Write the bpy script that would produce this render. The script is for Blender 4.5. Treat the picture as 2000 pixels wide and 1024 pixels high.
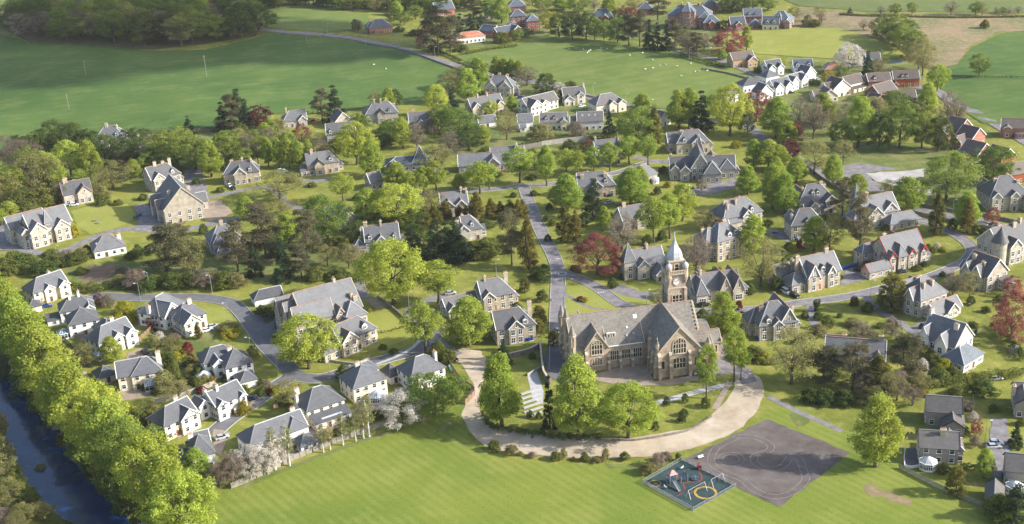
import bpy, bmesh, math, random
import numpy as np
from mathutils import Vector, Matrix

for o in list(bpy.data.objects): bpy.data.objects.remove(o)
SC = bpy.context.scene
COL = SC.collection
rad = math.radians

# ------------------------------------------------------------------ camera, sky, sun, exposure
CAM_H, FOC, PITCH, ROLL = 190.0, 2450.0, rad(22.3), rad(3.0)
fw = Vector((0, math.cos(PITCH), -math.sin(PITCH)))
_r0 = Vector((1, 0, 0)); _u0 = Vector((0, math.sin(PITCH), math.cos(PITCH)))
rt = _r0*math.cos(ROLL) - _u0*math.sin(ROLL)
up = _r0*math.sin(ROLL) + _u0*math.cos(ROLL)
camd = bpy.data.cameras.new('camera'); cam = bpy.data.objects.new('camera', camd); COL.objects.link(cam)
camd.sensor_width = 36.0; camd.lens = FOC/2000*36.0; camd.clip_end = 20000; camd.clip_start = 1
M = Matrix.Identity(4)
for i in range(3):
    M[i][0] = rt[i]; M[i][1] = up[i]; M[i][2] = -fw[i]
M[2][3] = CAM_H
cam.matrix_world = M
SC.camera = cam

SUN_EL, SUN_AZ = rad(28), rad(-10)          # azimuth measured from +X towards +Y
sdir = Vector((math.cos(SUN_EL)*math.cos(SUN_AZ), math.cos(SUN_EL)*math.sin(SUN_AZ), math.sin(SUN_EL)))
W = bpy.data.worlds.new('World'); SC.world = W; W.use_nodes = True
nt = W.node_tree; bg = nt.nodes['Background']
sky = nt.nodes.new('ShaderNodeTexSky'); sky.sky_type = 'NISHITA'; sky.sun_disc = False
sky.sun_elevation = SUN_EL; sky.sun_rotation = math.pi/2 - SUN_AZ
sky.air_density = 1.0; sky.dust_density = 2.0
nt.links.new(sky.outputs[0], bg.inputs[0]); bg.inputs[1].default_value = 0.148
sl = bpy.data.lights.new('sun', 'SUN'); sl.energy = 4.7; sl.angle = rad(0.6); sl.color = (1.0, 0.965, 0.905)
so = bpy.data.objects.new('sun', sl); COL.objects.link(so)
so.rotation_euler = sdir.to_track_quat('Z', 'Y').to_euler(); so.location = (0, 0, 600)
SC.view_settings.view_transform = 'Standard'; SC.view_settings.look = 'None'
SC.view_settings.exposure = 0.85; SC.view_settings.gamma = 1.0; SC.view_settings.use_curve_mapping = False
SC.cycles.use_denoising = True; SC.cycles.max_bounces = 5; SC.cycles.diffuse_bounces = 3
SC.cycles.transparent_max_bounces = 6; SC.cycles.glossy_bounces = 2; SC.cycles.transmission_bounces = 3

# ------------------------------------------------------------------ terrain and survey
BUMPS = [(-340, 985, 120, 13), (-150, 930, 80, 5), (-290, 800, 60, 5), (-180, 745, 60, 4), (100, 790, 80, 4),
         (-60, 835, 50, 3), (240, 820, 60, 3), (330, 690, 60, 3), (-330, 700, 50, 3), (300, 980, 120, 8)]
RIV = [(-420, 700), (-300, 560), (-240, 477), (-204, 429), (-179, 391), (-153, 348), (-134, 316), (-119, 296), (-103, 274), (-60, 215), (0, 140)]
def segd(x, y, P):
    b = 1e9
    for (ax, ay), (bx, by) in zip(P, P[1:]):
        dx, dy = bx-ax, by-ay; t = max(0, min(1, ((x-ax)*dx+(y-ay)*dy)/(dx*dx+dy*dy)))
        b = min(b, math.hypot(x-ax-t*dx, y-ay-t*dy))
    return b
def T(x, y):
    z = 0.0
    for a, b, r, h in BUMPS:
        d = ((x-a)**2+(y-b)**2)/(r*r)
        if d < 5: z += h*max(0, math.exp(-d)-0.0067)
    if x < -40 and y < 600:
        d = segd(x, y, RIV)
        if d < 13: t = max(0, min(1, (13-d)/7)); z -= 4.2*t*t*(3-2*t)
    return z
def G(x, y, h=0.0):
    """photo survey point (2000 x 1024) -> place on the ground, h metres above it"""
    d = fw*FOC + rt*(x-1000) + up*(512-y)
    z = h
    for _ in range(8):
        t = (z-CAM_H)/d.z; X, Y = d.x*t, d.y*t
        z2 = T(X, Y)+h
        if abs(z2-z) < 1e-3: break
        z = z2
    return Vector((X, Y, z))
def scale_at(p): return FOC/((Vector(p)-Vector((0, 0, CAM_H))).dot(fw))     # photo pixels per metre
def proj(p):
    q = Vector(p)-Vector((0, 0, CAM_H)); z = q.dot(fw)
    return 1000+FOC*q.dot(rt)/z, 512-FOC*q.dot(up)/z

# ------------------------------------------------------------------ materials
MATS = {}
def mat(name, col, col2=None, rough=0.8, nscale=3.0, spec=0.3, metal=0.0, bump=0.0, bscale=None, detail=4, coords='Object', contrast=(0.35, 0.65), vary=0):
    if name in MATS: return MATS[name]
    m = bpy.data.materials.new(name); m.use_nodes = True; n = m.node_tree.nodes; L = m.node_tree.links
    b = n['Principled BSDF']; b.inputs['Roughness'].default_value = rough; b.inputs['Metallic'].default_value = metal
    b.inputs['Specular IOR Level'].default_value = spec
    tc = n.new('ShaderNodeTexCoord')
    if col2:
        no = n.new('ShaderNodeTexNoise'); no.inputs['Scale'].default_value = nscale; no.inputs['Detail'].default_value = detail
        no.inputs['Roughness'].default_value = 0.65
        L.new(tc.outputs[coords], no.inputs['Vector'])
        cr = n.new('ShaderNodeValToRGB'); cr.color_ramp.elements[0].color = (*col, 1); cr.color_ramp.elements[1].color = (*col2, 1)
        cr.color_ramp.elements[0].position, cr.color_ramp.elements[1].position = contrast
        L.new(no.outputs[0], cr.inputs[0])
        if vary:
            oi = n.new('ShaderNodeObjectInfo'); hs = n.new('ShaderNodeHueSaturation'); mr = n.new('ShaderNodeMapRange'); mr.inputs[3].default_value = 1-vary; mr.inputs[4].default_value = 1+vary
            m2 = n.new('ShaderNodeMath'); m2.operation = 'FRACT'; m3 = n.new('ShaderNodeMath'); m3.operation = 'MULTIPLY'; m3.inputs[1].default_value = 7.3; L.new(oi.outputs['Random'], m3.inputs[0]); L.new(m3.outputs[0], m2.inputs[0])
            mr2 = n.new('ShaderNodeMapRange'); mr2.inputs[3].default_value = 0.7; mr2.inputs[4].default_value = 1.15; L.new(m2.outputs[0], mr2.inputs[0]); L.new(mr2.outputs[0], hs.inputs['Saturation'])
            L.new(oi.outputs['Random'], mr.inputs[0]); L.new(mr.outputs[0], hs.inputs['Value']); L.new(cr.outputs[0], hs.inputs['Color']); L.new(hs.outputs[0], b.inputs['Base Color'])
        else: L.new(cr.outputs[0], b.inputs['Base Color'])
    else: b.inputs['Base Color'].default_value = (*col, 1)
    if bump:
        nb = n.new('ShaderNodeTexNoise'); nb.inputs['Scale'].default_value = bscale or nscale*4; nb.inputs['Detail'].default_value = 5
        L.new(tc.outputs[coords], nb.inputs['Vector'])
        bp = n.new('ShaderNodeBump'); bp.inputs['Strength'].default_value = bump; bp.inputs['Distance'].default_value = 0.1
        L.new(nb.outputs[0], bp.inputs['Height']); L.new(bp.outputs[0], b.inputs['Normal'])
    MATS[name] = m; return m

def grass(name, c1, c2, c3, s1=0.012, s2=0.15, stripes=0, ang=0, amt=0.35, s3=1.2):
    """grass: broad patches, small mottling, fine blades, optional mowing stripes"""
    m = bpy.data.materials.new(name); m.use_nodes = True; n = m.node_tree.nodes; L = m.node_tree.links
    b = n['Principled BSDF']; b.inputs['Roughness'].default_value = 0.9; b.inputs['Specular IOR Level'].default_value = 0.12
    g = n.new('ShaderNodeNewGeometry')
    def noise(s, d=4, ro=0.6):
        q = n.new('ShaderNodeTexNoise'); q.inputs['Scale'].default_value = s; q.inputs['Detail'].default_value = d
        q.inputs['Roughness'].default_value = ro; L.new(g.outputs['Position'], q.inputs['Vector']); return q
    def mix(a, bcol, f):
        q = n.new('ShaderNodeMix'); q.data_type = 'RGBA'
        for s, v in ((6, a), (7, bcol)):
            if isinstance(v, tuple): q.inputs[s].default_value = (*v, 1)
            else: L.new(v, q.inputs[s])
        L.new(f, q.inputs[0]); return q.outputs[2]
    def ramp(src, a, bb):
        q = n.new('ShaderNodeMapRange'); q.inputs[1].default_value = a; q.inputs[2].default_value = bb; L.new(src, q.inputs[0]); return q.outputs[0]
    c = mix(c1, c2, ramp(noise(s1, 5).outputs[0], 0.38, 0.62))
    c = mix(c, c3, ramp(noise(s2, 6, 0.7).outputs[0], 0.47, 0.75))
    dk = tuple(v*0.55 for v in c1)
    c = mix(c, dk, ramp(noise(s3, 5, 0.75).outputs[0], 0.5, 0.85))
    if stripes:
        w = n.new('ShaderNodeTexWave'); w.inputs['Scale'].default_value = stripes; w.inputs['Distortion'].default_value = 0.35
        w.inputs['Detail'].default_value = 2
        mp = n.new('ShaderNodeMapping'); mp.inputs['Rotation'].default_value = (0, 0, ang)
        L.new(g.outputs['Position'], mp.inputs[0]); L.new(mp.outputs[0], w.inputs[0])
        nn = n.new('ShaderNodeMath'); nn.operation = 'MULTIPLY'; L.new(ramp(w.outputs[1], 0.45, 0.6), nn.inputs[0])
        L.new(ramp(noise(0.05, 3).outputs[0], 0.35, 0.7), nn.inputs[1])
        n2 = n.new('ShaderNodeMath'); n2.operation = 'MULTIPLY'; n2.inputs[1].default_value = amt; L.new(nn.outputs[0], n2.inputs[0])
        c = mix(c, c3, n2.outputs[0])
    L.new(c, b.inputs['Base Color'])
    bp = n.new('ShaderNodeBump'); bp.inputs['Strength'].default_value = 0.5; bp.inputs['Distance'].default_value = 0.25
    L.new(noise(2.2, 6, 0.8).outputs[0], bp.inputs['Height']); L.new(bp.outputs[0], b.inputs['Normal'])
    MATS[name] = m; return m

def leafmat(name, c1, c2, trans=0.5, rnd=0.35):
    m = bpy.data.materials.new(name); m.use_nodes = True; n = m.node_tree.nodes; L = m.node_tree.links
    n.remove(n['Principled BSDF']); out = n['Material Output']
    at = n.new('ShaderNodeAttribute'); at.attribute_name = 'tone'
    oi = n.new('ShaderNodeObjectInfo')
    mr = n.new('ShaderNodeMapRange'); mr.inputs[3].default_value = -rnd; mr.inputs[4].default_value = rnd; L.new(oi.outputs['Random'], mr.inputs[0])
    ad = n.new('ShaderNodeMath'); ad.operation = 'ADD'; ad.use_clamp = True; L.new(at.outputs['Fac'], ad.inputs[0]); L.new(mr.outputs[0], ad.inputs[1])
    mx = n.new('ShaderNodeMix'); mx.data_type = 'RGBA'; mx.inputs[6].default_value = (*c1, 1); mx.inputs[7].default_value = (*c2, 1)
    L.new(ad.outputs[0], mx.inputs[0])
    d = n.new('ShaderNodeBsdfDiffuse'); t = n.new('ShaderNodeBsdfTranslucent'); s = n.new('ShaderNodeMixShader'); s.inputs[0].default_value = trans
    hs = n.new('ShaderNodeHueSaturation'); m3 = n.new('ShaderNodeMath'); m3.operation = 'MULTIPLY'; m3.inputs[1].default_value = 5.7; m2 = n.new('ShaderNodeMath'); m2.operation = 'FRACT'
    L.new(oi.outputs['Random'], m3.inputs[0]); L.new(m3.outputs[0], m2.inputs[0]); mh = n.new('ShaderNodeMapRange'); mh.inputs[3].default_value = 0.485; mh.inputs[4].default_value = 0.515; L.new(m2.outputs[0], mh.inputs[0]); L.new(mh.outputs[0], hs.inputs['Hue'])
    hs.inputs['Saturation'].default_value = 0.95; L.new(mx.outputs[2], hs.inputs['Color'])
    L.new(hs.outputs[0], d.inputs[0]); L.new(hs.outputs[0], t.inputs[0]); L.new(d.outputs[0], s.inputs[1]); L.new(t.outputs[0], s.inputs[2])
    L.new(s.outputs[0], out.inputs[0]); MATS[name] = m; return m

grass('lawn', (0.134, 0.161, 0.026), (0.235, 0.239, 0.046), (0.351, 0.317, 0.090), 0.03, 0.2)
grass('playing_grass', (0.135, 0.185, 0.028), (0.19, 0.225, 0.036), (0.235, 0.255, 0.055), 0.016, 0.05, 0.115, rad(142), 0.75)
grass('pasture', (0.062, 0.118, 0.027), (0.092, 0.15, 0.034), (0.14, 0.185, 0.05), 0.012, 0.05, 0.035, rad(75), 0.3)
grass('pasture_light', (0.105, 0.158, 0.034), (0.15, 0.195, 0.045), (0.205, 0.228, 0.065), 0.012, 0.06, 0.03, rad(65), 0.3)
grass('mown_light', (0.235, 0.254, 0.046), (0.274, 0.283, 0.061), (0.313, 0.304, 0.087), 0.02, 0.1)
grass('rough_grass', (0.109, 0.145, 0.036), (0.160, 0.181, 0.051), (0.290, 0.246, 0.116), 0.03, 0.12)
grass('moor', (0.27, 0.20, 0.115), (0.15, 0.16, 0.06), (0.36, 0.27, 0.17), 0.035, 0.32, s3=0.5)
grass('far_field', (0.115, 0.149, 0.046), (0.149, 0.178, 0.057), (0.184, 0.190, 0.081), 0.01, 0.06)
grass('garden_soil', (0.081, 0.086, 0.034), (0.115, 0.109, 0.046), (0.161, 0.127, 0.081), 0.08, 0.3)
mat('asphalt', (0.15, 0.138, 0.14), (0.265, 0.245, 0.245), 0.9, 0.35, 0.2, coords='Generated' if False else 'Object', detail=8)
mat('asphalt_new', (0.12, 0.118, 0.125), (0.165, 0.162, 0.168), 0.9, 0.3, 0.2, detail=8)
mat('tarmac_play', (0.092, 0.074, 0.067), (0.17, 0.143, 0.13), 0.92, 0.12, 0.2, detail=9)
mat('gravel', (0.35, 0.275, 0.195), (0.53, 0.445, 0.34), 0.95, 0.12, 0.1, detail=9, bump=0.3, bscale=3)
mat('gravel_dark', (0.27, 0.21, 0.16), (0.36, 0.29, 0.225), 0.95, 0.3, 0.1, detail=8)
mat('paving', (0.36, 0.35, 0.34), (0.46, 0.45, 0.44), 0.85, 0.5, 0.2, detail=6)
mat('concrete', (0.33, 0.30, 0.28), (0.48, 0.45, 0.43), 0.9, 0.1, 0.2, detail=9)
mat('soil', (0.13, 0.09, 0.06), (0.22, 0.16, 0.11), 0.95, 0.25, 0.1, detail=9, bump=0.6, bscale=1.5)
mat('kerb_stone', (0.36, 0.35, 0.33), (0.45, 0.44, 0.42), 0.85, 1.0)
mat('road_paint', (0.55, 0.55, 0.53), (0.70, 0.70, 0.68), 0.7, 1.5)
mat('worn_paint', (0.13, 0.11, 0.10), (0.29, 0.265, 0.25), 0.8, 1.2, detail=8)
mat('play_surface', (0.025, 0.05, 0.05), (0.04, 0.07, 0.068), 0.85, 0.8)
mat('play_red', (0.20, 0.06, 0.05)); mat('play_yellow', (0.46, 0.28, 0.05)); mat('play_blue', (0.045, 0.065, 0.10), rough=0.4)
mat('play_metal', (0.45, 0.46, 0.47), rough=0.4, metal=0.6); mat('steel_blue', (0.16, 0.21, 0.24), rough=0.5, metal=0.4)
mat('pink_plastic', (0.45, 0.27, 0.25), rough=0.4); mat('black_rubber', (0.02, 0.02, 0.022))
mat('sandstone', (0.27, 0.225, 0.165), (0.55, 0.475, 0.37), 0.92, 0.55, 0.15, detail=9, bump=0.4, bscale=2.5, contrast=(0.3, 0.7), vary=0.12)
mat('greystone', (0.26, 0.235, 0.195), (0.48, 0.44, 0.37), 0.92, 0.6, 0.15, detail=9, bump=0.4, bscale=2.5, contrast=(0.3, 0.7), vary=0.12)
mat('church_stone', (0.235, 0.175, 0.13), (0.60, 0.475, 0.365), 0.92, 0.35, 0.15, detail=10, bump=0.5, bscale=2.0, contrast=(0.3, 0.7))
mat('dressed_stone', (0.45, 0.38, 0.29), (0.56, 0.48, 0.37), 0.9, 0.8, 0.15, detail=6)
mat('cream_render', (0.66, 0.57, 0.42), (0.74, 0.66, 0.51), 0.9, 0.3, 0.2, detail=6, vary=0.12)
mat('white_render', (0.70, 0.68, 0.63), (0.79, 0.77, 0.72), 0.9, 0.3, 0.2, detail=6, vary=0.12)
mat('grey_harl', (0.27, 0.235, 0.205), (0.34, 0.30, 0.265), 0.95, 0.5, 0.1, detail=8)
mat('red_brick', (0.27, 0.09, 0.055), (0.36, 0.14, 0.09), 0.92, 0.8, 0.1, detail=6, vary=0.12)
mat('buff_brick', (0.42, 0.27, 0.15), (0.50, 0.34, 0.20), 0.92, 0.8, 0.1, detail=6)
def slate(name, a, b, c, freq=1.25):
    """courses of slates with tone jitter, lichen and weather streaks"""
    m = bpy.data.materials.new(name); m.use_nodes = True; n = m.node_tree.nodes; L = m.node_tree.links
    p = n['Principled BSDF']; p.inputs['Roughness'].default_value = 0.62; p.inputs['Specular IOR Level'].default_value = 0.35
    tc = n.new('ShaderNodeTexCoord'); oi = n.new('ShaderNodeObjectInfo')
    n1 = n.new('ShaderNodeTexNoise'); n1.inputs['Scale'].default_value = 0.25; n1.inputs['Detail'].default_value = 8; n1.inputs['Roughness'].default_value = 0.7
    n2 = n.new('ShaderNodeTexVoronoi'); n2.inputs['Scale'].default_value = freq
    mp = n.new('ShaderNodeMapping'); mp.inputs['Scale'].default_value = (1, 1, 1.8)
    L.new(tc.outputs['Object'], n1.inputs['Vector']); L.new(tc.outputs['Object'], mp.inputs[0]); L.new(mp.outputs[0], n2.inputs['Vector'])
    r = n.new('ShaderNodeValToRGB'); r.color_ramp.elements[0].color = (*a, 1); r.color_ramp.elements[1].color = (*b, 1)
    r.color_ramp.elements[0].position = 0.36; r.color_ramp.elements[1].position = 0.64; L.new(n1.outputs[0], r.inputs[0])
    mx = n.new('ShaderNodeMix'); mx.data_type = 'RGBA'; mx.inputs[7].default_value = (*c, 1)
    f = n.new('ShaderNodeMath'); f.operation = 'MULTIPLY'; f.inputs[1].default_value = 0.62; L.new(n2.outputs['Color'], f.inputs[0]); L.new(f.outputs[0], mx.inputs[0])
    L.new(r.outputs[0], mx.inputs[6])
    hs = n.new('ShaderNodeHueSaturation'); mr = n.new('ShaderNodeMapRange'); mr.inputs[3].default_value = 0.72; mr.inputs[4].default_value = 1.25
    L.new(oi.outputs['Random'], mr.inputs[0]); L.new(mr.outputs[0], hs.inputs['Value']); L.new(mx.outputs[2], hs.inputs['Color'])
    L.new(hs.outputs[0], p.inputs['Base Color'])
    bp = n.new('ShaderNodeBump'); bp.inputs['Strength'].default_value = 0.25; bp.inputs['Distance'].default_value = 0.05
    L.new(n2.outputs['Distance'], bp.inputs['Height']); L.new(bp.outputs[0], p.inputs['Normal'])
    MATS[name] = m
slate('slate', (0.085, 0.088, 0.098), (0.126, 0.129, 0.135), (0.157, 0.157, 0.157))
slate('slate_old', (0.10, 0.092, 0.08), (0.175, 0.16, 0.138), (0.29, 0.26, 0.215), 1.3)
slate('slate_estate', (0.073, 0.075, 0.085), (0.104, 0.107, 0.116), (0.126, 0.129, 0.135))
slate('brown_tile', (0.085, 0.066, 0.056), (0.120, 0.095, 0.082), (0.138, 0.113, 0.101))
slate('grey_tile', (0.085, 0.078, 0.075), (0.126, 0.116, 0.110), (0.151, 0.141, 0.135))
slate('red_tile', (0.36, 0.13, 0.07), (0.46, 0.19, 0.11), (0.5, 0.25, 0.16))
slate('blue_slate', (0.063, 0.078, 0.098), (0.095, 0.113, 0.135), (0.120, 0.138, 0.157))
mat('terracotta', (0.30, 0.185, 0.135), (0.40, 0.27, 0.205), 0.85, 1.0)
mat('lead', (0.42, 0.42, 0.43), (0.55, 0.55, 0.55), 0.5, 0.6, 0.5)
mat('dome_lead', (0.38, 0.40, 0.43), (0.52, 0.54, 0.57), 0.5, 0.5, 0.4, metal=0.1)
mat('white_trim', (0.78, 0.77, 0.74), rough=0.6); mat('dark_trim', (0.06, 0.05, 0.045)); mat('red_trim', (0.42, 0.05, 0.05)); mat('grey_trim', (0.24, 0.24, 0.245))
mat('glass', (0.022, 0.026, 0.032), rough=0.12, spec=0.6); mat('conserv_glass', (0.30, 0.34, 0.38), rough=0.1, spec=0.7)
mat('blue_glass', (0.10, 0.18, 0.30), rough=0.1, spec=0.7)
mat('clock_white', (0.75, 0.74, 0.70)); mat('pot', (0.45, 0.24, 0.13), (0.56, 0.36, 0.22), 0.9, 2)
mat('door_paint', (0.10, 0.06, 0.045)); mat('garage_white', (0.72, 0.72, 0.71), rough=0.5)
mat('bark', (0.075, 0.06, 0.045), (0.14, 0.115, 0.085), 0.95, 1.5, 0.1, detail=8); mat('birch_bark', (0.55, 0.53, 0.49), (0.30, 0.28, 0.26), 0.9, 2.0)
mat('timber', (0.20, 0.13, 0.08), (0.28, 0.19, 0.12), 0.9, 1.2); mat('timber_grey', (0.22, 0.20, 0.175), (0.31, 0.285, 0.25), 0.9, 1.0)
mat('drystone', (0.14, 0.125, 0.11), (0.26, 0.235, 0.20), 0.95, 1.0, 0.1, detail=9, bump=0.8, bscale=3)
mat('drystone_light', (0.30, 0.275, 0.24), (0.42, 0.39, 0.34), 0.95, 0.8, 0.1, detail=9)
mat('lamp_metal', (0.42, 0.44, 0.45), rough=0.4, metal=0.5); mat('bin_blue', (0.015, 0.06, 0.28), rough=0.45); mat('bin_dark', (0.03, 0.04, 0.06), rough=0.5)
mat('wool', (0.72, 0.69, 0.62), (0.60, 0.57, 0.5), 0.95, 8)
mat('tyre', (0.015, 0.015, 0.016), rough=0.8); mat('car_glass', (0.015, 0.018, 0.022), rough=0.08, spec=0.8); mat('rim', (0.4, 0.4, 0.42), rough=0.3, metal=0.8)
mat('head_lamp', (0.7, 0.7, 0.72), rough=0.15, spec=0.8)
for k, c in dict(white=(0.75, 0.75, 0.75), silver=(0.42, 0.43, 0.45), black=(0.012, 0.012, 0.014), blue=(0.02, 0.06, 0.22), red=(0.42, 0.015, 0.015), grey=(0.10, 0.105, 0.11), navy=(0.012, 0.018, 0.045)).items():
    mat('car_'+k, c, rough=0.25, spec=0.6)
def watermat():
    m = mat('river_water', (0.004, 0.02, 0.068), (0.008, 0.035, 0.105), 0.08, 0.06, 0.5)
    n = m.node_tree.nodes; L = m.node_tree.links
    g = n.new('ShaderNodeNewGeometry'); q = n.new('ShaderNodeTexNoise'); q.inputs['Scale'].default_value = 0.9; q.inputs['Detail'].default_value = 5
    L.new(g.outputs['Position'], q.inputs['Vector']); b = n.new('ShaderNodeBump'); b.inputs['Strength'].default_value = 0.06; b.inputs['Distance'].default_value = 0.2
    L.new(q.outputs[0], b.inputs['Height']); L.new(b.outputs[0], n['Principled BSDF'].inputs['Normal'])
watermat()
LEAF = dict(
 lime=((0.24, 0.31, 0.033), (0.41, 0.485, 0.07)), bright=((0.295, 0.35, 0.035), (0.48, 0.535, 0.07)), oak=((0.145, 0.21, 0.032), (0.28, 0.345, 0.06)),
 dark=((0.072, 0.11, 0.027), (0.16, 0.205, 0.047)), olive=((0.215, 0.21, 0.065), (0.345, 0.32, 0.12)), copper=((0.21, 0.07, 0.055), (0.40, 0.15, 0.115)),
 maroon=((0.085, 0.022, 0.028), (0.195, 0.046, 0.052)), bare=((0.20, 0.16, 0.115), (0.35, 0.285, 0.21)), blossom=((0.442, 0.403, 0.351), (0.728, 0.676, 0.598)),
 pine=((0.11, 0.108, 0.055), (0.245, 0.215, 0.11)), cypress=((0.10, 0.105, 0.022), (0.28, 0.24, 0.045)), spruce=((0.029, 0.055, 0.029), (0.072, 0.111, 0.049)),
 gold=((0.30, 0.27, 0.02), (0.52, 0.47, 0.04)), hedge=((0.115, 0.145, 0.03), (0.235, 0.255, 0.055)), red=((0.16, 0.02, 0.03), (0.30, 0.05, 0.06)))
for k, (a, b) in LEAF.items(): leafmat('leaf_'+k, a, b)

# ------------------------------------------------------------------ object helpers
def link(o, parent=None):
    COL.objects.link(o)
    if parent is not None: o.parent = parent
    return o
def tag(o, label=None, cat=None, group=None, kind=None):
    if label: o['label'] = label
    if cat: o['category'] = cat
    if group: o['group'] = group
    if kind: o['kind'] = kind
    return o
def empty(name, loc=(0, 0, 0), rz=0):
    o = bpy.data.objects.new(name, None); o.empty_display_size = 0.5; COL.objects.link(o)
    o.location = loc; o.rotation_euler = (0, 0, rz); return o
class MB:
    def __init__(s): s.v = []; s.f = []; s.m = []; s.mats = []
    def mi(s, m):
        if m not in s.mats: s.mats.append(m)
        return s.mats.index(m)
    def poly(s, pts, m):
        i = len(s.v); s.v += [tuple(p) for p in pts]; s.f.append(list(range(i, i+len(pts)))); s.m.append(s.mi(m))
    def solid(s, bot, top, m):
        """closed prism between two rings of equal length (both counter-clockwise from above)"""
        i = len(s.v); n = len(bot); s.v += [tuple(p) for p in bot]+[tuple(p) for p in top]; k = s.mi(m)
        s.f.append(list(range(i+n-1, i-1, -1))); s.f.append(list(range(i+n, i+2*n)))
        for j in range(n): s.f.append([i+j, i+(j+1) % n, i+n+(j+1) % n, i+n+j])
        s.m += [k]*(n+2)
    def box(s, x0, x1, y0, y1, z0, z1, m):
        s.solid([(x0, y0, z0), (x1, y0, z0), (x1, y1, z0), (x0, y1, z0)], [(x0, y0, z1), (x1, y0, z1), (x1, y1, z1), (x0, y1, z1)], m)
    def beam(s, a, b, w, m, h=None):
        a = Vector(a); b = Vector(b); d = (b-a).normalized(); h = h or w
        x = d.cross(Vector((0, 0, 1)));  x = x.normalized() if x.length > 1e-4 else Vector((1, 0, 0))
        y = x.cross(d).normalized(); x = x*(w/2); y = y*(h/2)
        s.solid([a-x-y, a+x-y, a+x+y, a-x+y], [b-x-y, b+x-y, b+x+y, b-x+y], m)
    def ring(s, cx, cy, r, n=8, z=0, ph=0): return [(cx+r*math.cos(ph+2*math.pi*i/n), cy+r*math.sin(ph+2*math.pi*i/n), z) for i in range(n)]
    def frust(s, cx, cy, r0, z0, r1, z1, m, n=8, ph=0): s.solid(s.ring(cx, cy, r0, n, z0, ph), s.ring(cx, cy, max(r1, 0.01), n, z1, ph), m)
    def tube(s, pts, rads, m, n=6):
        """tapered tube through points"""
        rings = []
        for i, p in enumerate(pts):
            p = Vector(p); d = (Vector(pts[min(i+1, len(pts)-1)])-Vector(pts[max(i-1, 0)])).normalized()
            x = d.cross(Vector((0.3, 0.9, 0.1))).normalized(); y = d.cross(x)
            rings.append([p+x*rads[i]*math.cos(2*math.pi*k/n)+y*rads[i]*math.sin(2*math.pi*k/n) for k in range(n)])
        i0 = len(s.v); k0 = s.mi(m)
        for r in rings: s.v += [tuple(p) for p in r]
        for j in range(len(rings)-1):
            for k in range(n): s.f.append([i0+j*n+k, i0+j*n+(k+1) % n, i0+(j+1)*n+(k+1) % n, i0+(j+1)*n+k]); s.m.append(k0)
        s.f.append([i0+(len(rings)-1)*n+k for k in range(n)]); s.m.append(k0)
    def mesh(s, name):
        me = bpy.data.meshes.new(name); me.from_pydata(s.v, [], s.f)
        for m in s.mats: me.materials.append(MATS[m])
        me.polygons.foreach_set('material_index', s.m); me.update(); return me
    def build(s, name, parent=None, loc=None, smooth=False):
        me = s.mesh(name)
        if smooth: me.polygons.foreach_set('use_smooth', [True]*len(me.polygons))
        o = bpy.data.objects.new(name, me); link(o, parent)
        if loc: o.location = loc
        return o
def inst(name, me, parent=None, loc=(0, 0, 0), rz=0, sc=None):
    o = bpy.data.objects.new(name, me); link(o, parent); o.location = loc; o.rotation_euler = (0, 0, rz)
    if sc: o.scale = sc
    return o
def copy_tree(o, parent=None):
    c = o.copy(); COL.objects.link(c); c.parent = parent
    for ch in o.children: copy_tree(ch, c)
    return c
LANDMARKS = []      # (px, py, short name): used to say what small things stand beside
PENDING = []        # (object, description, plural, px, py)
def later(o, desc, plural, x, y, cat, group): tag(o, None, cat, group); PENDING.append((o, desc, plural, x, y))
ORD = ['leftmost', 'second from left', 'third from left', 'fourth from left', 'fifth from left', 'sixth from left', 'seventh from left', 'eighth from left', 'ninth from left', 'tenth from left', 'eleventh from left', 'twelfth from left']
NUM = 'zero one two three four five six seven eight nine ten eleven twelve thirteen fourteen fifteen'.split()
SHARED = {'trees of the hill wood': 'upper left wood', 'trees of the far belt': 'top edge belt', 'sheep grazing in the fields': 'green fields'}
def write_labels():
    g = {}; sh = {}
    for it in PENDING:
        o, d, pl, x, y = it
        if o.get('group') in SHARED: sh.setdefault((o['group'], d, pl), []).append(it); continue
        lm = min(LANDMARKS, key=lambda q: (q[0]-x)**2+((q[1]-y)*1.3)**2)
        dx, dy = x-lm[0], y-lm[1]
        rel = ('right of' if dx > 0 else 'left of') if abs(dx) > abs(dy)*1.1 else ('in front of' if dy > 0 else 'behind')
        g.setdefault((d, pl, rel, lm[2]), []).append(it)
    for (d, pl, rel, s), its in g.items():
        its.sort(key=lambda i: i[3]); n = len(its)
        for k, it in enumerate(its):
            if n == 1: t = f'{d} {rel} {s}'
            else:
                q = (ORD[k] if k < n-1 else 'rightmost') if n < 13 else 'one'
                t = f'{q} of {NUM[n] if n < 16 else "many"} {pl} {rel} {s}'
            if len(t.split()) > 16: t = t.replace(' from left of', ' of')
            it[0]['label'] = t
    CNT = 'first second third fourth fifth sixth seventh eighth ninth tenth eleventh twelfth thirteenth fourteenth fifteenth'.split()
    for (gr, d, pl), its in sh.items():
        its.sort(key=lambda i: i[4]); n = len(its); k = max(1, -(-n//3))
        for r in range(3):
            row = sorted(its[r*k:(r+1)*k], key=lambda i: i[3])
            for j, it in enumerate(row): it[0]['label'] = f'{d}, {CNT[min(j, 14)]} from left in {["far", "middle", "near"][r]} row, {SHARED[gr]}'

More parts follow.
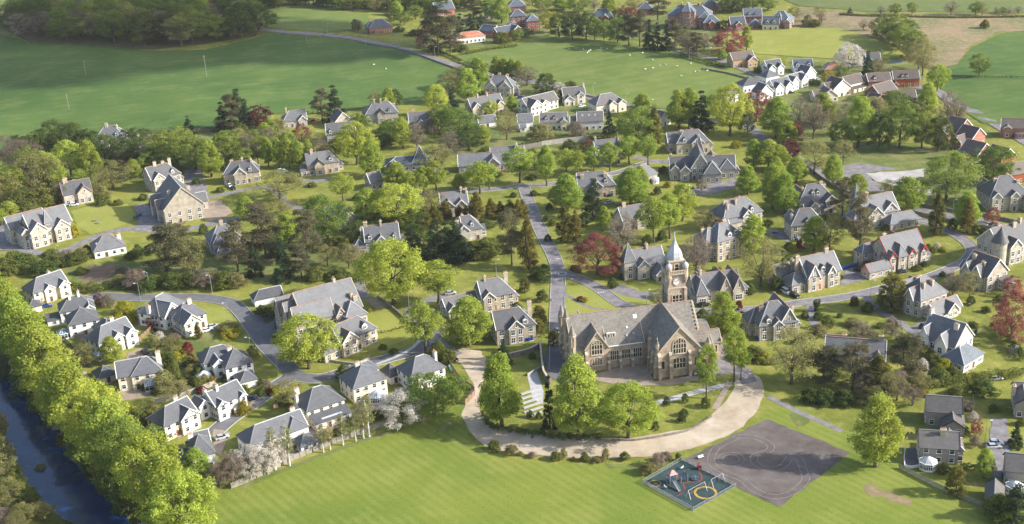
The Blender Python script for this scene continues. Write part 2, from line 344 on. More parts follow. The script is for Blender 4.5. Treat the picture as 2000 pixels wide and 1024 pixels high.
# ------------------------------------------------------------------ ground, river, fields
def ground():
    def axis(lo, hi, st, far): 
        a = list(np.arange(lo, hi+0.1, st)); return [-f for f in far if -f < lo][::1]+a+[f for f in reversed(far) if f > hi]
    fx = [9000, 5000, 2500, 1400, 900, 650]
    xs = [-f for f in fx]+list(np.arange(-520, 521, 4.0))+fx[::-1]
    ys = [-4000, -1500, -500, -100, 60, 140]+list(np.arange(200, 1181, 4.0))+[1300, 1600, 2200, 3500, 6000, 11000]
    V = [(x, y, T(x, y)) for y in ys for x in xs]; n = len(xs)
    Fc = [(j*n+i, j*n+i+1, (j+1)*n+i+1, (j+1)*n+i) for j in range(len(ys)-1) for i in range(n-1)]
    me = bpy.data.meshes.new('ground'); me.from_pydata(V, [], Fc); me.materials.append(MATS['lawn']); me.update()
    me.polygons.foreach_set('use_smooth', [True]*len(me.polygons))
    o = bpy.data.objects.new('ground', me); link(o); tag(o, 'grassy ground under the whole village and its gardens', kind='structure')
ground()
EDGE = random.Random(8)
def sheet(name, pts, m, dz=0.03, label=None, world=False, tess=None, parent=None, kind='structure'):
    P = [Vector((p[0], p[1], 0)) for p in pts] if world else [G(*p) for p in pts]
    if m in ('tarmac_play', 'gravel', 'gravel_dark', 'asphalt', 'asphalt_new', 'concrete', 'moor', 'soil', 'rough_grass', 'lawn', 'mown_light') and not tess or m in ('moor', 'concrete'):
        Q = []; am = 0.9 if m in ('moor', 'soil', 'rough_grass', 'concrete') else 0.22
        for a, b in zip(P, P[1:]+P[:1]):
            k = max(1, int((b-a).length/2.2)); nx = Vector((-(b-a).y, (b-a).x, 0)).normalized()
            for j in range(k): Q.append(a.lerp(b, j/k)+nx*(EDGE.gauss(0, am) if j else 0))
        P = Q
    bm = bmesh.new(); vs = [bm.verts.new((p.x, p.y, 0)) for p in P]
    f = bm.faces.new(vs)
    if f.normal.z < 0: f.normal_flip()
    bm.normal_update()
    xs = [p.x for p in P]; ys = [p.y for p in P]
    step = tess
    bmesh.ops.triangulate(bm, faces=bm.faces[:])
    if step:
        for ax, lo, hi in ((0, min(xs), max(xs)), (1, min(ys), max(ys))):
            t = lo+step
            while t < hi:
                co = (t, 0, 0) if ax == 0 else (0, t, 0); no = (1, 0, 0) if ax == 0 else (0, 1, 0)
                bmesh.ops.bisect_plane(bm, geom=bm.verts[:]+bm.edges[:]+bm.faces[:], plane_co=co, plane_no=no); t += step
    for v in bm.verts: v.co.z = T(v.co.x, v.co.y)+dz
    bmesh.ops.recalc_face_normals(bm, faces=bm.faces[:])
    if sum(f.normal.z for f in bm.faces) < 0: bmesh.ops.reverse_faces(bm, faces=bm.faces[:])
    me = bpy.data.meshes.new(name); bm.to_mesh(me); bm.free(); me.materials.append(MATS[m])
    o = bpy.data.objects.new(name, me); link(o, parent)
    if not parent: tag(o, label, kind=kind)
    return o
def smooth_line(P, step):
    """Catmull-Rom through world points, resampled"""
    if len(P) == 2: out = [P[0].lerp(P[1], i/8) for i in range(9)]
    else:
        out = []
        Q = [P[0]*2-P[1]]+P+[P[-1]*2-P[-2]]
        for i in range(1, len(Q)-2):
            a, b, c, d = Q[i-1], Q[i], Q[i+1], Q[i+2]; k = max(2, int((c-b).length/step))
            for j in range(k):
                t = j/k; out.append(0.5*((2*b)+(c-a)*t+(2*a-5*b+4*c-d)*t*t+(3*b-a-3*c+d)*t**3))
        out.append(P[-1])
    return out
def offset(P, w):
    out = []
    for i, p in enumerate(P):
        d = P[min(i+1, len(P)-1)]-P[max(i-1, 0)]; d.z = 0; d.normalize(); out.append(Vector((p.x-d.y*w, p.y+d.x*w, 0)))
    return out
def strip(mb, L, R, m, dz):
    for i in range(len(L)-1):
        q = [R[i], R[i+1], L[i+1], L[i]]
        mb.poly([(a.x, a.y, T(a.x, a.y)+dz) for a in q], m)
ROADS = []; KERBS = []
def build_kerbs():
    for o, C, w, dz in KERBS:
        for sd in (1, -1):
            k = MB(); A = offset(C, sd*(w/2)); B = offset(C, sd*(w/2+0.22))
            for i in range(len(A)-1):
                mid = (A[i]+A[i+1])/2
                if any(C2 is not C and segd(mid.x, mid.y, [(p.x, p.y) for p in C2]) < w2/2+0.3 for C2, w2 in ROADS): continue      # open where another road joins
                q = [A[i], A[i+1], B[i+1], B[i]]
                if sd < 0: q = q[::-1]
                z = [T(a.x, a.y) for a in q]
                k.solid([(a.x, a.y, zz+dz-0.02) for a, zz in zip(q, z)], [(a.x, a.y, zz+0.13+dz) for a, zz in zip(q, z)], 'kerb_stone')
            if k.v: k.build('kerb', o)
def ribbon(name, pts, w, m, dz=0.05, label=None, kerb=False, world=False, parent=None, kind='structure', step=4):
    P = [Vector((*p, 0)) for p in pts] if world else [G(*p) for p in pts]
    C = smooth_line(P, step); mb = MB(); strip(mb, offset(C, w/2), offset(C, -w/2), m, dz)
    o = mb.build(name, parent)
    if not parent: tag(o, label, kind=kind)
    ROADS.append((C, w))
    if kerb: KERBS.append((o, C, w, dz))
    return o
# fields
sheet('pasture_field', [(-60, 330), (-60, 40), (0, 68), (60, 85), (180, 90), (300, 100), (400, 98), (500, 75), (520, 66), (620, 72), (700, 82), (780, 98), (850, 120), (905, 140), (880, 170), (820, 205), (760, 205), (640, 222), (530, 222), (420, 252), (250, 262), (100, 280)], 'pasture', 0.25, 'broad dark green pasture rising to the wood', tess=13)
sheet('pasture_strip', [(500, 12), (720, 28), (716, 58), (640, 64), (520, 56)], 'pasture_light', 0.25, 'strip of pasture above the far road', tess=13)
sheet('sheep_field', [(885, 108), (960, 94), (1090, 72), (1200, 82), (1310, 97), (1420, 128), (1458, 147), (1430, 195), (1310, 215), (1220, 206), (1140, 184), (1060, 158), (960, 132), (915, 125)], 'pasture_light', 0.25, 'green field with scattered sheep', tess=13)
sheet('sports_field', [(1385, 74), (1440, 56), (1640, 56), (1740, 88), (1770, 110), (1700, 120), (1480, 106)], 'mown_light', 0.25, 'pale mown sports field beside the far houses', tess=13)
sheet('moorland', [(1560, 16), (1700, 28), (2040, 30), (2040, 58), (1950, 64), (1895, 90), (1870, 125), (1820, 140), (1780, 100), (1700, 72), (1600, 56), (1540, 50)], 'moor', 0.22, 'brown rushy rough pasture', tess=13)
sheet('meadow', [(1815, 140), (1870, 126), (1900, 92), (1955, 66), (2040, 56), (2040, 250), (1920, 242), (1860, 205), (1835, 170)], 'pasture', 0.25, 'green meadow behind the brick houses', tess=13)
sheet('far_pasture', [(1500, -12), (2060, -18), (2050, 27), (1700, 24), (1560, 12)], 'far_field', 0.28, 'far pasture along the top edge', tess=25)
sheet('far_pasture', [(-60, 10), (150, -20), (520, -20), (700, -12), (720, 24), (500, 10), (300, 30), (60, 30)], 'far_field', 0.22, 'far pasture beyond the wood', tess=25)
sheet('playing_field', [(370, 1060), (405, 985), (440, 955), (560, 912), (700, 868), (800, 838), (880, 800), (905, 790), (912, 850), (950, 885), (1000, 900), (1100, 908), (1230, 906), (1330, 895), (1440, 862), (1500, 800), (1560, 790), (1640, 840), (1720, 850), (1760, 905), (1850, 950), (1960, 995), (2060, 1030), (2060, 1080)], 'playing_grass', 0.02, 'mown playing field along the bottom of the view')
sheet('waste_ground', [(1610, 310), (1650, 275), (1800, 285), (1900, 300), (1960, 345), (1950, 400), (1850, 420), (1760, 400), (1690, 370)], 'rough_grass', 0.025, 'rough waste ground beside the through road')
sheet('earth_bank', [(120, 528), (160, 518), (230, 512), (330, 518), (335, 545), (300, 562), (220, 570), (150, 560)], 'rough_grass', 0.026, 'rough grassy bank below the white bungalow')
sheet('bare_earth', [(150, 530), (172, 521), (222, 517), (232, 534), (205, 550), (165, 553)], 'soil', 0.035, 'bare brown earth on the bank')
sheet('woodland_floor', [(-60, 40), (60, 86), (300, 98), (500, 72), (520, 40), (500, -10), (100, -10)], 'garden_soil', 0.34, 'dark floor of the wood', tess=13)
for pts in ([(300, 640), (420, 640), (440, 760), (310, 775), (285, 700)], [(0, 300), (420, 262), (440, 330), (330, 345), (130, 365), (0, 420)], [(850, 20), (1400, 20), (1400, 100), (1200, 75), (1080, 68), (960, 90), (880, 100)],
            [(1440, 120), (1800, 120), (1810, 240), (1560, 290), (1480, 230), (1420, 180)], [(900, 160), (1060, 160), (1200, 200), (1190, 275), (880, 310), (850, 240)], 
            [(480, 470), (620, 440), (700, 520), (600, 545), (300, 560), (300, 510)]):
    sheet('garden_bed', pts, 'rough_grass', 0.022 if pts[0][1] > 250 else 0.2, 'planted beds and rough grass under shrubs', tess=None if pts[0][1] > 250 else 20)
# river
C = smooth_line([Vector((*p, 0)) for p in RIV], 6)
mb = MB(); L, R = offset(C, 11), offset(C, -11)
for i in range(len(L)-1): mb.poly([(a.x, a.y, -2.9) for a in (R[i], R[i+1], L[i+1], L[i])], 'river_water')
tag(mb.build('river'), 'dark blue river at the lower left', kind='structure')
# roads
ribbon('avenue', [(1022, 360), (1033, 395), (1056, 450), (1083, 505), (1090, 535), (1089, 580), (1088, 640), (1089, 690), (1088, 722)], 5.2, 'asphalt', 0.06, 'straight asphalt avenue leading to the church', True)
ribbon('cross_street', [(745, 384), (800, 382), (850, 378), (915, 374), (975, 369), (1022, 362), (1060, 362), (1092, 358), (1135, 352), (1215, 335), (1262, 318), (1310, 316)], 4.6, 'asphalt', 0.05, 'asphalt street crossing the top of the avenue', True)
ribbon('church_lane', [(1096, 532), (1140, 548), (1172, 566), (1202, 588), (1232, 602), (1290, 606), (1350, 610), (1400, 608), (1450, 606)], 5.0, 'asphalt', 0.045, 'curving asphalt lane behind the church', True)
ribbon('crescent_road', [(1450, 606), (1500, 602), (1560, 592), (1620, 585), (1680, 575), (1740, 560), (1800, 546), (1850, 528), (1893, 505), (1898, 484), (1872, 462), (1838, 445), (1800, 432), (1755, 418), (1690, 418), (1640, 422)], 5.0, 'asphalt', 0.05, 'asphalt crescent winding between the right hand villas', True)
ribbon('through_road', [(1462, 150), (1470, 195), (1452, 225), (1480, 262), (1550, 305), (1620, 352), (1680, 385), (1740, 400), (1800, 412), (1870, 426), (1940, 438), (2040, 458)], 6.5, 'asphalt', 0.055, 'through road running behind the right hand villas')
ribbon('far_road', [(500, 58), (560, 64), (640, 70), (700, 78), (760, 90), (830, 110), (900, 132), (960, 148), (1010, 156), (1090, 172), (1160, 193), (1220, 207), (1300, 228), (1380, 240), (1452, 226)], 7, 'asphalt', 0.4, 'country road running down past the pasture')
ribbon('hill_road', [(1280, 92), (1340, 104), (1400, 118), (1450, 136), (1485, 152)], 5, 'asphalt', 0.4, 'narrow road along the top of the sheep field')
ribbon('brick_estate_road', [(1760, 165), (1830, 178), (1850, 195), (1890, 212), (1930, 235), (1975, 262), (2040, 300)], 6, 'asphalt', 0.25, 'road past the brick houses')
ribbon('brick_close', [(1520, 172), (1580, 165), (1640, 185), (1700, 168), (1760, 164)], 6, 'asphalt', 0.2, 'short road between the far houses')
ribbon('estate_road', [(172, 578), (225, 580), (275, 582), (375, 581), (445, 590), (472, 610), (495, 640), (520, 675), (555, 710), (590, 738), (640, 737), (700, 717), (760, 700), (815, 684), (845, 660), (850, 640)], 6.0, 'asphalt_new', 0.06, 'asphalt road winding through the new estate', True)
ribbon('estate_close', [(583, 728), (545, 750), (500, 785), (450, 818), (415, 848)], 6.0, 'asphalt_new', 0.055, 'cul de sac between the white houses', True)
ribbon('garage_drive', [(548, 668), (530, 640), (520, 612)], 9, 'asphalt_new', 0.04, 'drive to the row of white garages')
ribbon('link_road', [(850, 655), (820, 625), (800, 605), (845, 584), (880, 574)], 5.0, 'asphalt', 0.05, 'lane bending past the mown lawns')
ribbon('village_road', [(-40, 470), (20, 478), (70, 494), (125, 490), (180, 466), (230, 450), (285, 446), (340, 452), (410, 438), (460, 428), (520, 418)], 5.0, 'asphalt', 0.05, 'village road past the stone hall')
ribbon('hall_lane', [(372, 318), (380, 350), (392, 395)], 9, 'asphalt', 0.04, 'asphalt lane behind the stone hall')
ribbon('villa_lane', [(395, 388), (450, 377), (520, 366), (560, 395), (600, 412), (640, 408)], 4, 'asphalt', 0.045, 'narrow lane across the left lawns')
ribbon('bank_path', [(108, 770), (130, 800), (150, 835), (166, 870)], 2.5, 'gravel', 0.06, 'sandy riverside path')
ribbon('drive', [(1237, 306), (1272, 314), (1310, 318)], 4, 'asphalt', 0.04, 'short drive by the turreted building')
for i, (pts, w, lab) in enumerate([
    ([(1586, 592), (1582, 615), (1598, 640), (1625, 668)], 3.2, 'drive to the dark roofed cottage'), ([(1690, 580), (1716, 605), (1760, 632), (1800, 660), (1822, 672)], 3.5, 'drive to the cream gabled villa'),
    ([(1560, 452), (1530, 455), (1500, 452), (1545, 470)], 4, 'drive between tall stone villas'), ([(900, 600), (870, 606), (845, 615)], 5, 'drive by the low lodge'),
    ([(1100, 560), (1105, 575), (1150, 600), (1180, 605)], 1.6, 'garden path on the church lawn'), ([(1200, 560), (1240, 575), (1290, 580)], 7, 'drive to the spired lodge')]):
    ribbon('drive', pts, w, 'asphalt', 0.035, lab)
for nm, pts, m, lab in [
    ('hall_yard', [(262, 402), (300, 396), (330, 446), (322, 458), (262, 452), (272, 430)], 'asphalt', 'asphalt yard left of the stone hall'),
    ('car_park', [(396, 396), (430, 391), (455, 416), (432, 428), (402, 434)], 'gravel_dark', 'car park right of the stone hall'),
    ('villa_yard', [(-30, 430), (22, 436), (40, 470), (60, 488), (-30, 490)], 'asphalt', 'asphalt yard left of the big villa'),
    ('church_forecourt', [(1140, 737), (1192, 722), (1262, 708), (1278, 746), (1366, 732), (1362, 745), (1302, 753), (1240, 754), (1185, 748)], 'gravel_dark', 'pale gravel forecourt in front of the church'),
    ('church_yard', [(1062, 705), (1075, 660), (1105, 660), (1118, 740), (1098, 752), (1072, 735)], 'asphalt_new', 'dark asphalt yard left of the church'),
    ('church_yard', [(1380, 690), (1412, 670), (1432, 690), (1470, 728), (1480, 745), (1450, 752), (1428, 728), (1385, 738), (1368, 742)], 'asphalt', 'asphalt yard right of the church'),
    ('loop_drive', [(880, 690), (905, 716), (926, 752), (910, 782), (901, 810), (917, 843), (946, 871), (994, 884), (1087, 893), (1181, 896), (1275, 891), (1350, 877), (1416, 854), (1452, 834), (1480, 800), (1493, 770), (1488, 745), (1465, 722), (1440, 740), (1428, 768), (1412, 790), (1388, 812), (1350, 836), (1298, 845), (1228, 857), (1163, 856), (1087, 855), (994, 840), (952, 829), (938, 806), (936, 768), (944, 745), (950, 700), (940, 686), (905, 680)], 'gravel', 'pale gravel drive curving round the church grounds'),
    ('turning_area', [(845, 650), (870, 668), (905, 690), (882, 700), (850, 690), (838, 670)], 'asphalt', 'asphalt turning area by the gravel drive'),
    ('play_tarmac', [(1497, 819), (1661, 885), (1521, 991), (1437, 951), (1334, 899)], 'tarmac_play', 'dark tarmac square with painted toy road'),
    ('play_surface', [(1332, 899), (1437, 951), (1354, 998), (1255, 944)], 'play_surface', 'dark green safety surface of the playground'),
    ('concrete_slab', [(1690, 338), (1760, 335), (1808, 330), (1806, 345), (1782, 348), (1830, 378), (1812, 384), (1770, 366), (1738, 360), (1712, 355)], 'concrete', 'pale concrete slab on the waste ground'),
    ('old_tarmac', [(1640, 325), (1680, 318), (1752, 330), (1690, 338), (1712, 355), (1730, 375), (1700, 375), (1650, 345)], 'asphalt', 'patch of old tarmac by the waste ground'),
    ('yard', [(1345, 370), (1440, 348), (1450, 362), (1400, 378), (1350, 384), (1315, 360)], 'asphalt', 'yard in front of the stone church house'),
    ('parking', [(1640, 560), (1700, 545), (1725, 530), (1680, 525), (1650, 525)], 'asphalt', 'parking area beside the red trimmed villa'),
    ('rear_yard', [(1795, 628), (1840, 632), (1830, 655), (1800, 655), (1778, 640)], 'asphalt', 'parking in front of the villa extension'),
    ('drive', [(1938, 817), (1966, 817), (1975, 860), (1960, 935), (1925, 935), (1932, 870)], 'asphalt', 'asphalt drive between grey houses'),
    ('terrace', [(1773, 875), (1797, 873), (1797, 910), (1767, 912)], 'asphalt_new', 'dark terrace beside the white conservatory'),
    ('drive', [(250, 690), (275, 680), (300, 690), (262, 715), (245, 708)], 'gravel_dark', 'brick paved drive with parked van'),
    ('drive', [(418, 838), (450, 845), (430, 890), (415, 880)], 'gravel_dark', 'brick paved drive at the road end'),
    ('patio', [(268, 612), (300, 608), (290, 640), (270, 640)], 'gravel_dark', 'paved patio behind the white house'),
    ('drive', [(480, 790), (492, 772), (502, 780), (488, 798)], 'gravel_dark', 'short drive by the long white house'),
    ('patio', [(130, 735), (168, 725), (175, 745), (135, 755)], 'gravel', 'sandy patch by the riverside trees'),
    ('gravel_yard', [(712, 585), (740, 580), (766, 598), (735, 604)], 'gravel_dark', 'gravel court beside the three gabled house'),
    ('yard', [(690, 548), (712, 548), (722, 580), (700, 590)], 'asphalt', 'yard behind the three gabled house'),
    ('parking', [(1090, 186), (1150, 212), (1130, 222), (1085, 210)], 'gravel_dark', 'parking court between the pale houses'),
    ('yard', [(1012, 186), (1080, 192), (1060, 205), (1005, 200)], 'gravel_dark', 'yard beside the stone villa'),
    ('villa_drive', [(590, 352), (662, 345), (660, 352), (590, 360)], 'asphalt', 'drive in front of the black gabled villa')]:
    sheet(nm, pts, m, 0.07 if 'loop' not in nm else 0.05, lab)
build_kerbs()
ribbon('garden_path', [(1262, 792), (1300, 783), (1345, 770), (1418, 752)], 2.6, 'paving', 0.05, 'pale paved path across the church lawn')
ribbon('garden_path', [(1425, 745), (1412, 770), (1395, 800)], 2.0, 'gravel_dark', 0.06, 'brown path beside the gravel drive')
ribbon('garden_path', [(1500, 775), (1560, 805), (1605, 825), (1645, 843)], 2.2, 'asphalt', 0.05, 'worn narrow path crossing the park grass')
ribbon('garden_path', [(735, 712), (790, 690), (825, 660), (830, 640)], 1.4, 'paving', 0.08, 'pavement beside the villa lawn')
ribbon('worn_track', [(470, 955), (560, 915), (660, 878), (740, 850), (790, 835)], 2.2, 'rough_grass', 0.035, 'worn straw coloured strip along the field edge')
sheet('garden_path', [(1030, 735), (1048, 725), (1062, 765), (1060, 790), (1040, 780)], 'paving', 0.05, 'pale paved landing by the memorial steps')
for pts, m_, lab in [([(1684, 948), (1702, 945), (1745, 962), (1782, 978), (1778, 988), (1735, 978), (1690, 962)], 'moor', 'straw coloured worn patch on the park grass'), ([(1545, 805), (1580, 815), (1575, 830), (1555, 838)], 'rough_grass', 'worn patch beside the narrow path'), ([(1180, 905), (1240, 906), (1250, 918), (1190, 916)], 'rough_grass', 'worn grass below the gravel drive'), ([(860, 830), (890, 822), (880, 842), (850, 846)], 'rough_grass', 'straw patch near the timber fence')]: sheet('bare_patch', pts, m_, 0.045, lab)
for pts, lab in [([(228, 765), (318, 755), (322, 772), (238, 782)], 'paved patio in front of the lean-to conservatory'), ([(150, 655), (195, 645), (200, 655), (160, 668)], 'patio behind the white pyramid house'), ([(690, 800), (750, 780), (760, 795), (700, 818)], 'paving around the white sunroom'), ([(600, 840), (675, 815), (690, 825), (610, 855)], 'paving before the sunroom extension'), ([(520, 895), (610, 862), (618, 875), (530, 905)], 'paving behind the long low house'), ([(385, 700), (440, 690), (445, 705), (395, 720)], 'paving by the round conservatory')]: sheet('patio', pts, 'gravel_dark', 0.04, lab)
# lawns of lighter mown grass keep sharp edges
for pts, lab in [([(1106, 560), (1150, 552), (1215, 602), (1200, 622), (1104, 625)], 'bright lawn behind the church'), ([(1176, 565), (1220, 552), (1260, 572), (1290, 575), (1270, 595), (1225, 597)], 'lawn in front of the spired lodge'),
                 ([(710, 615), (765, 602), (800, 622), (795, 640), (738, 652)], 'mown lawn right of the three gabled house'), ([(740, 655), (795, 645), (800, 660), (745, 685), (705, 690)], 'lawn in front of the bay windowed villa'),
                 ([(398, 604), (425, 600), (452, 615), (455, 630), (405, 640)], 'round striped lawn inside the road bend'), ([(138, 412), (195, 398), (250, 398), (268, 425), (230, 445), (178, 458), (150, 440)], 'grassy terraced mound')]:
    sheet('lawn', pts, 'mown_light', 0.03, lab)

# ------------------------------------------------------------------ foliage prototypes
def leaves(name, cen, rc, per, lw, ll, m, seed, flat=1.0, droop=0.0, shell=0.55, core=None):
    """leaf-sized faces scattered over clumps: cen (N,3) clump centres, rc clump radii"""
    rg = np.random.default_rng(seed); cen = np.asarray(cen, float); N = len(cen); rc = np.broadcast_to(np.asarray(rc, float), (N,))
    idx = np.repeat(np.arange(N), per); K = len(idx)
    d = rg.normal(size=(K, 3)); d /= np.linalg.norm(d, axis=1)[:, None]; d[:, 2] = np.where(d[:, 2] < -0.3, -d[:, 2], d[:, 2])
    p = cen[idx]+d*(rc[idx]*(shell+(1.08-shell)*rg.random(K)))[:, None]*np.array([1, 1, flat])
    n = d+rg.normal(size=(K, 3))*0.55; n[:, 2] += 0.25; n /= np.linalg.norm(n, axis=1)[:, None]
    t = np.cross(n, rg.normal(size=(K, 3))); t[:, 2] -= droop; t -= n*(t*n).sum(1)[:, None]; t /= np.linalg.norm(t, axis=1)[:, None]
    b = np.cross(n, t); s = (0.7+0.6*rg.random(K))[:, None]
    t = t*ll*s/2; b = b*lw*s/2
    V = np.stack([p-t-b*0.6, p-t*0.2+b-t*0.1, p+t, p-b*0.9+t*0.1], 1).reshape(-1, 3)
    F = np.arange(K*4)
    me = bpy.data.meshes.new(name); me.vertices.add(K*4); me.vertices.foreach_set('co', V.astype(np.float32).ravel())
    me.loops.add(K*4); me.loops.foreach_set('vertex_index', F); me.polygons.add(K)
    me.polygons.foreach_set('loop_start', np.arange(K)*4); me.polygons.foreach_set('loop_total', np.full(K, 4))
    me.update(calc_edges=True)
    tone = np.clip(0.45+0.22*rg.normal(size=N)[idx]+0.2*rg.normal(size=K), 0, 1)
    a = me.attributes.new('tone', 'FLOAT', 'POINT'); a.data.foreach_set('value', np.repeat(tone, 4).astype(np.float32))
    me.materials.append(MATS[m]); return me
def prof(kind, t):
    if kind == 'round': return max(0.05, math.sin(math.pi*min(1, t*0.93+0.07))**0.55)
    if kind == 'egg': return max(0.06, (1-t)**0.46*min(1, 0.5+t*1.7))
    if kind == 'broad': return max(0.05, math.sin(math.pi*min(1, t*0.8+0.2))**0.5)
    if kind == 'column': return max(0.08, (1-t**2.6)*min(1, 0.75+t*1.5))
    if kind == 'cone': return max(0.04, (1-t)**0.9)
    if kind == 'dome': return max(0.05, math.sqrt(max(0, 1-(t*1.0)**2.2)))
    if kind == 'pot': return max(0.1, 0.55+0.45*t)
def crown_centres(kind, z0, z1, R, n, rg, rc, lump=0.16, inner=0.5):
    out = []; ph = [rg.random()*6.28 for _ in range(4)]
    while len(out) < n:
        t = rg.random(); 
        if rg.random() > prof(kind, t)**1.1+0.05: continue
        a = rg.random()*6.283
        r = max(0.02, R*prof(kind, t)*(1+lump*math.sin(2*a+ph[0]+t*3)+lump*0.8*math.sin(3*a+ph[1]-t*5)+lump*0.6*math.sin(5*a+ph[2]+t*7)) - rc*0.55)
        q = r*(inner+(1-inner)*rg.random()**0.5)
        out.append((q*math.cos(a), q*math.sin(a), z0+rc*0.4+(z1-z0-rc*1.1)*t))
    return out
def trunk_mesh(name, top, r, limbs, rg, m='bark', fork=2.0, twigs=0):
    b = MB(); bend = [(0, 0, -0.3)]+[((rg.random()-0.5)*0.25*i, (rg.random()-0.5)*0.25*i, top*i/4) for i in range(1, 5)]
    b.tube(bend, [r*1.25, r*0.85, r*0.65, r*0.42, r*0.15], m, 7)
    for c in limbs:
        k = rg.random()*0.45+0.2; z = fork+(top*0.8-fork)*rg.random()*0.7
        i = max(1, min(3, int(z/top*4))); s = Vector(bend[i]).lerp(Vector(bend[i+1]), max(0, z/top*4-i)); e = Vector(c)
        if e.z < s.z: s.z = max(fork*0.8, e.z*0.8)
        mid = s.lerp(e, 0.5)+Vector((rg.random()-.5, rg.random()-.5, 0.3))*0.6
        b.tube([s, mid, e], [r*0.42, r*0.25, r*0.06], m, 5)
        for _ in range(twigs):
            f = s.lerp(e, 0.4+0.6*rg.random()); g = f+Vector((rg.random()-.5, rg.random()-.5, rg.random()*0.8))*2.4
            b.tube([f, f.lerp(g, .5)+Vector((0, 0, .15)), g], [r*0.12, r*0.07, r*0.02], m, 3)
    me = b.mesh(name); me.polygons.foreach_set('use_smooth', [True]*len(me.polygons)); return me
PROTO = {}
# species: profile, z0, z1, R, clumps, clump r, leaves per clump, leaf w, leaf l, leaf material, bark, lump, name, description
SPEC = dict(
 lime=('egg', 1.0, 10, 3.3, 135, 0.80, 92, 0.16, 0.23, 'leaf_lime', 'bark', 0.13, 'lime_tree', 'leafy bright green tree', 3),
 bright=('round', 1.5, 10, 4.3, 140, 0.85, 92, 0.165, 0.24, 'leaf_bright', 'bark', 0.12, 'maple_tree', 'yellow-green spring tree', 3),
 stem=('round', 2.9, 10, 3.2, 85, 0.85, 92, 0.165, 0.24, 'leaf_lime', 'bark', 0.12, 'avenue_tree', 'green tree on bare trunk', 3),
 oak=('round', 1.1, 10, 4.3, 120, 0.9, 88, 0.165, 0.24, 'leaf_oak', 'bark', 0.16, 'oak_tree', 'mid green tree', 3),
 dark=('broad', 0.9, 10, 4.4, 110, 0.95, 85, 0.185, 0.26, 'leaf_dark', 'bark', 0.18, 'broadleaf_tree', 'dark green tree', 2),
 olive=('round', 1.5, 10, 4.2, 100, 0.95, 46, 0.16, 0.26, 'leaf_olive', 'bark', 0.18, 'budding_tree', 'pale olive budding tree', 3),
 copper=('broad', 0.9, 10, 4.6, 125, 0.9, 85, 0.165, 0.24, 'leaf_copper', 'bark', 0.12, 'copper_beech', 'copper red tree', 2),
 maroon=('round', 0.8, 10, 4.7, 100, 1.0, 60, 0.24, 0.34, 'leaf_maroon', 'bark', 0.12, 'maroon_tree', 'dark maroon tree', 1),
 bare=('broad', 1.6, 10, 4.3, 100, 1.05, 42, 0.06, 0.6, 'leaf_bare', 'bark', 0.16, 'bare_tree', 'bare brown twiggy tree', 3),
 blossom=('broad', 1.2, 10, 5.0, 110, 1.0, 85, 0.185, 0.26, 'leaf_blossom', 'bark', 0.2, 'cherry_tree', 'white blossoming tree', 2),
 birch=('egg', 3.0, 10, 1.7, 40, 0.8, 26, 0.12, 0.3, 'leaf_olive', 'birch_bark', 0.25, 'birch_tree', 'slim white-trunked birch', 2),
 weep=('dome', 1.2, 10, 6.0, 70, 1.4, 60, 0.09, 1.2, 'leaf_bare', 'bark', 0.12, 'weeping_tree', 'small weeping bare tree', 1),
 pine=('round', 2.6, 10, 2.9, 46, 1.15, 130, 0.13, 0.42, 'leaf_pine', 'bark', 0.3, 'pine_tree', 'dark ragged pine', 3),
 spruce=('cone', 0.3, 10, 2.9, 120, 0.75, 62, 0.15, 0.42, 'leaf_spruce', 'bark', 0.1, 'spruce_tree', 'dark conical spruce', 2),
 cypress=('column', 0.4, 10, 1.75, 110, 0.6, 62, 0.14, 0.3, 'leaf_cypress', 'bark', 0.1, 'cypress_tree', 'columnar olive conifer', 2),
 bushconifer=('dome', 0.1, 10, 3.0, 120, 0.8, 60, 0.2, 0.34, 'leaf_cypress', 'bark', 0.08, 'conifer_bush', 'rounded golden-green conifer', 1),
 bush=('dome', 0.05, 10, 5.6, 90, 1.5, 60, 0.4, 0.55, 'leaf_dark', 'bark', 0.17, 'shrub', 'dark green rounded shrub', 2),
 gbush=('dome', 0.05, 10, 5.8, 90, 1.7, 60, 0.45, 0.6, 'leaf_hedge', 'bark', 0.18, 'shrub', 'mid green bush', 2),
 ybush=('dome', 0.05, 10, 5.6, 80, 1.6, 60, 0.45, 0.6, 'leaf_gold', 'bark', 0.15, 'shrub', 'golden yellow bush', 1),
 rbush=('dome', 0.05, 10, 5.6, 80, 1.6, 60, 0.45, 0.6, 'leaf_red', 'bark', 0.12, 'shrub', 'crimson red bush', 1),
 wbush=('dome', 0.05, 10, 5.6, 80, 1.6, 55, 0.4, 0.6, 'leaf_blossom', 'bark', 0.15, 'shrub', 'pale grey bush', 1),
 obush=('dome', 0.05, 10, 5.6, 80, 1.7, 50, 0.4, 0.6, 'leaf_olive', 'bark', 0.2, 'shrub', 'pale olive bush', 1),
 bbush=('dome', 0.05, 10, 5.6, 80, 1.8, 50, 0.15, 1.3, 'leaf_bare', 'bark', 0.2, 'shrub', 'brown twiggy bush', 1),
 pot=('pot', 0.1, 10, 3.0, 100, 0.9, 60, 0.3, 0.4, 'leaf_dark', 'bark', 0.03, 'topiary', 'clipped dark topiary', 1),
 yellowtree=('round', 1.7, 10, 4.3, 120, 0.9, 88, 0.165, 0.24, 'leaf_gold', 'bark', 0.16, 'golden_tree', 'golden yellow tree', 1))
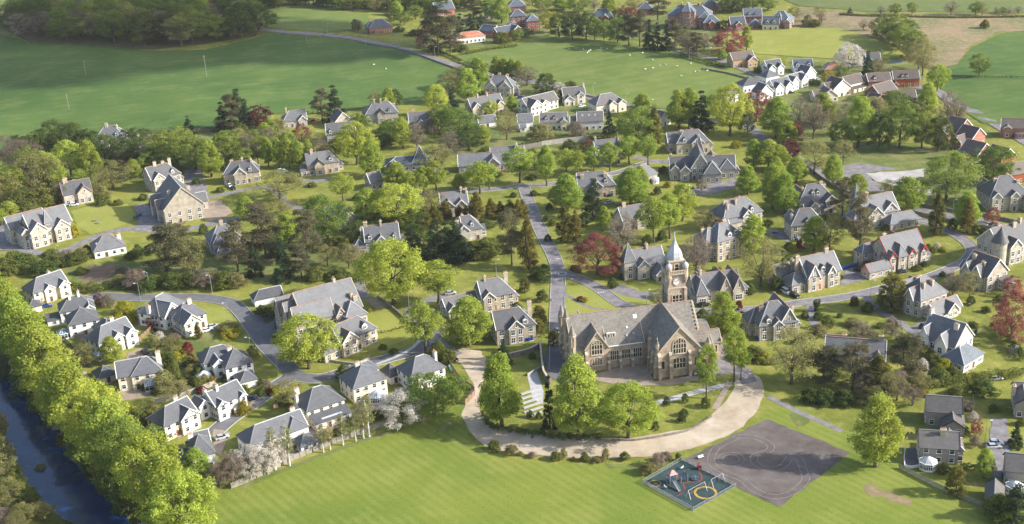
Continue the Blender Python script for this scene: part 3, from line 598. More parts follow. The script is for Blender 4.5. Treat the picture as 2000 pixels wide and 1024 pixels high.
def get_proto(sp, v):
    if (sp, v) in PROTO: return PROTO[(sp, v)]
    kind, z0, z1, R, n, rc, per, lw, ll, lm, bk, lump, nm, ds, nv = SPEC[sp]
    seed = sum(map(ord, sp))*13+v*7; rg = random.Random(seed)
    if sp == 'pine':
        cs = []
        for k in range(17):
            a = rg.random()*6.28; z = z0+(z1-z0-0.8)*(k/12); r = R*(0.35+0.75*rg.random())*(1.05-0.75*((k/16))**1.6)
            for _ in range(4): cs.append((r*math.cos(a)+rg.gauss(0, .55), r*math.sin(a)+rg.gauss(0, .55), z+rg.gauss(0, .25)))
        flat = 0.5
    elif sp == 'spruce':
        cs = []
        for k in range(12):
            z = z0+(z1-z0-0.8)*k/11; r = R*(1-k/11.6)
            for j in range(max(2, int(15*(1-k/12)))):
                a = rg.random()*6.28; q = r*(0.45+0.55*rg.random()); cs.append((q*math.cos(a), q*math.sin(a), z-0.25*q+rg.gauss(0, .2)))
        flat = 0.6
    else: cs = crown_centres(kind, z0, z1, R, n, rg, rc, lump, 0.35 if sp in ('bare', 'olive', 'birch', 'weep') else 0.55); flat = 0.85
    crown = leaves(sp+'_crown', cs, [rc*(0.65+0.6*rg.random()) for _ in cs], per, lw, ll, lm, seed, flat, droop=1.5 if sp == 'weep' else 0.0, shell=0.2 if sp in ('bare', 'weep') else 0.5)
    if nm in ('shrub', 'topiary'): tr = None
    else:
        lim = rg.sample(cs, min(len(cs), 26 if sp in ('bare', 'weep') else 9 if sp not in ('spruce', 'cypress', 'bushconifer', 'pine') else (12 if sp == 'pine' else 2)))
        tr = trunk_mesh(sp+'_trunk', 9.2 if sp in ('pine', 'spruce', 'birch', 'cypress', 'bushconifer') else 6.5, 0.17 if sp == 'birch' else 0.24 if sp != 'pine' else 0.2, lim, rg, bk, max(0.8, z0*0.9), twigs=5 if sp == 'bare' else 0)
    PROTO[(sp, v)] = (tr, crown, R*1.0, nm); return PROTO[(sp, v)]
TR = random.Random(5)
def cos_el(p): 
    q = Vector(p)-Vector((0, 0, CAM_H)); return math.hypot(q.x, q.y)/q.length
def nm_big(n): return n in ('lime_tree', 'maple_tree', 'avenue_tree', 'oak_tree', 'budding_tree', 'broadleaf_tree', 'cypress_tree')
def tree(sp, x, y, w, h, group=None):
    p = G(x, y); s = scale_at(p); v = TR.randrange(SPEC[sp][14]); tr, cr, R, nm = get_proto(sp, v)
    big = nm_big(SPEC[sp][12]); sx = w/s/(2*R)*(1.34 if big else 1.24); sz = h/(s*cos_el(p))/10*(1.08 if big else 1.0)
    if nm in ('shrub', 'topiary'):
        o = inst(nm, cr, None, p, TR.random()*6.28, (sx, sx, sz))
        later(o, SPEC[sp][13], SPEC[sp][13]+('es' if SPEC[sp][13].endswith('bush') else 's'), x, y-h/2, 'topiary' if nm == 'topiary' else 'bush', group or 'garden shrubs'); return o
    r = empty(nm, p, TR.random()*6.28); r.scale = (sx, sx*(0.93+0.14*TR.random()), sz)
    t = inst('trunk', tr, r); c = inst('crown', cr, r)
    ds = SPEC[sp][13]; pl = {'slim white-trunked birch': 'slim white-trunked birches', 'dark conical spruce': 'dark conical spruces', 'green tree on bare trunk': 'green bare-trunked trees'}.get(ds, ds+'s')
    later(r, ds, pl, x, y-h*0.5, 'tree', group or 'trees of the village'); return r
def hedge(pts, w, h, m='leaf_hedge', lab='clipped green hedge', dens=26, world=False):
    P = [G(*p) for p in pts]; C = smooth_line([Vector((p.x, p.y, 0)) for p in P], 1.0)
    rg = np.random.default_rng(len(C)*7+abs(int(P[0].x))); cen = []
    for c in C:
        z = T(c.x, c.y)
        for k in range(max(1, int(w/0.9))):
            for zz in ([h*0.75] if h < 1.3 else [h*0.35, h*0.78]):
                cen.append((c.x+rg.normal()*w*0.22, c.y+rg.normal()*w*0.22, z+zz+rg.normal()*0.06*h))
    o0 = P[0]; cen = np.array(cen)-np.array([o0.x, o0.y, o0.z])
    me = leaves('hedge', cen, max(0.45, min(w, h)*0.42), dens, 0.3, 0.42, m, len(C), 0.9)
    o = inst('hedge', me, None, o0)
    px, py = proj(P[len(P)//2]); later(o, lab, lab+'s', px, py, 'hedge', 'garden hedges'); return o

# ------------------------------------------------------------------ houses
WIN = {}
def win_mesh(w, h, style):
    k = (round(w, 1), round(h, 1), style)
    if k in WIN: return WIN[k]
    fr = {'w': 'white_trim', 's': 'dressed_stone', 'd': 'dark_trim'}[style[0]]; b = MB(); t = 0.11
    b.box(-w/2-t, -w/2, -0.09, 0.02, -h/2-t, h/2+t, fr); b.box(w/2, w/2+t, -0.09, 0.02, -h/2-t, h/2+t, fr)
    b.box(-w/2, w/2, -0.088, 0.02, h/2, h/2+t, fr); b.box(-w/2-t*1.6, w/2+t*1.6, -0.16, 0.02, -h/2-t*1.5, -h/2, fr)
    for k2 in range(1, max(1, round(w/0.85))): x = -w/2+w*k2/max(1, round(w/0.85)); b.box(x-0.05, x+0.05, -0.07, 0.0, -h/2, h/2, 'white_trim' if style[0] != 'd' else fr)
    b.box(-w/2, w/2, -0.06, 0.0, 0.06, 0.13, 'white_trim' if style[0] != 'd' else fr)
    f = b.mesh('window'); g = MB(); g.poly([(-w/2, -0.03, -h/2), (w/2, -0.03, -h/2), (w/2, -0.03, h/2), (-w/2, -0.03, h/2)], 'glass')
    fg = MB(); fg.v = list(b.v); fg.f = [list(q) for q in b.f]; fg.m = list(b.m); fg.mats = list(b.mats)
    fg.poly([(-w/2, -0.03, -h/2), (w/2, -0.03, -h/2), (w/2, -0.03, h/2), (-w/2, -0.03, h/2)], 'glass')
    WIN[k] = (f, g.mesh('pane'), fg.mesh('window')); return WIN[k]
DOOR = {}
def door_mesh(m):
    if m not in DOOR:
        b = MB(); b.box(-0.55, 0.55, -0.08, 0.02, 0.05, 2.1, m); b.box(-0.68, -0.55, -0.14, 0.02, 0.05, 2.25, 'dressed_stone'); b.box(0.55, 0.68, -0.14, 0.02, 0.05, 2.25, 'dressed_stone')
        b.box(-0.55, 0.55, -0.14, 0.02, 2.1, 2.25, 'dressed_stone'); b.box(0.36, 0.44, -0.14, -0.08, 1.0, 1.08, 'lead'); b.box(-0.8, 0.8, -0.7, 0.02, -0.1, 0.05, 'kerb_stone')
        DOOR[m] = b.mesh('door')
    return DOOR[m]
def chimney_mesh(h, m, pots=3):
    b = MB(); b.box(-0.75, 0.75, -0.42, 0.42, -3.2, h, m); b.box(-0.87, 0.87, -0.54, 0.54, h, h+0.2, 'dressed_stone')
    for i in range(pots): b.frust(-0.5+i*1.0/max(1, pots-1), 0, 0.16, h+0.2, 0.12, h+0.85, 'pot', 7)
    return b.mesh('chimney')
CHM = {}
def roof_block(rb, ridge, barge, wb, a0, a1, b0, b1, h, r, hipA, hipB, sw, rm, wm, e=0.35, g=0.25, th=0.16):
    """pitched roof with its ridge along a; sw swaps the axes. rb roof, ridge ridge tiles, barge list of verge boards, wb walls"""
    X = (lambda a, b, z: (b, a, z)) if sw else (lambda a, b, z: (a, b, z))
    fl = (lambda q: q[::-1]) if sw else (lambda q: q)
    m = (b0+b1)/2; hd = (b1-b0)/2; k = r/hd; lift = th+0.03
    ze = h-e*k+lift; zr = h+r+lift
    ia = min(hd*0.92, (a1-a0)/2-0.05)
    A0 = a0-(e if hipA else g); A1 = a1+(e if hipB else g); RA = a0+ia if hipA else A0; RB = a1-ia if hipB else A1
    E = [X(A0, b0-e, ze), X(A1, b0-e, ze), X(A1, b1+e, ze), X(A0, b1+e, ze)]; Ra, Rb = X(RA, m, zr), X(RB, m, zr)
    dn = lambda p: (p[0], p[1], p[2]-th)
    for q in ([E[0], E[1], Rb, Ra], [E[2], E[3], Ra, Rb]):
        rb.solid(fl([dn(p) for p in q]), fl(q), rm)
    if hipA: rb.solid(fl([dn(p) for p in (E[3], E[0], Ra)]), fl([E[3], E[0], Ra]), rm)
    if hipB: rb.solid(fl([dn(p) for p in (E[1], E[2], Rb)]), fl([E[1], E[2], Rb]), rm)
    if RB-RA > 0.4: ridge[0].beam((Ra[0], Ra[1], Ra[2]+0.05), (Rb[0], Rb[1], Rb[2]+0.05), 0.3, ridge[1], 0.2)
    for hp, c1, c2, R0 in ((hipA, E[0], E[3], Ra), (hipB, E[1], E[2], Rb)):
        if hp:
            for c in (c1, c2): ridge[0].beam((c[0], c[1], c[2]+0.05), (R0[0], R0[1], R0[2]+0.05), 0.24, ridge[2], 0.14)
    for hp, ax in ((hipA, A0), (hipB, A1)):
        if not hp:
            bm_ = MB(); q = ax+(-0.1 if ax == A0 else 0.1)
            for bb in (b0-e, b1+e): bm_.beam(X(q, bb, ze-th*0.6), X(q, m, zr-th*0.6), 0.2, barge[1], 0.32)
            barge[0].append(bm_)
    # walls
    pent = lambda a: [X(a, b0, 0), X(a, b1, 0), X(a, b1, h), X(a, m, h+r), X(a, b0, h)]
    flat4 = lambda a: [X(a, b0, 0), X(a, b1, 0), X(a, b1, h), X(a, b0, h)]
    lo = flat4(a0) if hipA else pent(a0); hi = flat4(a1) if hipB else pent(a1)
    wb.poly(fl(lo[::-1]), wm); wb.poly(fl(hi), wm)
    wb.poly(fl([X(a0, b0, 0), X(a1, b0, 0), X(a1, b0, h), X(a0, b0, h)]), wm); wb.poly(fl([X(a1, b1, 0), X(a0, b1, 0), X(a0, b1, h), X(a1, b1, h)]), wm)
HOUSES = []
def W_ok(w): return w > 8
HR = random.Random(11)
def house(short, ext, p1, p2, h, D, rt_='hip', blocks=(), wall='cream_render', roof='slate_estate', ridge='lead', chim=(), name='estate_house', style='w', pitch=0.40,
          barge='white_trim', timber=(), door=0.5, rise=None, cat='house', storey=2.7, base=False, wsp=3.0, ww=1.2, wh=1.35, nowin=False, dorm=(), doorm='door_paint', hips=None, sky=()):
    a = G(p1[0], p1[1], 0 if base else h); b = G(p2[0], p2[1], 0 if base else h)
    zg = T(a.x, a.y); dx, dy = b.x-a.x, b.y-a.y; Wd = math.hypot(dx, dy); rz = math.atan2(dy, dx)
    root = empty(name, (a.x, a.y, zg), rz); cx, cy = proj(root.matrix_basis @ Vector((Wd/2, D/2, h*0.6)))
    tag(root, (short+' '+ext).strip(), cat, 'houses of the village'); LANDMARKS.append((cx, cy, short)); HOUSES.append(root)
    near = a.y < 470
    wb = MB(); rb = MB(); rg_ = MB(); RG = (rg_, ridge, hips or ('grey_trim' if 'estate' in roof else 'lead')); BG = ([], barge)
    bl = [(0, 1, 0, D, h, rt_, rise)]+[tuple(q)+(None,)*(7-len(q)) for q in blocks]
    if name == 'stone_villa':                     # each villa has its own back wing, gablets and side bay
        if HR.random() < 0.85: q = HR.choice([0.08, 0.5, 0.6]); bl.append((q, q+0.34, D*0.5, D+HR.uniform(2, 4), h-0.3, 'gv', None))
        if HR.random() < 0.55 and W_ok(Wd): bl.append((1.0, 1.0+2.2/Wd, D*0.3, D*0.75, 3.0, 'lean' if HR.random() < 0.4 else 'hip', 1.4))
        for u in (0.14, 0.5, 0.86):
            if HR.random() < 0.75 and rt_ in ('gu', 'hip', 'hl', 'hr') and not any(b_[0]-0.09 < u < b_[1]+0.09 and b_[2] < 2 for b_ in bl[1:]) and not any(abs(u-d_[0]) < 0.15 for d_ in dorm): dorm = list(dorm)+[(u if rt_ == 'gu' else 0.5+(u-0.5)*0.7, HR.uniform(0.7, 1.5), HR.uniform(1.5, 2.1))]
        if HR.random() < 0.6: chim = list(chim)+[(HR.choice([0.2, 0.5, 0.8]), D*0.5)]
    box = []; rmax = 0
    for n_, (u0, u1, v0, v1, hh, ty, rs) in enumerate(bl):
        u0 *= Wd; u1 *= Wd; sp = min(u1-u0, v1-v0) if ty in ('hip', 'pyr') else (v1-v0 if ty in ('gu', 'hl', 'hr') else u1-u0)
        rs = rs if rs is not None else sp*pitch
        box.append((u0, u1, v0, v1, hh, ty, rs)); e = 0.35
        if ty in ('gu', 'hl', 'hr', 'hip') and not (ty == 'hip' and (v1-v0) > (u1-u0)):
            roof_block(rb, RG, BG, wb, u0, u1, v0, v1, hh, rs, ty in ('hl', 'hip'), ty in ('hr', 'hip'), False, roof, wall)
        elif ty in ('gv', 'hv', 'hip'): roof_block(rb, RG, BG, wb, v0, v1, u0, u1, hh, rs, ty in ('hv', 'hip'), ty == 'hip', True, roof, wall)
        elif ty == 'pyr':
            wb.box(u0, u1, v0, v1, 0, hh, wall); e = 0.3; c = ((u0+u1)/2, (v0+v1)/2, hh+rs)
            q = [(u0-e, v0-e, hh), (u1+e, v0-e, hh), (u1+e, v1+e, hh), (u0-e, v1+e, hh)]; rb.solid([(p[0], p[1], p[2]-0.18) for p in q], q, roof)
            for i in range(4): rb.poly([q[i], q[(i+1) % 4], c], roof); rg_.beam((q[i][0], q[i][1], hh+0.03), (c[0], c[1], c[2]+0.03), 0.14, RG[2], 0.12)
            rg_.frust(c[0], c[1], 0.09, c[2]-0.1, 0.03, c[2]+0.7, 'lead', 6)
        elif ty == 'cone':
            cxx, cyy, r_ = (u0+u1)/2, (v0+v1)/2, (u1-u0)/2; wb.frust(cxx, cyy, r_, 0, r_, hh, wall, 20); wb.frust(cxx, cyy, r_*1.08, hh-0.5, r_*1.12, hh, 'dressed_stone', 20)
            rb.frust(cxx, cyy, r_*1.22, hh, 0.03, hh+rs, roof, 20); rg_.frust(cxx, cyy, 0.09, hh+rs-0.2, 0.03, hh+rs+0.6, 'lead', 6)
        elif ty == 'lean':
            zb = hh+rs; wb.box(u0, u1, v0, v1, 0, hh-0.05, wall)
            q = [(u0-.2, v0-.35, hh), (u1+.2, v0-.35, hh), (u1+.2, v1, zb), (u0-.2, v1, zb)]; rb.solid([(p[0], p[1], p[2]-0.16) for p in q], q, roof)
            wb.poly([(u0, v0, hh-.05), (u0, v1, zb-.2), (u0, v1, hh-.05)], wall); wb.poly([(u1, v0, hh-.05), (u1, v1, hh-.05), (u1, v1, zb-.2)], wall)
        elif ty == 'flat':
            wb.box(u0, u1, v0, v1, 0, hh, wall); rb.box(u0-.2, u1+.2, v0-.2, v1+.2, hh, hh+0.22, roof)
        rmax = max(rmax, hh+rs) if ty not in ('pyr', 'cone') else rmax
    wb.build('wall', root); ro = rb.build('roof', root)
    if rg_.v: rg_.build('ridge_tiles', ro)
    for q in BG[0]: q.build('bargeboard', root)
    for (u, v) in chim:
        key = ('st' if 'stone' in wall else wall); du = min(u, 1-u)*Wd; dv = min(v, D-v); zt = h+max(0, du if rt_ in ('gv', 'hv') else min(du, dv) if rt_ in ('hip', 'pyr') else dv)*(rise/(Wd/2 if rt_ in ('gv', 'hv') else D/2) if rise else pitch*2)-0.7
        if key not in CHM: CHM[key] = chimney_mesh(2.3, wall if wall != 'grey_harl' else 'dressed_stone')
        inst('chimney', CHM[key], root, (u*Wd, v, max(zt, h+0.8)), HR.choice([0, math.pi/2]))
    for (u0, u1, v, z) in sky:
        b_ = MB(); b_.box(-0.5, 0.5, -0.06, 0.06, -0.6, 0.6, 'conserv_glass'); o = b_.build('roof_window', root, (u0*Wd, v, z)); o.rotation_euler = (-math.pi/2+math.atan(pitch*2), 0, 0)
    # half-timbered gable heads
    for (bi,) in [(t,) for t in timber]:
        u0, u1, v0, v1, hh, ty, rs = box[bi]; m = (u0+u1)/2; b_ = MB(); hw = (u1-u0)/2
        b_.poly([(u0+.15, v0-.03, hh-.1), (u1-.15, v0-.03, hh-.1), (m, v0-.03, hh+rs-.25)], 'white_trim')
        b_.beam((u0, v0-.07, hh-.1), (u1, v0-.07, hh-.1), 0.12, 'dark_trim', 0.22)
        for f in (-0.6, -0.3, 0, 0.3, 0.6): b_.beam((m+f*hw, v0-.07, hh-.1), (m+f*hw, v0-.07, hh+rs*(1-abs(f))-.3), 0.12, 'dark_trim', 0.16)
        b_.build('timber_frame', root)
    # dormers: small gabled roof windows on the front slope
    for (u, v, w) in dorm:
        z = h+v*pitch*2; b_ = MB(); x = u*Wd; b_.box(x-w/2, x+w/2, v-0.6, v+2.4, z-0.8, z+0.75, wall); r2 = MB(); gg = (MB(), ridge, 'lead'); bb = ([], barge); tmp = MB()
        roof_block(r2, gg, bb, tmp, v-0.6, v+2.8, x-w/2, x+w/2, z+0.75, w*0.45, False, False, True, roof, wall, 0.15, 0.15)
        b_.poly([(x-w/2, v-0.6, z+0.75), (x+w/2, v-0.6, z+0.75), (x, v-0.6, z+0.75+w*.45)], barge if barge != 'dark_trim' else wall)
        d = b_.build('dormer', root); r2.build('roof', d); f, g_, fg = win_mesh(w*0.6, 1.0, style); inst('window', fg, d, (x, v-0.62, z+0.15))
    # windows and door
    if not nowin:
        inside = lambda x, y, z, me_: any(i != me_ and q[0]-0.1 < x < q[1]+0.1 and q[2]-0.1 < y < q[3]+0.1 and z < q[4] for i, q in enumerate(box))
        dset = False; nst = max(1, int(round(h/storey)))
        for i, (u0, u1, v0, v1, hh, ty, rs) in enumerate(box):
            if ty in ('cone',): faces = [((u0+u1)/2-0.01, (u0+u1)/2+0.01, v0, 0)]
            else: faces = [(u0, u1, v0, 0), (v0, v1, u0, 3), (v0, v1, u1, 1)]
            ns = max(1, int(round((hh-0.3)/storey)))
            for (s0, s1, c, side) in faces:
                n = max(1, int((s1-s0)/wsp+0.35))
                for st in range(ns):
                    z = 1.55+st*storey
                    if z+wh/2 > hh-0.1 and st > 0: continue
                    for k in range(n):
                        q = s0+(s1-s0)*(k+0.5)/n
                        if side == 0: x, y, r_ = q, c, 0.0; tx, ty_ = x, y-0.4
                        elif side == 1: x, y, r_ = c, q, math.pi/2; tx, ty_ = x+0.4, y
                        else: x, y, r_ = c, q, -math.pi/2; tx, ty_ = x-0.4, y
                        if inside(tx, ty_, z, i): continue
                        w_ = ww*(1.9 if style.endswith('b') and side == 0 and k % 2 == 0 and st == 0 else 1.0)
                        if side == 0 and st == 0 and door is not None and not dset and (u1-u0) > 2 and q/Wd >= door-0.16:
                            inst('door', door_mesh(doorm), root, (x, y, 0), r_); dset = True; continue
                        f, g_, fg = win_mesh(w_, wh if hh > 3 else 1.1, style)
                        if near:
                            wo = inst('window', f, root, (x, y, z), r_); inst('pane', g_, wo)
                        else: inst('window', fg, root, (x, y, z), r_)
            if ty == 'gv' and rs > 2.4 and i > 0 and i not in timber:
                f, g_, fg = win_mesh(0.7, 1.1, style); inst('window', fg, root, ((u0+u1)/2, v0, hh+rs*0.28))
    return root
def at_local(root, u, v, z=0): return root, (u, v, z)
CONS = {}
def conservatory(root, u, v, w=4.2, d=3.2, h=2.3, rz=0, glass='conserv_glass', oct_=True, parent_part=True):
    """white framed glass garden room against a house wall, a part of its house"""
    b = MB(); n = 8 if oct_ else 4; ph = math.pi/8 if oct_ else math.pi/4; R_ = w/2/(math.cos(math.pi/8) if oct_ else math.cos(math.pi/4))
    ring = [(R_*math.cos(ph+2*math.pi*i/n), R_*math.sin(ph+2*math.pi*i/n)*d/w) for i in range(n)]
    b.solid([(x, y, 0) for x, y in ring], [(x, y, 0.6) for x, y in ring], 'white_trim')
    for i in range(n):
        x0, y0 = ring[i]; x1, y1 = ring[(i+1) % n]
        for k in range(4): b.beam((x0+(x1-x0)*k/4, y0+(y1-y0)*k/4, 0.6), (x0+(x1-x0)*k/4, y0+(y1-y0)*k/4, h), 0.12, 'white_trim')
        b.beam((x0, y0, h), (x1, y1, h), 0.2, 'white_trim'); b.beam((x0, y0, 1.7), (x1, y1, 1.7), 0.08, 'white_trim')
        for k in range(3): b.beam((x0+(x1-x0)*k/3, y0+(y1-y0)*k/3, h), (0, 0, h+w*0.32), 0.12, 'white_trim', 0.1)
    o = b.build('conservatory', root, (u, v, 0)); o.rotation_euler = (0, 0, rz)
    g = MB(); q = [(x*0.985, y*0.985) for x, y in ring]
    for i in range(n):
        x0, y0 = q[i]; x1, y1 = q[(i+1) % n]; g.poly([(x0, y0, 0.6), (x1, y1, 0.6), (x1, y1, h), (x0, y0, h)], 'glass'); g.poly([(x0, y0, h), (x1, y1, h), (0, 0, h+w*0.31)], glass)
    g.build('pane', o); return o

# ------------------------------------------------------------------ new estate (lower left)
WR, CR = 'white_render', 'cream_render'
e1 = house('cream hipped house', 'at the top of the new estate', (65, 574), (132, 551), 5.2, 9.5, 'hl', [(0.30, 0.58, -0.8, 4, 5.2, 'gv', 1.6), (0.70, 1.0, -1.6, 5, 5.2, 'gv')], CR, chim=[(0.72, 6.5)])
g1 = house('pyramid roofed garage', 'beside the uppermost estate house', (56, 602), (81, 596), 2.5, 6, 'pyr', (), CR, name='garage', cat='garage', nowin=True)
e2 = house('white house with two chimneys', 'at the upper river end', (117, 611), (184, 598), 5.2, 9, 'hip', [(-0.4, 0.0, 0.5, 5, 2.6, 'lean', 1.0), (0.72, 1.0, -1.5, 5, 5.2, 'gv')], WR, chim=[(0.35, 4), (0.62, 4.5)])
e3 = house('white pyramid roofed house', 'nearest the riverside trees', (134, 637), (194, 624), 5.2, 9.5, 'pyr', (), WR, rise=4.2)
conservatory(e3, -2.0, 2.5, 4.4, 4.0, oct_=False, glass='blue_glass')
e4 = house('white house with gabled front', 'in the middle of the riverside row', (193, 672), (261, 645), 5.2, 9.5, 'hl', [(0.38, 0.66, -0.9, 4, 5.2, 'gv', 1.8), (0.70, 1.02, -1.8, 5, 5.2, 'gv'), (0.45, 0.95, 7, 15, 5.2, 'hip')], WR, chim=[(0.8, 9.3)])
conservatory(e4, -0.5, -1.0, 4.2, 3.6, oct_=False)
e5 = house('cream house with lean-to conservatory', 'in the lower riverside row', (230, 738), (317, 722), 5.2, 9, 'hr', [(0.3, 1.0, -0.9, 8.5, 5.2, 'hip')], CR, chim=[(0.96, 4)])
conservatory(e5, 10.5, -2.5, 5.2, 3.6, oct_=False)
g5 = house('small pyramid roofed garage', 'beside the sandy patch', (194, 740), (228, 729), 2.5, 7, 'pyr', (), CR, name='garage', cat='garage', wsp=6)
e6 = house('white steep gabled house', 'by the top road of the estate', (311, 618), (359, 590), 5.2, 10, 'hip', [(0.0, 0.62, -2.5, 5, 5.2, 'gv')], WR, chim=[(0.02, 5)], pitch=0.48)
house('white outbuilding', 'beside the steep gabled house', (277, 617), (300, 609), 2.6, 5, 'gu', (), WR, name='outbuilding', cat='outbuilding', wsp=5)
e7 = house('cream house inside the road bend', 'with blank end gable', (350, 628), (402, 611), 5.2, 9, 'hip', [(0.0, 0.62, -4.2, 4.5, 5.2, 'gv')], CR, chim=[(0.62, 4)], pitch=0.46, door=0.8)
e8 = house('white pyramid house by round conservatory', 'in the middle of the estate', (441, 721), (494, 707), 5.2, 9, 'pyr', [(-0.55, 0.7, 8.0, 16, 5.2, 'hip'), (-0.3, 0.15, 5, 12, 5.2, 'gv')], WR, chim=[(0.45, 8.5)], rise=4.4)
conservatory(e8, -6.2, 6.0, 4.6, 4.6)
house('hipped garage', 'in front of the white pyramid house', (470, 748), (502, 740), 2.5, 7, 'pyr', (), WR, name='garage', cat='garage', nowin=True)
e9 = house('long white house with dark dormers', 'facing the cul de sac', (422, 794), (478, 769), 5.2, 8.5, 'gu', [(0.0, 0.34, -1.0, 4, 5.2, 'gv'), (0.78, 1.0, -0.8, 4, 5.2, 'gv'), (-0.32, 0.02, 4, 9, 5.2, 'gv')], WR, chim=[(0.02, 6), (0.3, 4)], timber=(1,))
e10 = house('cream house with half timbered gable', 'beside the crimson bush', (321, 834), (384, 803), 5.2, 9, 'hl', [(0.45, 1.0, -1.2, 4.6, 5.2, 'gv')], CR, chim=[(0.75, 6)], timber=(1,))
e11 = house('white pyramid house', 'at the riverside end of the cul de sac', (375, 895), (420, 884), 5.0, 10, 'pyr', [(0.35, 1.0, 8, 14, 4.6, 'gu'), (-0.55, 0, 4, 10, 2.6, 'hip')], WR, chim=[(0.2, 8.5)], rise=4.4)
c3 = house('tall hipped cream house', 'with white sunroom by the field fence', (690, 760), (755, 739), 5.4, 10.5, 'pyr', [(0.5, 1.12, 8.5, 14, 5.2, 'hip')], CR, chim=[(0.55, 10)], rise=4.6)
conservatory(c3, 6.9, -2.6, 6.0, 4.6)
c4 = house('white hipped house by the gravel drive', 'with tall white chimney', (804, 739), (869, 717), 5.4, 10, 'hip', (), WR, chim=[(0.99, 6)])
house('pyramid roofed outhouse', 'left of the white house by the gravel drive', (762, 737), (783, 730), 2.8, 6.5, 'pyr', (), WR, name='outbuilding', cat='outbuilding', wsp=6, rise=3.2)
c5 = house('cream house with sunroom extension', 'behind the slim birches', (600, 804), (672, 780), 5.4, 10.5, 'hip', [(0.05, 1.02, -4.2, 0.2, 2.6, 'lean', 1.4)], CR, chim=[(-0.02, 7), (0.1, 10)])
mbx = MB(); mbx.box(3.2, 10, -2.9, -0.6, 3.35, 3.5, 'lead'); o_ = mbx.build('roof_light', c5); o_.rotation_euler = (rad(8), 0, 0)
c6 = house('long low white house', 'behind the blossom trees', (488, 873), (600, 832), 4.6, 9, 'hl', [(0.66, 1.0, -0.7, 8.6, 4.9, 'hip'), (0.7, 1.0, -6.5, -1, 2.4, 'hip')], WR, chim=[(0.95, 7.5)])

# ------------------------------------------------------------------ stone villas
SS, GS = 'sandstone', 'greystone'
V = dict(roof='slate', ridge='terracotta', name='stone_villa', style='w', pitch=0.5, storey=3.0, ww=1.3, wh=1.9, wsp=3.1)
c1 = house('three gabled stone mansion', 'with big clustered chimneys', (596, 629), (707, 598), 8.0, 17, 'gu', [(-0.16, 0.5, 0, 5.6, 8.0, 'gu', 5.2), (-0.19, 0.5, 5.7, 11.3, 8.0, 'gu', 5.2), (-0.22, 0.5, 11.4, 17, 8.0, 'gu', 5.2), (0.62, 1.0, -4, 5, 6.8, 'hip'), (0.52, 0.68, -1.2, 5, 7.4, 'gv', 3.0), (0.1, 0.6, 17, 23, 6, 'hip')], SS, chim=[(0.45, 13), (0.72, 9), (0.88, 3), (0.93, 2)], rise=8.0, sky=[(0.5, 0, 5.5, 13.0), (0.55, 0, 5.5, 13.0), (0.6, 0, 5.5, 13.0)], **{**V, 'barge': 'dressed_stone'})
gb = house('row of white garages', 'beside the three gabled mansion', (497, 587), (552, 575), 2.7, 6, 'hl', (), WR, name='garage_block', cat='garage', nowin=True)
for i in range(4):
    b_ = MB(); b_.box(-1.15, 1.15, -0.06, 0.0, 0.05, 2.2, 'garage_white'); [b_.box(-1.1, 1.1, -0.09, -0.06, 0.1+k*0.52, 0.52+k*0.52, 'garage_white') for k in range(4)]
    b_.build('garage_door', gb, (1.6+i*2.75, 0, 0))
c2 = house('bay windowed stone villa', 'in front of the three gabled mansion', (665, 669), (735, 640), 5.6, 9, 'hr', [(0.0, 0.42, -1.3, 4.6, 5.6, 'gv'), (-0.42, 0.0, 0.5, 6, 3.2, 'hip'), (0.1, 0.5, 8, 13, 5, 'gv')], SS, chim=[(0.1, 10)], dorm=[(0.72, 1.4, 2.4)], **V)
c7 = house('twin gabled stone villa', 'left of the avenue foot', (942, 582), (1005, 571), 5.8, 9.5, 'hr', [(0.02, 0.36, -1.0, 4.6, 5.8, 'gv'), (0.30, 0.62, 3, 9.5, 5.8, 'gv')], SS, chim=[(0.85, 4.6)], **V)
house('low slate lodge', 'left of the twin gabled villa', (873, 606), (935, 590), 3.2, 6.5, 'gu', [(0.0, 0.3, -1.5, 3, 3.2, 'gv')], SS, **{**V, 'name': 'lodge'})
c8 = house('square stone villa', 'beside the church end of the avenue', (970, 644), (1046, 632), 6.2, 9.5, 'hr', [(0.3, 0.68, -0.9, 4.7, 6.2, 'gv'), (0.1, 0.6, 9, 13, 5.2, 'hip')], SS, chim=[(0.45, 9.2), (0.95, 5)], **V)
l1 = house('big towered stone villa', 'at the far left edge', (60, 452), (139, 431), 7.6, 12, 'gu', [(-0.05, 0.36, -2.2, 6, 7.6, 'gv'), (0.54, 0.92, -1.6, 6, 6.4, 'gv'), (0.37, 0.54, 0.5, 4.2, 9, 'pyr', 5.5), (-0.3, 0.6, 10, 19, 7.2, 'gu'), (-0.2, 0.0, 1, 12, 7, 'gv')], SS, chim=[(0.15, 12), (0.4, 13), (0.62, 9), (-0.1, 14)], **V)
l2 = house('stone villa with red gable', 'behind the grassy mound', (124, 382), (179, 372), 5.3, 9.5, 'gu', [(0.48, 1.0, -1.2, 4.7, 5.3, 'gv'), (-0.12, 0.5, 7, 12, 5.3, 'gu')], SS, chim=[(0.12, 4.7), (0.5, 7)], **{**V, 'barge': 'terracotta'})
l3 = house('white bungalow with red hips', 'below the grassy mound', (184, 492), (245, 480), 3.3, 11, 'hip', (), WR, 'slate', 'terracotta', chim=[(0.9, 7)], name='bungalow', hips='terracotta', sky=[(0.15, 0, 3, 5.4)])
l4 = house('steep roofed stone hall', 'towering over the left lawns', (320, 411), (397, 396), 7.3, 22, 'gv', [(-0.09, 0.5, 6, 10, 6.5, 'gu', 3.4), (-0.14, 0.4, 14, 19, 6.0, 'gu', 4.0), (0.5, 1.25, 12, 18, 4.0, 'gu', 3.4)], SS, chim=[(0.25, 6)], rise=9.0, **{**V, 'ridge': 'lead', 'wsp': 4.2, 'barge': 'dressed_stone'})
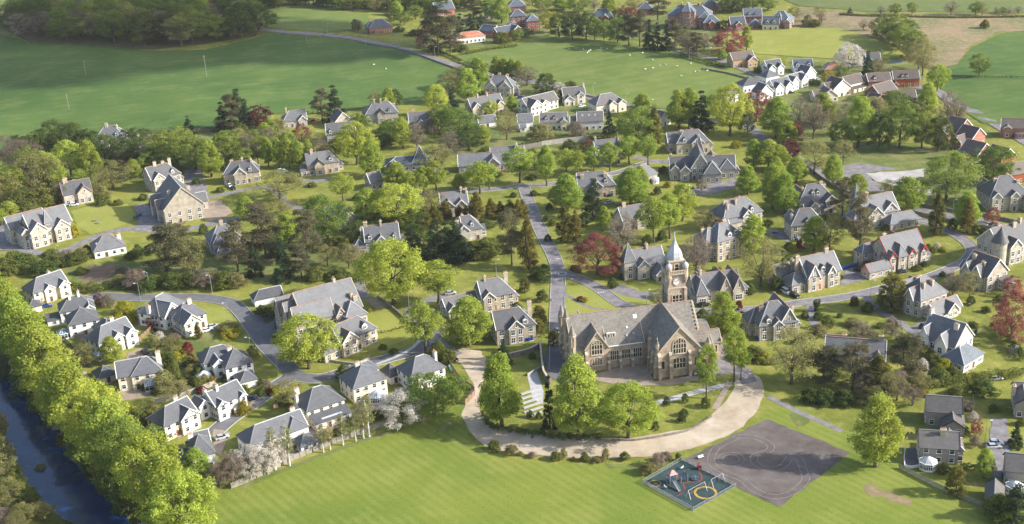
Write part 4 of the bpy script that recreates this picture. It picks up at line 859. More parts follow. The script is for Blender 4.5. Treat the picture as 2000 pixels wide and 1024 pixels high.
house('stone house behind the hall', 'with twin chimneys', (296, 352), (353, 338), 6.4, 10, 'hr', [(0.05, 0.42, -1.0, 5, 6.4, 'gv')], SS, chim=[(0.3, 5), (0.6, 6)], **V)
house('pale stone villa with central gable', 'beside two parked cars', (436, 341), (506, 334), 5.5, 9, 'hip', [(0.3, 0.64, -2, 4.5, 5.5, 'gv')], SS, chim=[(0.25, 6), (0.55, 5), (0.8, 4)], **V)
house('villa with angular bays', 'among dark pines', (412, 474), (470, 462), 5.6, 10, 'hip', [(0.04, 0.42, -2.2, 5, 5.6, 'hv'), (0.5, 0.9, -1.2, 5, 5.6, 'gv'), (0.1, 0.45, -5, -2, 3, 'hip')], GS, chim=[(0.5, 5)], **V)
house('black gabled stone villa', 'by the upper left lawn', (600, 323), (662, 315), 5.5, 9, 'hr', [(0.22, 0.52, -1.8, 4.5, 5.5, 'gv'), (-0.22, 0.22, -0.5, 5, 3.2, 'lean', 1.4)], SS, chim=[(0.18, 4.5), (0.35, 7)], **{**V, 'barge': 'dark_trim'})
house('small slate roofed cottage', 'half hidden by round trees', (724, 358), (748, 353), 3.8, 7.5, 'gu', (), SS, chim=[], **{**V, 'name': 'cottage'})
house('modern school building', 'with pointed glass roof', (752, 326), (838, 320), 3.2, 12, 'hip', [(0.62, 0.98, 1, 9, 3.4, 'pyr', 8), (0.1, 0.3, -2, 4, 3.2, 'pyr', 3), (0.9, 1.3, -4, 3, 2.8, 'flat')], GS, 'blue_slate', 'lead', name='school', cat='school', pitch=0.22)
house('half timbered stone villa', 'behind the tall yellow-green tree', (714, 473), (780, 466), 5.2, 10, 'gu', [(0.3, 0.62, -1.0, 5, 5.2, 'gv'), (-0.38, 0.0, 0, 5.5, 3.0, 'hip'), (-0.08, 0.8, 9, 13, 5.2, 'gu')], SS, chim=[(0.05, 5), (-0.04, 9), (0.98, 7)], timber=(1,), **V)
house('shaded stone house', 'between the large round trees', (671, 430), (698, 424), 6, 12, 'gv', [(-0.5, 0.2, 9, 16, 5.5, 'gu')], GS, **V)
house('pale twin gabled villa', 'above the clipped conifers', (862, 403), (914, 398), 5.0, 9, 'gu', [(0.06, 0.48, -1, 4.5, 5.0, 'gv'), (0.54, 0.94, -1, 4.5, 5.0, 'gv')], SS, chim=[(0.98, 4), (0.9, 6)], **V)
house('stone house behind dark spruces', 'left of the avenue', (905, 450), (942, 445), 5.0, 9, 'hr', [(-0.3, 0.3, -1, 9, 5, 'gv')], SS, chim=[(0.12, 6), (0.5, 7), (-0.25, 2)], **V)
house('chimneyed stone villa', 'behind the conical spruce', (1130, 366), (1202, 361), 5.4, 10, 'hr', [(0.35, 0.65, -1, 5, 5.4, 'gv')], SS, chim=[(0.12, 3), (0.3, 7), (0.75, 3)], **V)
n2 = house('small stone house with white conservatory', 'above the stone villas', (1253, 349), (1284, 338), 3.8, 9, 'hip', (), SS, chim=[(0.9, 7), (0.1, 5)], **V)
conservatory(n2, 7.5, -1.6, 3.6, 2.8)
n3 = house('stone church house with spire', 'beside the curved yard', (1309, 331), (1436, 327), 5.0, 9, 'gu', [(0.0, 0.15, -1.5, 5, 5, 'gv'), (0.15, 0.3, -3, 5, 5, 'gv'), (0.32, 0.6, -2, 16, 6.2, 'gv', 6.5), (0.5, 0.76, -7, 2, 4.6, 'hip', 4.5), (0.76, 1.0, -1, 9, 4.6, 'hip'), (0.42, 0.55, 13, 17.5, 9, 'pyr', 8)], GS, chim=[(0.02, 5), (0.28, 6), (0.68, 8)], **V)
house('half timbered villa', 'behind the stone church house', (1322, 281), (1386, 276), 5.5, 10, 'hip', [(0.45, 0.82, -1.2, 5, 5.5, 'gv'), (-0.2, 0.3, 4, 12, 5, 'gu')], SS, chim=[(0.15, 6), (0.55, 7)], timber=(1,), **V)
n5 = house('long stone stable block', 'behind the avenue trees', (896, 325), (1025, 317), 3.6, 9, 'gu', [(0.42, 0.62, -3, 6, 4.5, 'gv'), (0.5, 1.0, 4, 13, 5.0, 'gu'), (0.86, 0.92, 6, 9, 7.5, 'pyr', 4)], SS, chim=[(0.48, 7), (0.7, 8)], **{**V, 'name': 'stable_block'})
n6 = house('stone house with slim cone turret', 'at the end of the walled garden', (1165, 300), (1208, 296), 6, 10, 'gu', [(0.84, 1.08, -1.6, 1.8, 9.0, 'cone', 6), (0.3, 0.7, -1, 5, 6, 'gv')], GS, chim=[(0.05, 5)], **V)
house('red chimneyed stone villa', 'topmost of the upper cluster', (945, 171), (1002, 170), 6, 11, 'hip', [(0.04, 0.44, -1.2, 5.5, 6, 'gv'), (0.52, 0.92, -1.2, 5.5, 6, 'gv'), (1.0, 1.16, 3, 9, 4, 'hip')], SS, chim=[(0.25, 7), (0.5, 6), (0.75, 7)], **V)
house('twin gabled cream villa', 'below the red chimneyed villa', (922, 213), (983, 202), 5.5, 9.5, 'gu', [(0.0, 0.3, -1.0, 5, 5.5, 'gv'), (0.55, 0.75, -0.6, 5, 5.5, 'gv'), (0.78, 1.0, -1, 5, 5.5, 'gv')], SS, chim=[(0.3, 5), (0.6, 5)], **V)
house('slate roofed garage', 'below the twin gabled cream villa', (936, 241), (969, 237), 2.8, 7, 'gu', (), WR, 'slate', name='garage', cat='garage', wsp=8)
W2 = dict(wall=CR, roof='grey_tile', ridge='lead')
house('pale angular house', 'left in the upper white cluster', (1030, 208), (1090, 193), 5.4, 9, 'gu', [(0.0, 0.38, -3.5, 5, 5.4, 'gv'), (0.44, 0.62, -1.4, 4, 5.4, 'gv')], **W2)
house('pale house with tall end chimney', 'by the sheep field wall', (1101, 188), (1143, 184), 5.2, 9, 'gu', [(0.0, 0.46, -3, 5, 3.4, 'gv'), (0.62, 0.96, -0.9, 4.5, 5.2, 'gv')], chim=[(0.99, 4.5)], **W2)
house('brown roofed house with twin white gables', 'beside the far road', (1165, 207), (1219, 198), 5, 11, 'hip', [(0.42, 0.68, -2, 5, 5, 'gv'), (0.74, 1.02, -2, 5, 5, 'gv')], **W2)
house('white gable ended cottage', 'lower left of the white cluster', (1012, 239), (1041, 237), 5, 8, 'gu', [(0.1, 0.5, -3, 0, 2.8, 'gu')], WR, 'slate')
h7 = house('dormered house with glazed gable', 'lower middle of the white cluster', (1055, 240), (1108, 238), 4.4, 9.5, 'gu', [(0.76, 0.98, -2.0, 5, 5.0, 'gv')], CR, 'grey_tile', dorm=[(0.25, 1.6, 2.4), (0.55, 1.6, 2.4)])
house('long white house with rooflights', 'lower right of the white cluster', (1128, 238), (1178, 236), 5, 9.5, 'gu', [(-0.28, 0.0, 1, 8, 4, 'gu')], WR, 'grey_tile', sky=[(0.2, 0, 3, 7.6), (0.45, 0, 3, 7.6), (0.7, 0, 3, 7.6)])
house('white gabled cottage', 'hidden behind the tall limes', (1288, 236), (1310, 228), 4, 9, 'gv', (), WR, 'slate')
house('flat ridged stone villa', 'at the pasture edge', (714, 224), (777, 219), 5.5, 10, 'hip', [(0.36, 0.62, -1.0, 5, 5.5, 'gv'), (-0.1, 0.25, 2, 8, 4.5, 'gv')], SS, chim=[(0.3, 5), (0.65, 6), (0.9, 5)], **{**V, 'barge': 'dark_trim'})
house('low stone house', 'right of the flat ridged villa', (800, 241), (847, 237), 4.4, 9, 'gu', [(0.35, 0.6, -0.8, 4, 4.4, 'gv')], SS, chim=[(0.2, 5)], **V)
house('steep gabled stone cottage', 'below the upper pines', (655, 238), (686, 233), 4.2, 10, 'gv', (), SS, **V)
house('stone house with black barge boards', 'below the steep gabled cottage', (638, 263), (694, 258), 5, 9, 'gu', [(0.55, 0.95, -1, 4.5, 5, 'gv')], GS, timber=(1,), **V)
house('low slate roofed house', 'at the pasture hedge', (553, 238), (599, 233), 4, 9, 'hl', [(0.65, 1.0, -0.8, 5, 4, 'gv')], GS, **V)
house('dark stone mansion', 'hidden in the upper left trees', (186, 273), (242, 268), 7.5, 11, 'hip', [(0.2, 0.45, -1, 5, 7.5, 'gv'), (1.2, 1.5, 0, 4, 8, 'cone', 2.5)], GS, chim=[(0.4, 5), (0.75, 5)], **V)
# right hand villas
house('pale steep roofed chapel house', 'right of the clock tower', (1358, 571), (1447, 559), 4.6, 9.5, 'gu', [(0.0, 0.24, -2, 4, 4.6, 'hv', 4.6), (0.52, 0.76, -1.4, 9, 4.6, 'gv', 4.8), (0.79, 1.03, -2.2, 9, 4.6, 'gv', 4.8), (1.02, 1.18, 1, 6, 3.4, 'hip')], SS, **{**V, 'style': 'wb', 'barge': 'dressed_stone'})
house('many gabled stone villa', 'behind the pale lime', (1484, 637), (1559, 627), 5.8, 11.5, 'hip', [(0.34, 0.58, -1.0, 5, 5.8, 'gv'), (0.55, 1.0, 0.5, 14, 5.4, 'gv', 5.4), (-0.12, 0.4, 5, 12, 5, 'hip')], SS, chim=[(0.2, 6), (0.42, 9), (0.98, 5)], timber=(1,), **V)
house('half timbered stone villa with porch', 'above the crescent road', (1577, 541), (1642, 527), 6, 11, 'gu', [(0.0, 0.32, -0.9, 5.5, 6, 'gv', 4.4), (0.6, 0.82, -0.6, 5, 6, 'gv', 2.6), (-0.42, 0.0, 0.5, 7, 3.6, 'hl'), (-0.55, 0.2, 8, 14, 5, 'gu')], SS, chim=[(-0.05, 9), (0.7, 9), (-0.1, 5)], timber=(1,), **{**V, 'doorm': 'red_trim'})
house('tall chimneyed stone villa', 'with low gabled extension', (1799, 588), (1850, 570), 6.6, 11, 'hip', [(0.12, 1.1, -5.5, 0.2, 3.0, 'gu'), (0.5, 0.9, -6.5, -3, 3.0, 'gv'), (-0.08, 0.35, 2.5, 6.5, 6.6, 'gu', 3.4), (-0.05, 1.0, 10, 15, 6, 'gu')], SS, chim=[(0.3, 3), (0.62, 3), (0.55, 8.5)], **V)
house('dark roofed low cottage', 'behind a screen of pines', (1612, 694), (1728, 703), 3.4, 9, 'gu', [(0.0, 0.3, 4, 11, 3.6, 'gu'), (0.34, 0.48, -0.7, 4, 3.4, 'gv'), (0.78, 1.0, -0.9, 9, 3.4, 'gv')], GS, chim=[(0.3, 5.5), (0.92, 4.5)], **{**V, 'name': 'cottage'})
r6 = house('cream gabled villa with white annexe', 'beside the purple beech', (1864, 678), (1901, 654), 6.4, 12, 'gv', [(-0.14, 0.5, 2, 6, 6.4, 'gu', 3.6), (-0.06, 0.5, 8.5, 12.5, 6.4, 'gu', 3.8), (0.5, 1.1, 8, 13, 6, 'gu', 3.6)], CR, chim=[(0.35, 2), (0.1, 11), (0.5, 12)], **{**V, 'barge': 'lead', 'ridge': 'lead'})
house('white walled annexe', 'in front of the cream gabled villa', (1883, 713), (1921, 690), 3.0, 8.5, 'hip', (), WR, 'blue_slate', name='annexe', cat='annexe', wsp=4, ww=2.2)
R7V = {**V, 'barge': 'red_trim'}
house('red trimmed stone villa', 'with three red gablets', (1737, 503), (1809, 486), 6.0, 12, 'gu', [(-0.02, 0.16, -0.8, 4, 6, 'gv', 2.0), (0.2, 0.42, -1.3, 6, 6.2, 'hv', 3.6), (0.5, 0.68, -0.7, 4, 5.6, 'gv', 2.2), (0.84, 1.0, -0.6, 4, 5.8, 'gv', 2.0), (-0.62, -0.04, -2.5, 2.5, 3.0, 'gu', 2.2), (1.0, 1.2, 1, 8, 3, 'lean', 2.5), (-0.3, 0.5, 9, 14, 5.6, 'hip')], SS, chim=[(0.28, 9), (0.15, 7)], **R7V)
house('spired stone villa', 'left of the through road', (1694, 422), (1756, 410), 5.6, 12, 'gu', [(0.0, 0.46, -1.2, 9, 5.6, 'gv'), (0.52, 1.0, 0.4, 11, 5.6, 'gv'), (0.0, 0.26, 9.5, 13, 7.5, 'pyr', 8), (0.42, 1.35, -7, -1, 3.2, 'hip'), (-0.3, 0.0, 2, 8, 4.5, 'hip')], SS, chim=[(0.3, 10), (0.7, 11), (1.0, 9)], **V)
house('gabled stone villa above the lane', 'between round green trees', (1562, 395), (1631, 388), 6.0, 11, 'hip', [(0.7, 1.0, -1.6, 5.5, 6, 'gv'), (0.24, 0.46, -3.2, 2, 4.6, 'gv'), (0.1, 0.7, -2, 1, 3.6, 'gu')], SS, chim=[(0.18, 5), (0.72, 5.5)], dorm=[(0.42, 2.4, 1.6), (0.56, 2.4, 1.6)], **V)
house('hipped stone villa', 'behind the white flowered chestnut', (1546, 441), (1611, 436), 6.2, 10, 'hip', (), SS, chim=[(0.08, 4)], **V)
house('grey stone mansion with bays', 'at the right edge above the road', (1935, 385), (2010, 379), 6.6, 13, 'hip', [(0.02, 0.26, -1.2, 5, 6.6, 'gv'), (0.5, 0.72, -1.2, 5, 6.6, 'gv'), (0.85, 1.1, -5, 4, 5, 'gv')], GS, chim=[(0.25, 6), (0.62, 8), (0.8, 4)], **V)
house('round turreted stone villa', 'at the right edge', (1955, 486), (2025, 468), 7.2, 12, 'gu', [(-0.1, 0.2, -0.5, 3.7, 9.4, 'cone', 6.0), (0.2, 0.52, -1.3, 6, 7.2, 'gv')], GS, chim=[(0.35, 8), (0.6, 5)], **{**V, 'style': 'w'})
house('grey and cream corner villa', 'below the round turret', (1929, 541), (1969, 527), 6.0, 11, 'gv', [(-0.12, 0.5, 2, 6, 6, 'gu', 3.4), (-0.1, 0.5, 7, 10.5, 6, 'gu', 3.0), (0.5, 1.0, -3.5, 0.2, 3, 'lean', 1.2)], SS, chim=[(0.3, 9), (0.85, 5), (0.2, 4)], **V)
house('stone villa with blue glazed wing', 'right of the round trees', (1414, 428), (1489, 412), 6.6, 11, 'hip', [(0.46, 0.7, -1.2, 5, 6.6, 'gv'), (0.12, 0.44, -1.2, 5, 4.6, 'gu'), (-0.2, 0.08, 1, 6, 3, 'lean', 1.2)], SS, chim=[(0.18, 3), (0.42, 4), (0.68, 8)], timber=(1,), **V)
house('tall three storey stone villa', 'behind the bare tree', (1402, 473), (1452, 459), 8.6, 10, 'hip', [(-0.25, 0.4, 3, 11, 8.2, 'hip')], SS, chim=[(-0.1, 8), (0.6, 6)], **V)
house('spired stone lodge', 'left of the clock tower', (1244, 520), (1299, 511), 5.4, 9.5, 'gu', [(0.0, 0.42, -1.2, 5, 5.4, 'gv'), (-0.42, -0.02, 0.5, 4.8, 7.2, 'pyr', 7.0), (0.5, 0.95, -5.5, 0.5, 3.0, 'gv')], SS, chim=[(0.5, 8), (0.3, 9)], **V)
house('low house with white skylight', 'behind the bare tree', (1217, 432), (1268, 423), 4.4, 9, 'gu', [(0.5, 0.92, -1.4, 5, 4.4, 'gv')], SS, sky=[(0.35, 0, 2.6, 7.0)], **V)
# grey harled houses bottom right
HB = dict(wall='grey_harl', roof='grey_tile', ridge='grey_trim', name='harled_house', barge='dark_trim', pitch=0.38)
house('grey harled house', 'rear of the two by the park tree', (1810, 803), (1879, 808), 5.0, 8, 'gu', [(0.42, 1.06, -4.6, 3, 2.9, 'gv', 2.2)], **HB)
b2 = house('grey harled house with octagonal conservatory', 'by the park boundary', (1797, 873), (1873, 878), 5.2, 8, 'gu', [(1.0, 1.14, 1.5, 8, 4.2, 'hip'), (0.7, 1.0, 6, 11, 4, 'gv')], chim=[(0.6, 3.2)], door=None, **HB)
conservatory(b2, 2.2, -2.4, 4.6, 4.4)
b3 = house('grey house with round white sunroom', 'at the lower right edge', (1965, 919), (2012, 924), 5.0, 8, 'gu', (), door=None, **HB)
conservatory(b3, 2.3, -2.6, 4.4, 4.0)
house('grey tiled garage', 'at the lower right corner', (1925, 974), (1959, 979), 2.6, 7.5, 'gv', (), nowin=True, **{**HB, 'name': 'garage', 'cat': 'garage'})
house('grey gabled house', 'cut off by the right edge', (1984, 788), (2020, 791), 5.0, 9, 'gv', [(0.0, 0.6, 6, 12, 5, 'gu')], chim=[(-0.05, 5)], **HB)
house('small dark shed', 'beside the tall park tree', (1738, 838), (1753, 839), 1.9, 2.6, 'gu', (), 'timber_grey', 'grey_tile', name='shed', cat='shed', nowin=True, pitch=0.2)
# brick houses right
BK = dict(wall='red_brick', roof='brown_tile', ridge='terracotta', name='brick_house', wsp=3.4)
def bk(short, ext, p1, p2, *a, **k): house(short, ext, p1, p2, *a, **{**BK, **k})
bk('brick house with white gablets', 'alone beside the meadow', (1956, 249), (2004, 251), 5, 8.5, 'gu', [(0.1, 0.4, -1, 4, 5, 'gv'), (0.6, 0.95, -2, 2, 2.6, 'lean', 1.2)], timber=(1,))
bk('brick house at the road bend', 'first of the brick row', (1874, 254), (1898, 245), 5, 9, 'gv', [(-0.6, 0.3, 3, 9, 4, 'gu')])
bk('brick house with brown gable', 'second of the brick row', (1898, 272), (1925, 263), 5, 9, 'gv', [(-0.5, 0.3, 2, 8, 4, 'gu')])
bk('brick house with flat white porch', 'third of the brick row', (1909, 304), (1939, 294), 5, 10, 'gv', [(-0.5, 0.1, -1, 4, 2.6, 'flat')])
bk('brick house behind the dark oak', 'fourth of the brick row', (1956, 312), (1984, 303), 4.6, 9, 'gv')
bk('brick house at the right edge', 'fifth of the brick row', (1976, 342), (2012, 336), 4.6, 9, 'gu')
bk('brown brick house', 'left of the far brick close', (1697, 160), (1741, 157), 5, 9, 'gu', [(0.15, 0.75, -2.4, 2, 2.8, 'lean', 1.2)], dorm=[(0.3, 1.2, 2.2)])
bk('wide brick house', 'end of the far brick close', (1746, 155), (1796, 153), 5, 9, 'gu', [(-0.05, 0.15, -3, 2, 2.6, 'gv')], dorm=[(0.35, 1.0, 2), (0.52, 1.0, 2)])
bk('brick gable house', 'below the far brick close', (1718, 184), (1752, 174), 5, 10, 'gu', [(-0.3, 0.1, -2, 5, 3, 'gv')])
bk('brick house above the limes', 'lowest of the far brick close', (1741, 195), (1790, 193), 5, 9, 'gu', [(0.1, 0.8, -2.4, 2, 2.8, 'lean', 1.2), (0.85, 1.1, -3, 4, 4, 'gv')], dorm=[(0.3, 1.0, 2), (0.6, 1.0, 2)])
bk('beige house', 'left of the far brick close', (1628, 175), (1662, 169), 5, 10, 'gv', [(-0.2, 0.3, 2, 9, 5, 'gu')], wall=CR)
bk('beige house with long porch', 'behind the golden shrubs', (1656, 166), (1690, 158), 5, 9, 'gu', [(0.0, 1.1, -2.2, 1, 2.6, 'lean', 1.2)], wall=CR)
bk('brown tiled bungalow', 'above the wooded park', (1605, 190), (1637, 187), 3.4, 9, 'gv', [(-0.3, 0.8, 3, 9, 3.4, 'gu')], wall=CR, name='bungalow')
bk('white house with red roof', 'in the far white cluster', (1613, 136), (1646, 136), 3.6, 9, 'hip', [(0.0, 0.45, 2, 10, 4.2, 'hip')], wall=WR, roof='red_tile')
bk('pale farmhouse', 'by the blue pool', (1693, 119), (1720, 118), 4.4, 9, 'gu', [(-0.1, 0.4, 0, 12, 4.8, 'gv')], wall=GS, roof='slate')
bk('tan brick house with gabled wing', 'below the far copper beech', (1432, 118), (1474, 114), 5, 9, 'gu', [(0.6, 1.05, -3, 6, 4.2, 'gv')], wall='buff_brick')
WC = dict(wall=WR, roof='slate_estate', ridge='lead', name='white_house')
for sh, ex, p1, p2, D_, bl in [
    ('white pyramid roofed far house', 'left in the far white cluster', (1452, 168), (1492, 161), 10, 'pyr'), ('tall white far house', 'behind the pyramid roofed one', (1497, 152), (1522, 147), 9, 'pyr'),
    ('white twin gabled far house', 'centre of the far white cluster', (1543, 162), (1575, 152), 9, 'g2'), ('white far house with bright end gable', 'right in the far white cluster', (1571, 150), (1594, 143), 9, 'gv'),
    ('white far house with front gable', 'above the copper beech', (1513, 172), (1546, 165), 10, 'g2'), ('white far house behind limes', 'left end of the far white cluster', (1420, 187), (1449, 181), 9, 'pyr'),
    ('dark roofed far house with dormers', 'top of the far white cluster', (1551, 132), (1588, 131), 9, 'd'), ('white gable fronted far house', 'top left of the far white cluster', (1500, 134), (1529, 130), 10, 'g2'), ('low white far house', 'beside the far copper beech', (1483, 183), (1510, 178), 9, 'gv')]:
    if bl == 'g2': house(sh, ex, p1, p2, 4.8, D_-2, 'gu', [(0.0, 0.42, -1.5, 5, 5, 'gv'), (0.6, 1.0, -1.5, 5, 5, 'gv')], pitch=0.46, **WC)
    elif bl == 'd': house(sh, ex, p1, p2, 3.6, D_, 'gu', dorm=[(0.2, 1.2, 2), (0.8, 1.2, 2)], **{**WC, 'roof': 'blue_slate'})
    else: house(sh, ex, p1, p2, 4.6, D_-2, bl, pitch=0.46, **WC)
# far buildings
FB = dict(wall='red_brick', roof='blue_slate', ridge='lead', name='brick_house', wsp=3.2)
house('long red brick hospital block', 'with central gabled tower', (1304, 30), (1386, 30), 9, 14, 'hip', [(0.28, 0.66, -3, 12, 12, 'hip'), (0.38, 0.56, -5, 6, 12.5, 'pyr', 6), (0.75, 1.0, -2, 10, 8, 'hip')], chim=[(0.3, 7), (0.7, 7)], cat='hospital', **{**FB, 'name': 'hospital'})
for sh, ex, p1, p2, hh, D_, ty, bl, wl in [
    ('pale far bungalow', 'below the brick hospital block', (1319, 45), (1357, 44), 4, 11, 'gu', [(0.5, 0.9, -2, 5, 4, 'gv')], CR), ('brick far house with white bay', 'right of the hospital block', (1374, 45), (1407, 43), 5, 10, 'hip', [(0.3, 0.65, -2, 4, 5, 'gv')], 'red_brick'),
    ('brick far house with white gable', 'left of the far garage', (1428, 48), (1456, 46), 5, 10, 'gu', [(0.3, 0.7, -2, 4, 5, 'gv')], 'red_brick'), ('dormered far house', 'behind the far garage', (1453, 33), (1488, 31), 4.6, 11, 'gu', [], 'red_brick'),
    ('brick far garage', 'between the far brick houses', (1463, 49), (1486, 48), 3, 8, 'hip', [], 'red_brick'), ('far brick house with long dormers', 'at the sports field corner', (1489, 48), (1521, 47), 4, 11, 'gu', [], CR),
    ('far brick villa with conical roof', 'right end of the far brick row', (1500, 40), (1544, 40), 5.5, 13, 'hip', [(0.75, 1.0, -3, 6, 5.5, 'gv'), (0.4, 0.6, -1, 4, 6, 'pyr', 5)], 'red_brick'), ('brick far house with timber gable', 'behind the dark round trees', (1152, 34), (1198, 33), 4.6, 12, 'hip', [(0.5, 0.8, -2, 4, 4.6, 'gv')], 'red_brick'),
    ('brick far house half hidden by a pine', 'left of the hospital block', (1246, 18), (1275, 17), 5, 11, 'hip', [], 'red_brick'), ('grey far house', 'behind the hospital block', (1368, 14), (1402, 13), 5, 12, 'hip', [], 'red_brick'),
    ('blue roofed brick house', 'alone by the far road', (722, 56), (766, 53), 4.6, 12, 'hip', [(-0.1, 0.3, 3, 10, 5, 'pyr', 4), (0.5, 0.8, 4, 12, 5, 'pyr', 4)], 'red_brick'), ('tall red brick house', 'with bright orange gable', (997, 33), (1027, 31), 9, 10, 'hip', [], 'red_brick'),
    ('red brick house with dark stair tower', 'right of the tall red house', (1029, 42), (1054, 40), 7, 10, 'hip', [], 'red_brick'), ('orange gabled brick house', 'below the tall red house', (963, 62), (977, 58), 4.5, 12, 'gv', [], 'red_brick'), ('second orange gabled house', 'beside the far white shrub', (1003, 60), (1019, 57), 4.5, 12, 'gv', [(-1.6, 0.3, 3, 11, 4, 'gu')], 'red_brick'),
    ('large slate roofed brick house', 'behind the dark pines', (853, 22), (888, 18), 4.5, 13, 'gu', [], 'red_brick'), ('slate roofed far house', 'at the top edge', (993, 14), (1027, 12), 5, 13, 'hip', [], 'red_brick'), ('dark dormered far house', 'behind the conifers', (947, 28), (967, 27), 4, 10, 'gu', [], GS)]:
    house(sh, ex, p1, p2, hh, D_, ty, bl, dorm=[(0.3, 1.3, 2.2), (0.7, 1.3, 2.2)] if 'dormer' in sh else (), **{**FB, 'wall': wl})
house('white house with red tiled roof', 'above the sheep field', (892, 76), (948, 72), 4.2, 11, 'hip', [(0.3, 0.75, 3, 9, 6.0, 'flat'), (-0.32, 0.0, 2, 9, 3, 'flat')], WR, 'red_tile', 'terracotta', name='white_house', pitch=0.25)

# ------------------------------------------------------------------ the church with its clock tower
CW = 12.093
f_ = lambda u: u/CW
CS = 'church_stone'
church = house('sandstone church', 'with steep slate roofs and tall clock tower', (1187, 677), (1257, 668), 8.0, 16, 'gu', [
    (f_(-11.5), f_(31), 0.6, 16.4, 8.0, 'gu', 8.6), (f_(-7.6), 0, -0.6, 8, 8.4, 'gv', 5.6), (f_(13.4), f_(28), -11.3, 8, 9.0, 'gv', 8.3),
    (f_(28.2), f_(37.5), -3, 3.5, 6.0, 'gu', 3.2), (f_(27), f_(33), -8, -1, 7.0, 'gu', 2.6), (f_(33), f_(36), 3, 9, 7.5, 'lean', 2.0), (f_(-8), f_(-3.6), 14, 18.5, 7, 'pyr', 7.6)], CS, 'slate_old', 'terracotta',
    name='church', cat='church', rise=7.5, nowin=True, barge='dressed_stone', pitch=0.53)
church['group'] = 'church and its grounds'
def arch_window(w, h, lights, parent, loc, rz=0, arch=True, trans=1):
    """stone tracery with round-headed lights; panes are sub-parts"""
    b = MB(); st = 'dressed_stone'; t = 0.28; r = w/2; zc = h-r if arch else h
    b.box(-r-t, -r, -0.18, 0.05, 0, zc, st); b.box(r, r+t, -0.18, 0.05, 0, zc, st); b.box(-r-t*1.3, r+t*1.3, -0.3, 0.05, -0.35, 0, st)
    top = []
    if arch:
        n = 12
        for i in range(n):
            a0, a1 = math.pi*i/n, math.pi*(i+1)/n
            q = [(rr*math.cos(a), zc+rr*math.sin(a)) for rr, a in ((r, a0), (r+t, a0), (r+t, a1), (r, a1))]
            b.solid([(x, 0.05, z) for x, z in q], [(x, -0.18, z) for x, z in q], st)
        top = [(r*math.cos(math.pi*i/n), zc+r*math.sin(math.pi*i/n)) for i in range(n+1)]
    else: b.box(-r-t, r+t, -0.18, 0.05, h, h+t, st); top = [(r, h), (-r, h)]
    for k in range(1, lights):
        x = -r+w*k/lights; zt = zc+(math.sqrt(max(0, r*r-x*x))*0.92 if arch else 0); b.box(x-0.11, x+0.11, -0.14, 0.0, 0, zt, st)
    for k in range(trans): z = zc*(k+1)/(trans+1) if not arch else zc*(0.55 if trans == 1 else (k+1)/(trans+1)); b.box(-r, r, -0.13, 0.0, z-0.09, z+0.09, st)
    if arch:
        for k in range(lights):
            xc = -r+w*(k+0.5)/lights; rr = w/lights/2*0.9
            for i in range(6):
                a0, a1 = math.pi*i/6, math.pi*(i+1)/6
                b.beam((xc+rr*math.cos(a0), -0.08, zc-0.1+rr*math.sin(a0)), (xc+rr*math.cos(a1), -0.08, zc-0.1+rr*math.sin(a1)), 0.14, st)
        for xc in ([-r*0.4, r*0.4] if lights > 2 else [0]):
            rr = r*0.26
            for i in range(8):
                a0, a1 = 2*math.pi*i/8, 2*math.pi*(i+1)/8
                b.beam((xc+rr*math.cos(a0), -0.08, zc+r*0.52+rr*math.sin(a0)), (xc+rr*math.cos(a1), -0.08, zc+r*0.52+rr*math.sin(a1)), 0.12, st)
    o = b.build('window', parent, loc); o.rotation_euler = (0, 0, rz)
    # one pane per light
    for k in range(lights):
        x0, x1 = -r+w*k/lights, -r+w*(k+1)/lights; f = lambda x: zc+(math.sqrt(max(0, r*r-x*x)) if arch else 0)
        g = MB(); xm = (x0+x1)/2; g.poly([(x0, -0.04, 0), (x1, -0.04, 0), (x1, -0.04, f(x1)), (xm, -0.04, f(xm)), (x0, -0.04, f(x0))], 'glass'); g.build('pane', o)
    return o
arch_window(3.4, 4.9, 4, church, (-3.8, -0.6, 6.0)); arch_window(3.4, 2.6, 4, church, (-3.8, -0.6, 2.2), trans=1)
for x in (2.2, 6.1, 10.0): arch_window(2.6, 3.2, 4, church, (x, 0.0, 3.0), arch=False)
arch_window(4.2, 5.2, 5, church, (20.7, -11.3, 8.2)); arch_window(4.0, 3.4, 4, church, (20.7, -11.3, 3.0), arch=False)
for x in (15.2, 26.3): arch_window(1.1, 3.2, 1, church, (x, -11.3, 3.2), trans=0)
for v in (-9, -5.5, -2): arch_window(1.3, 4, 1, church, (13.4, v, 3.5), -math.pi/2, trans=0)
arch_window(1.6, 2.2, 2, church, (30.0, -8.0, 4.2), arch=False, trans=0); arch_window(1.6, 2.0, 2, church, (30.0, -8.0, 1.2), arch=False, trans=0); arch_window(1.4, 2.4, 2, church, (35.5, -3, 2.6), arch=False, trans=0)
for v in (4, 8.5, 13): arch_window(1.4, 5, 2, church, (-11.5, v, 3.0), -math.pi/2)
arch_window(1.2, 2.6, 1, church, (-9.6, 0.6, 3.0), trans=0)
bt = MB()
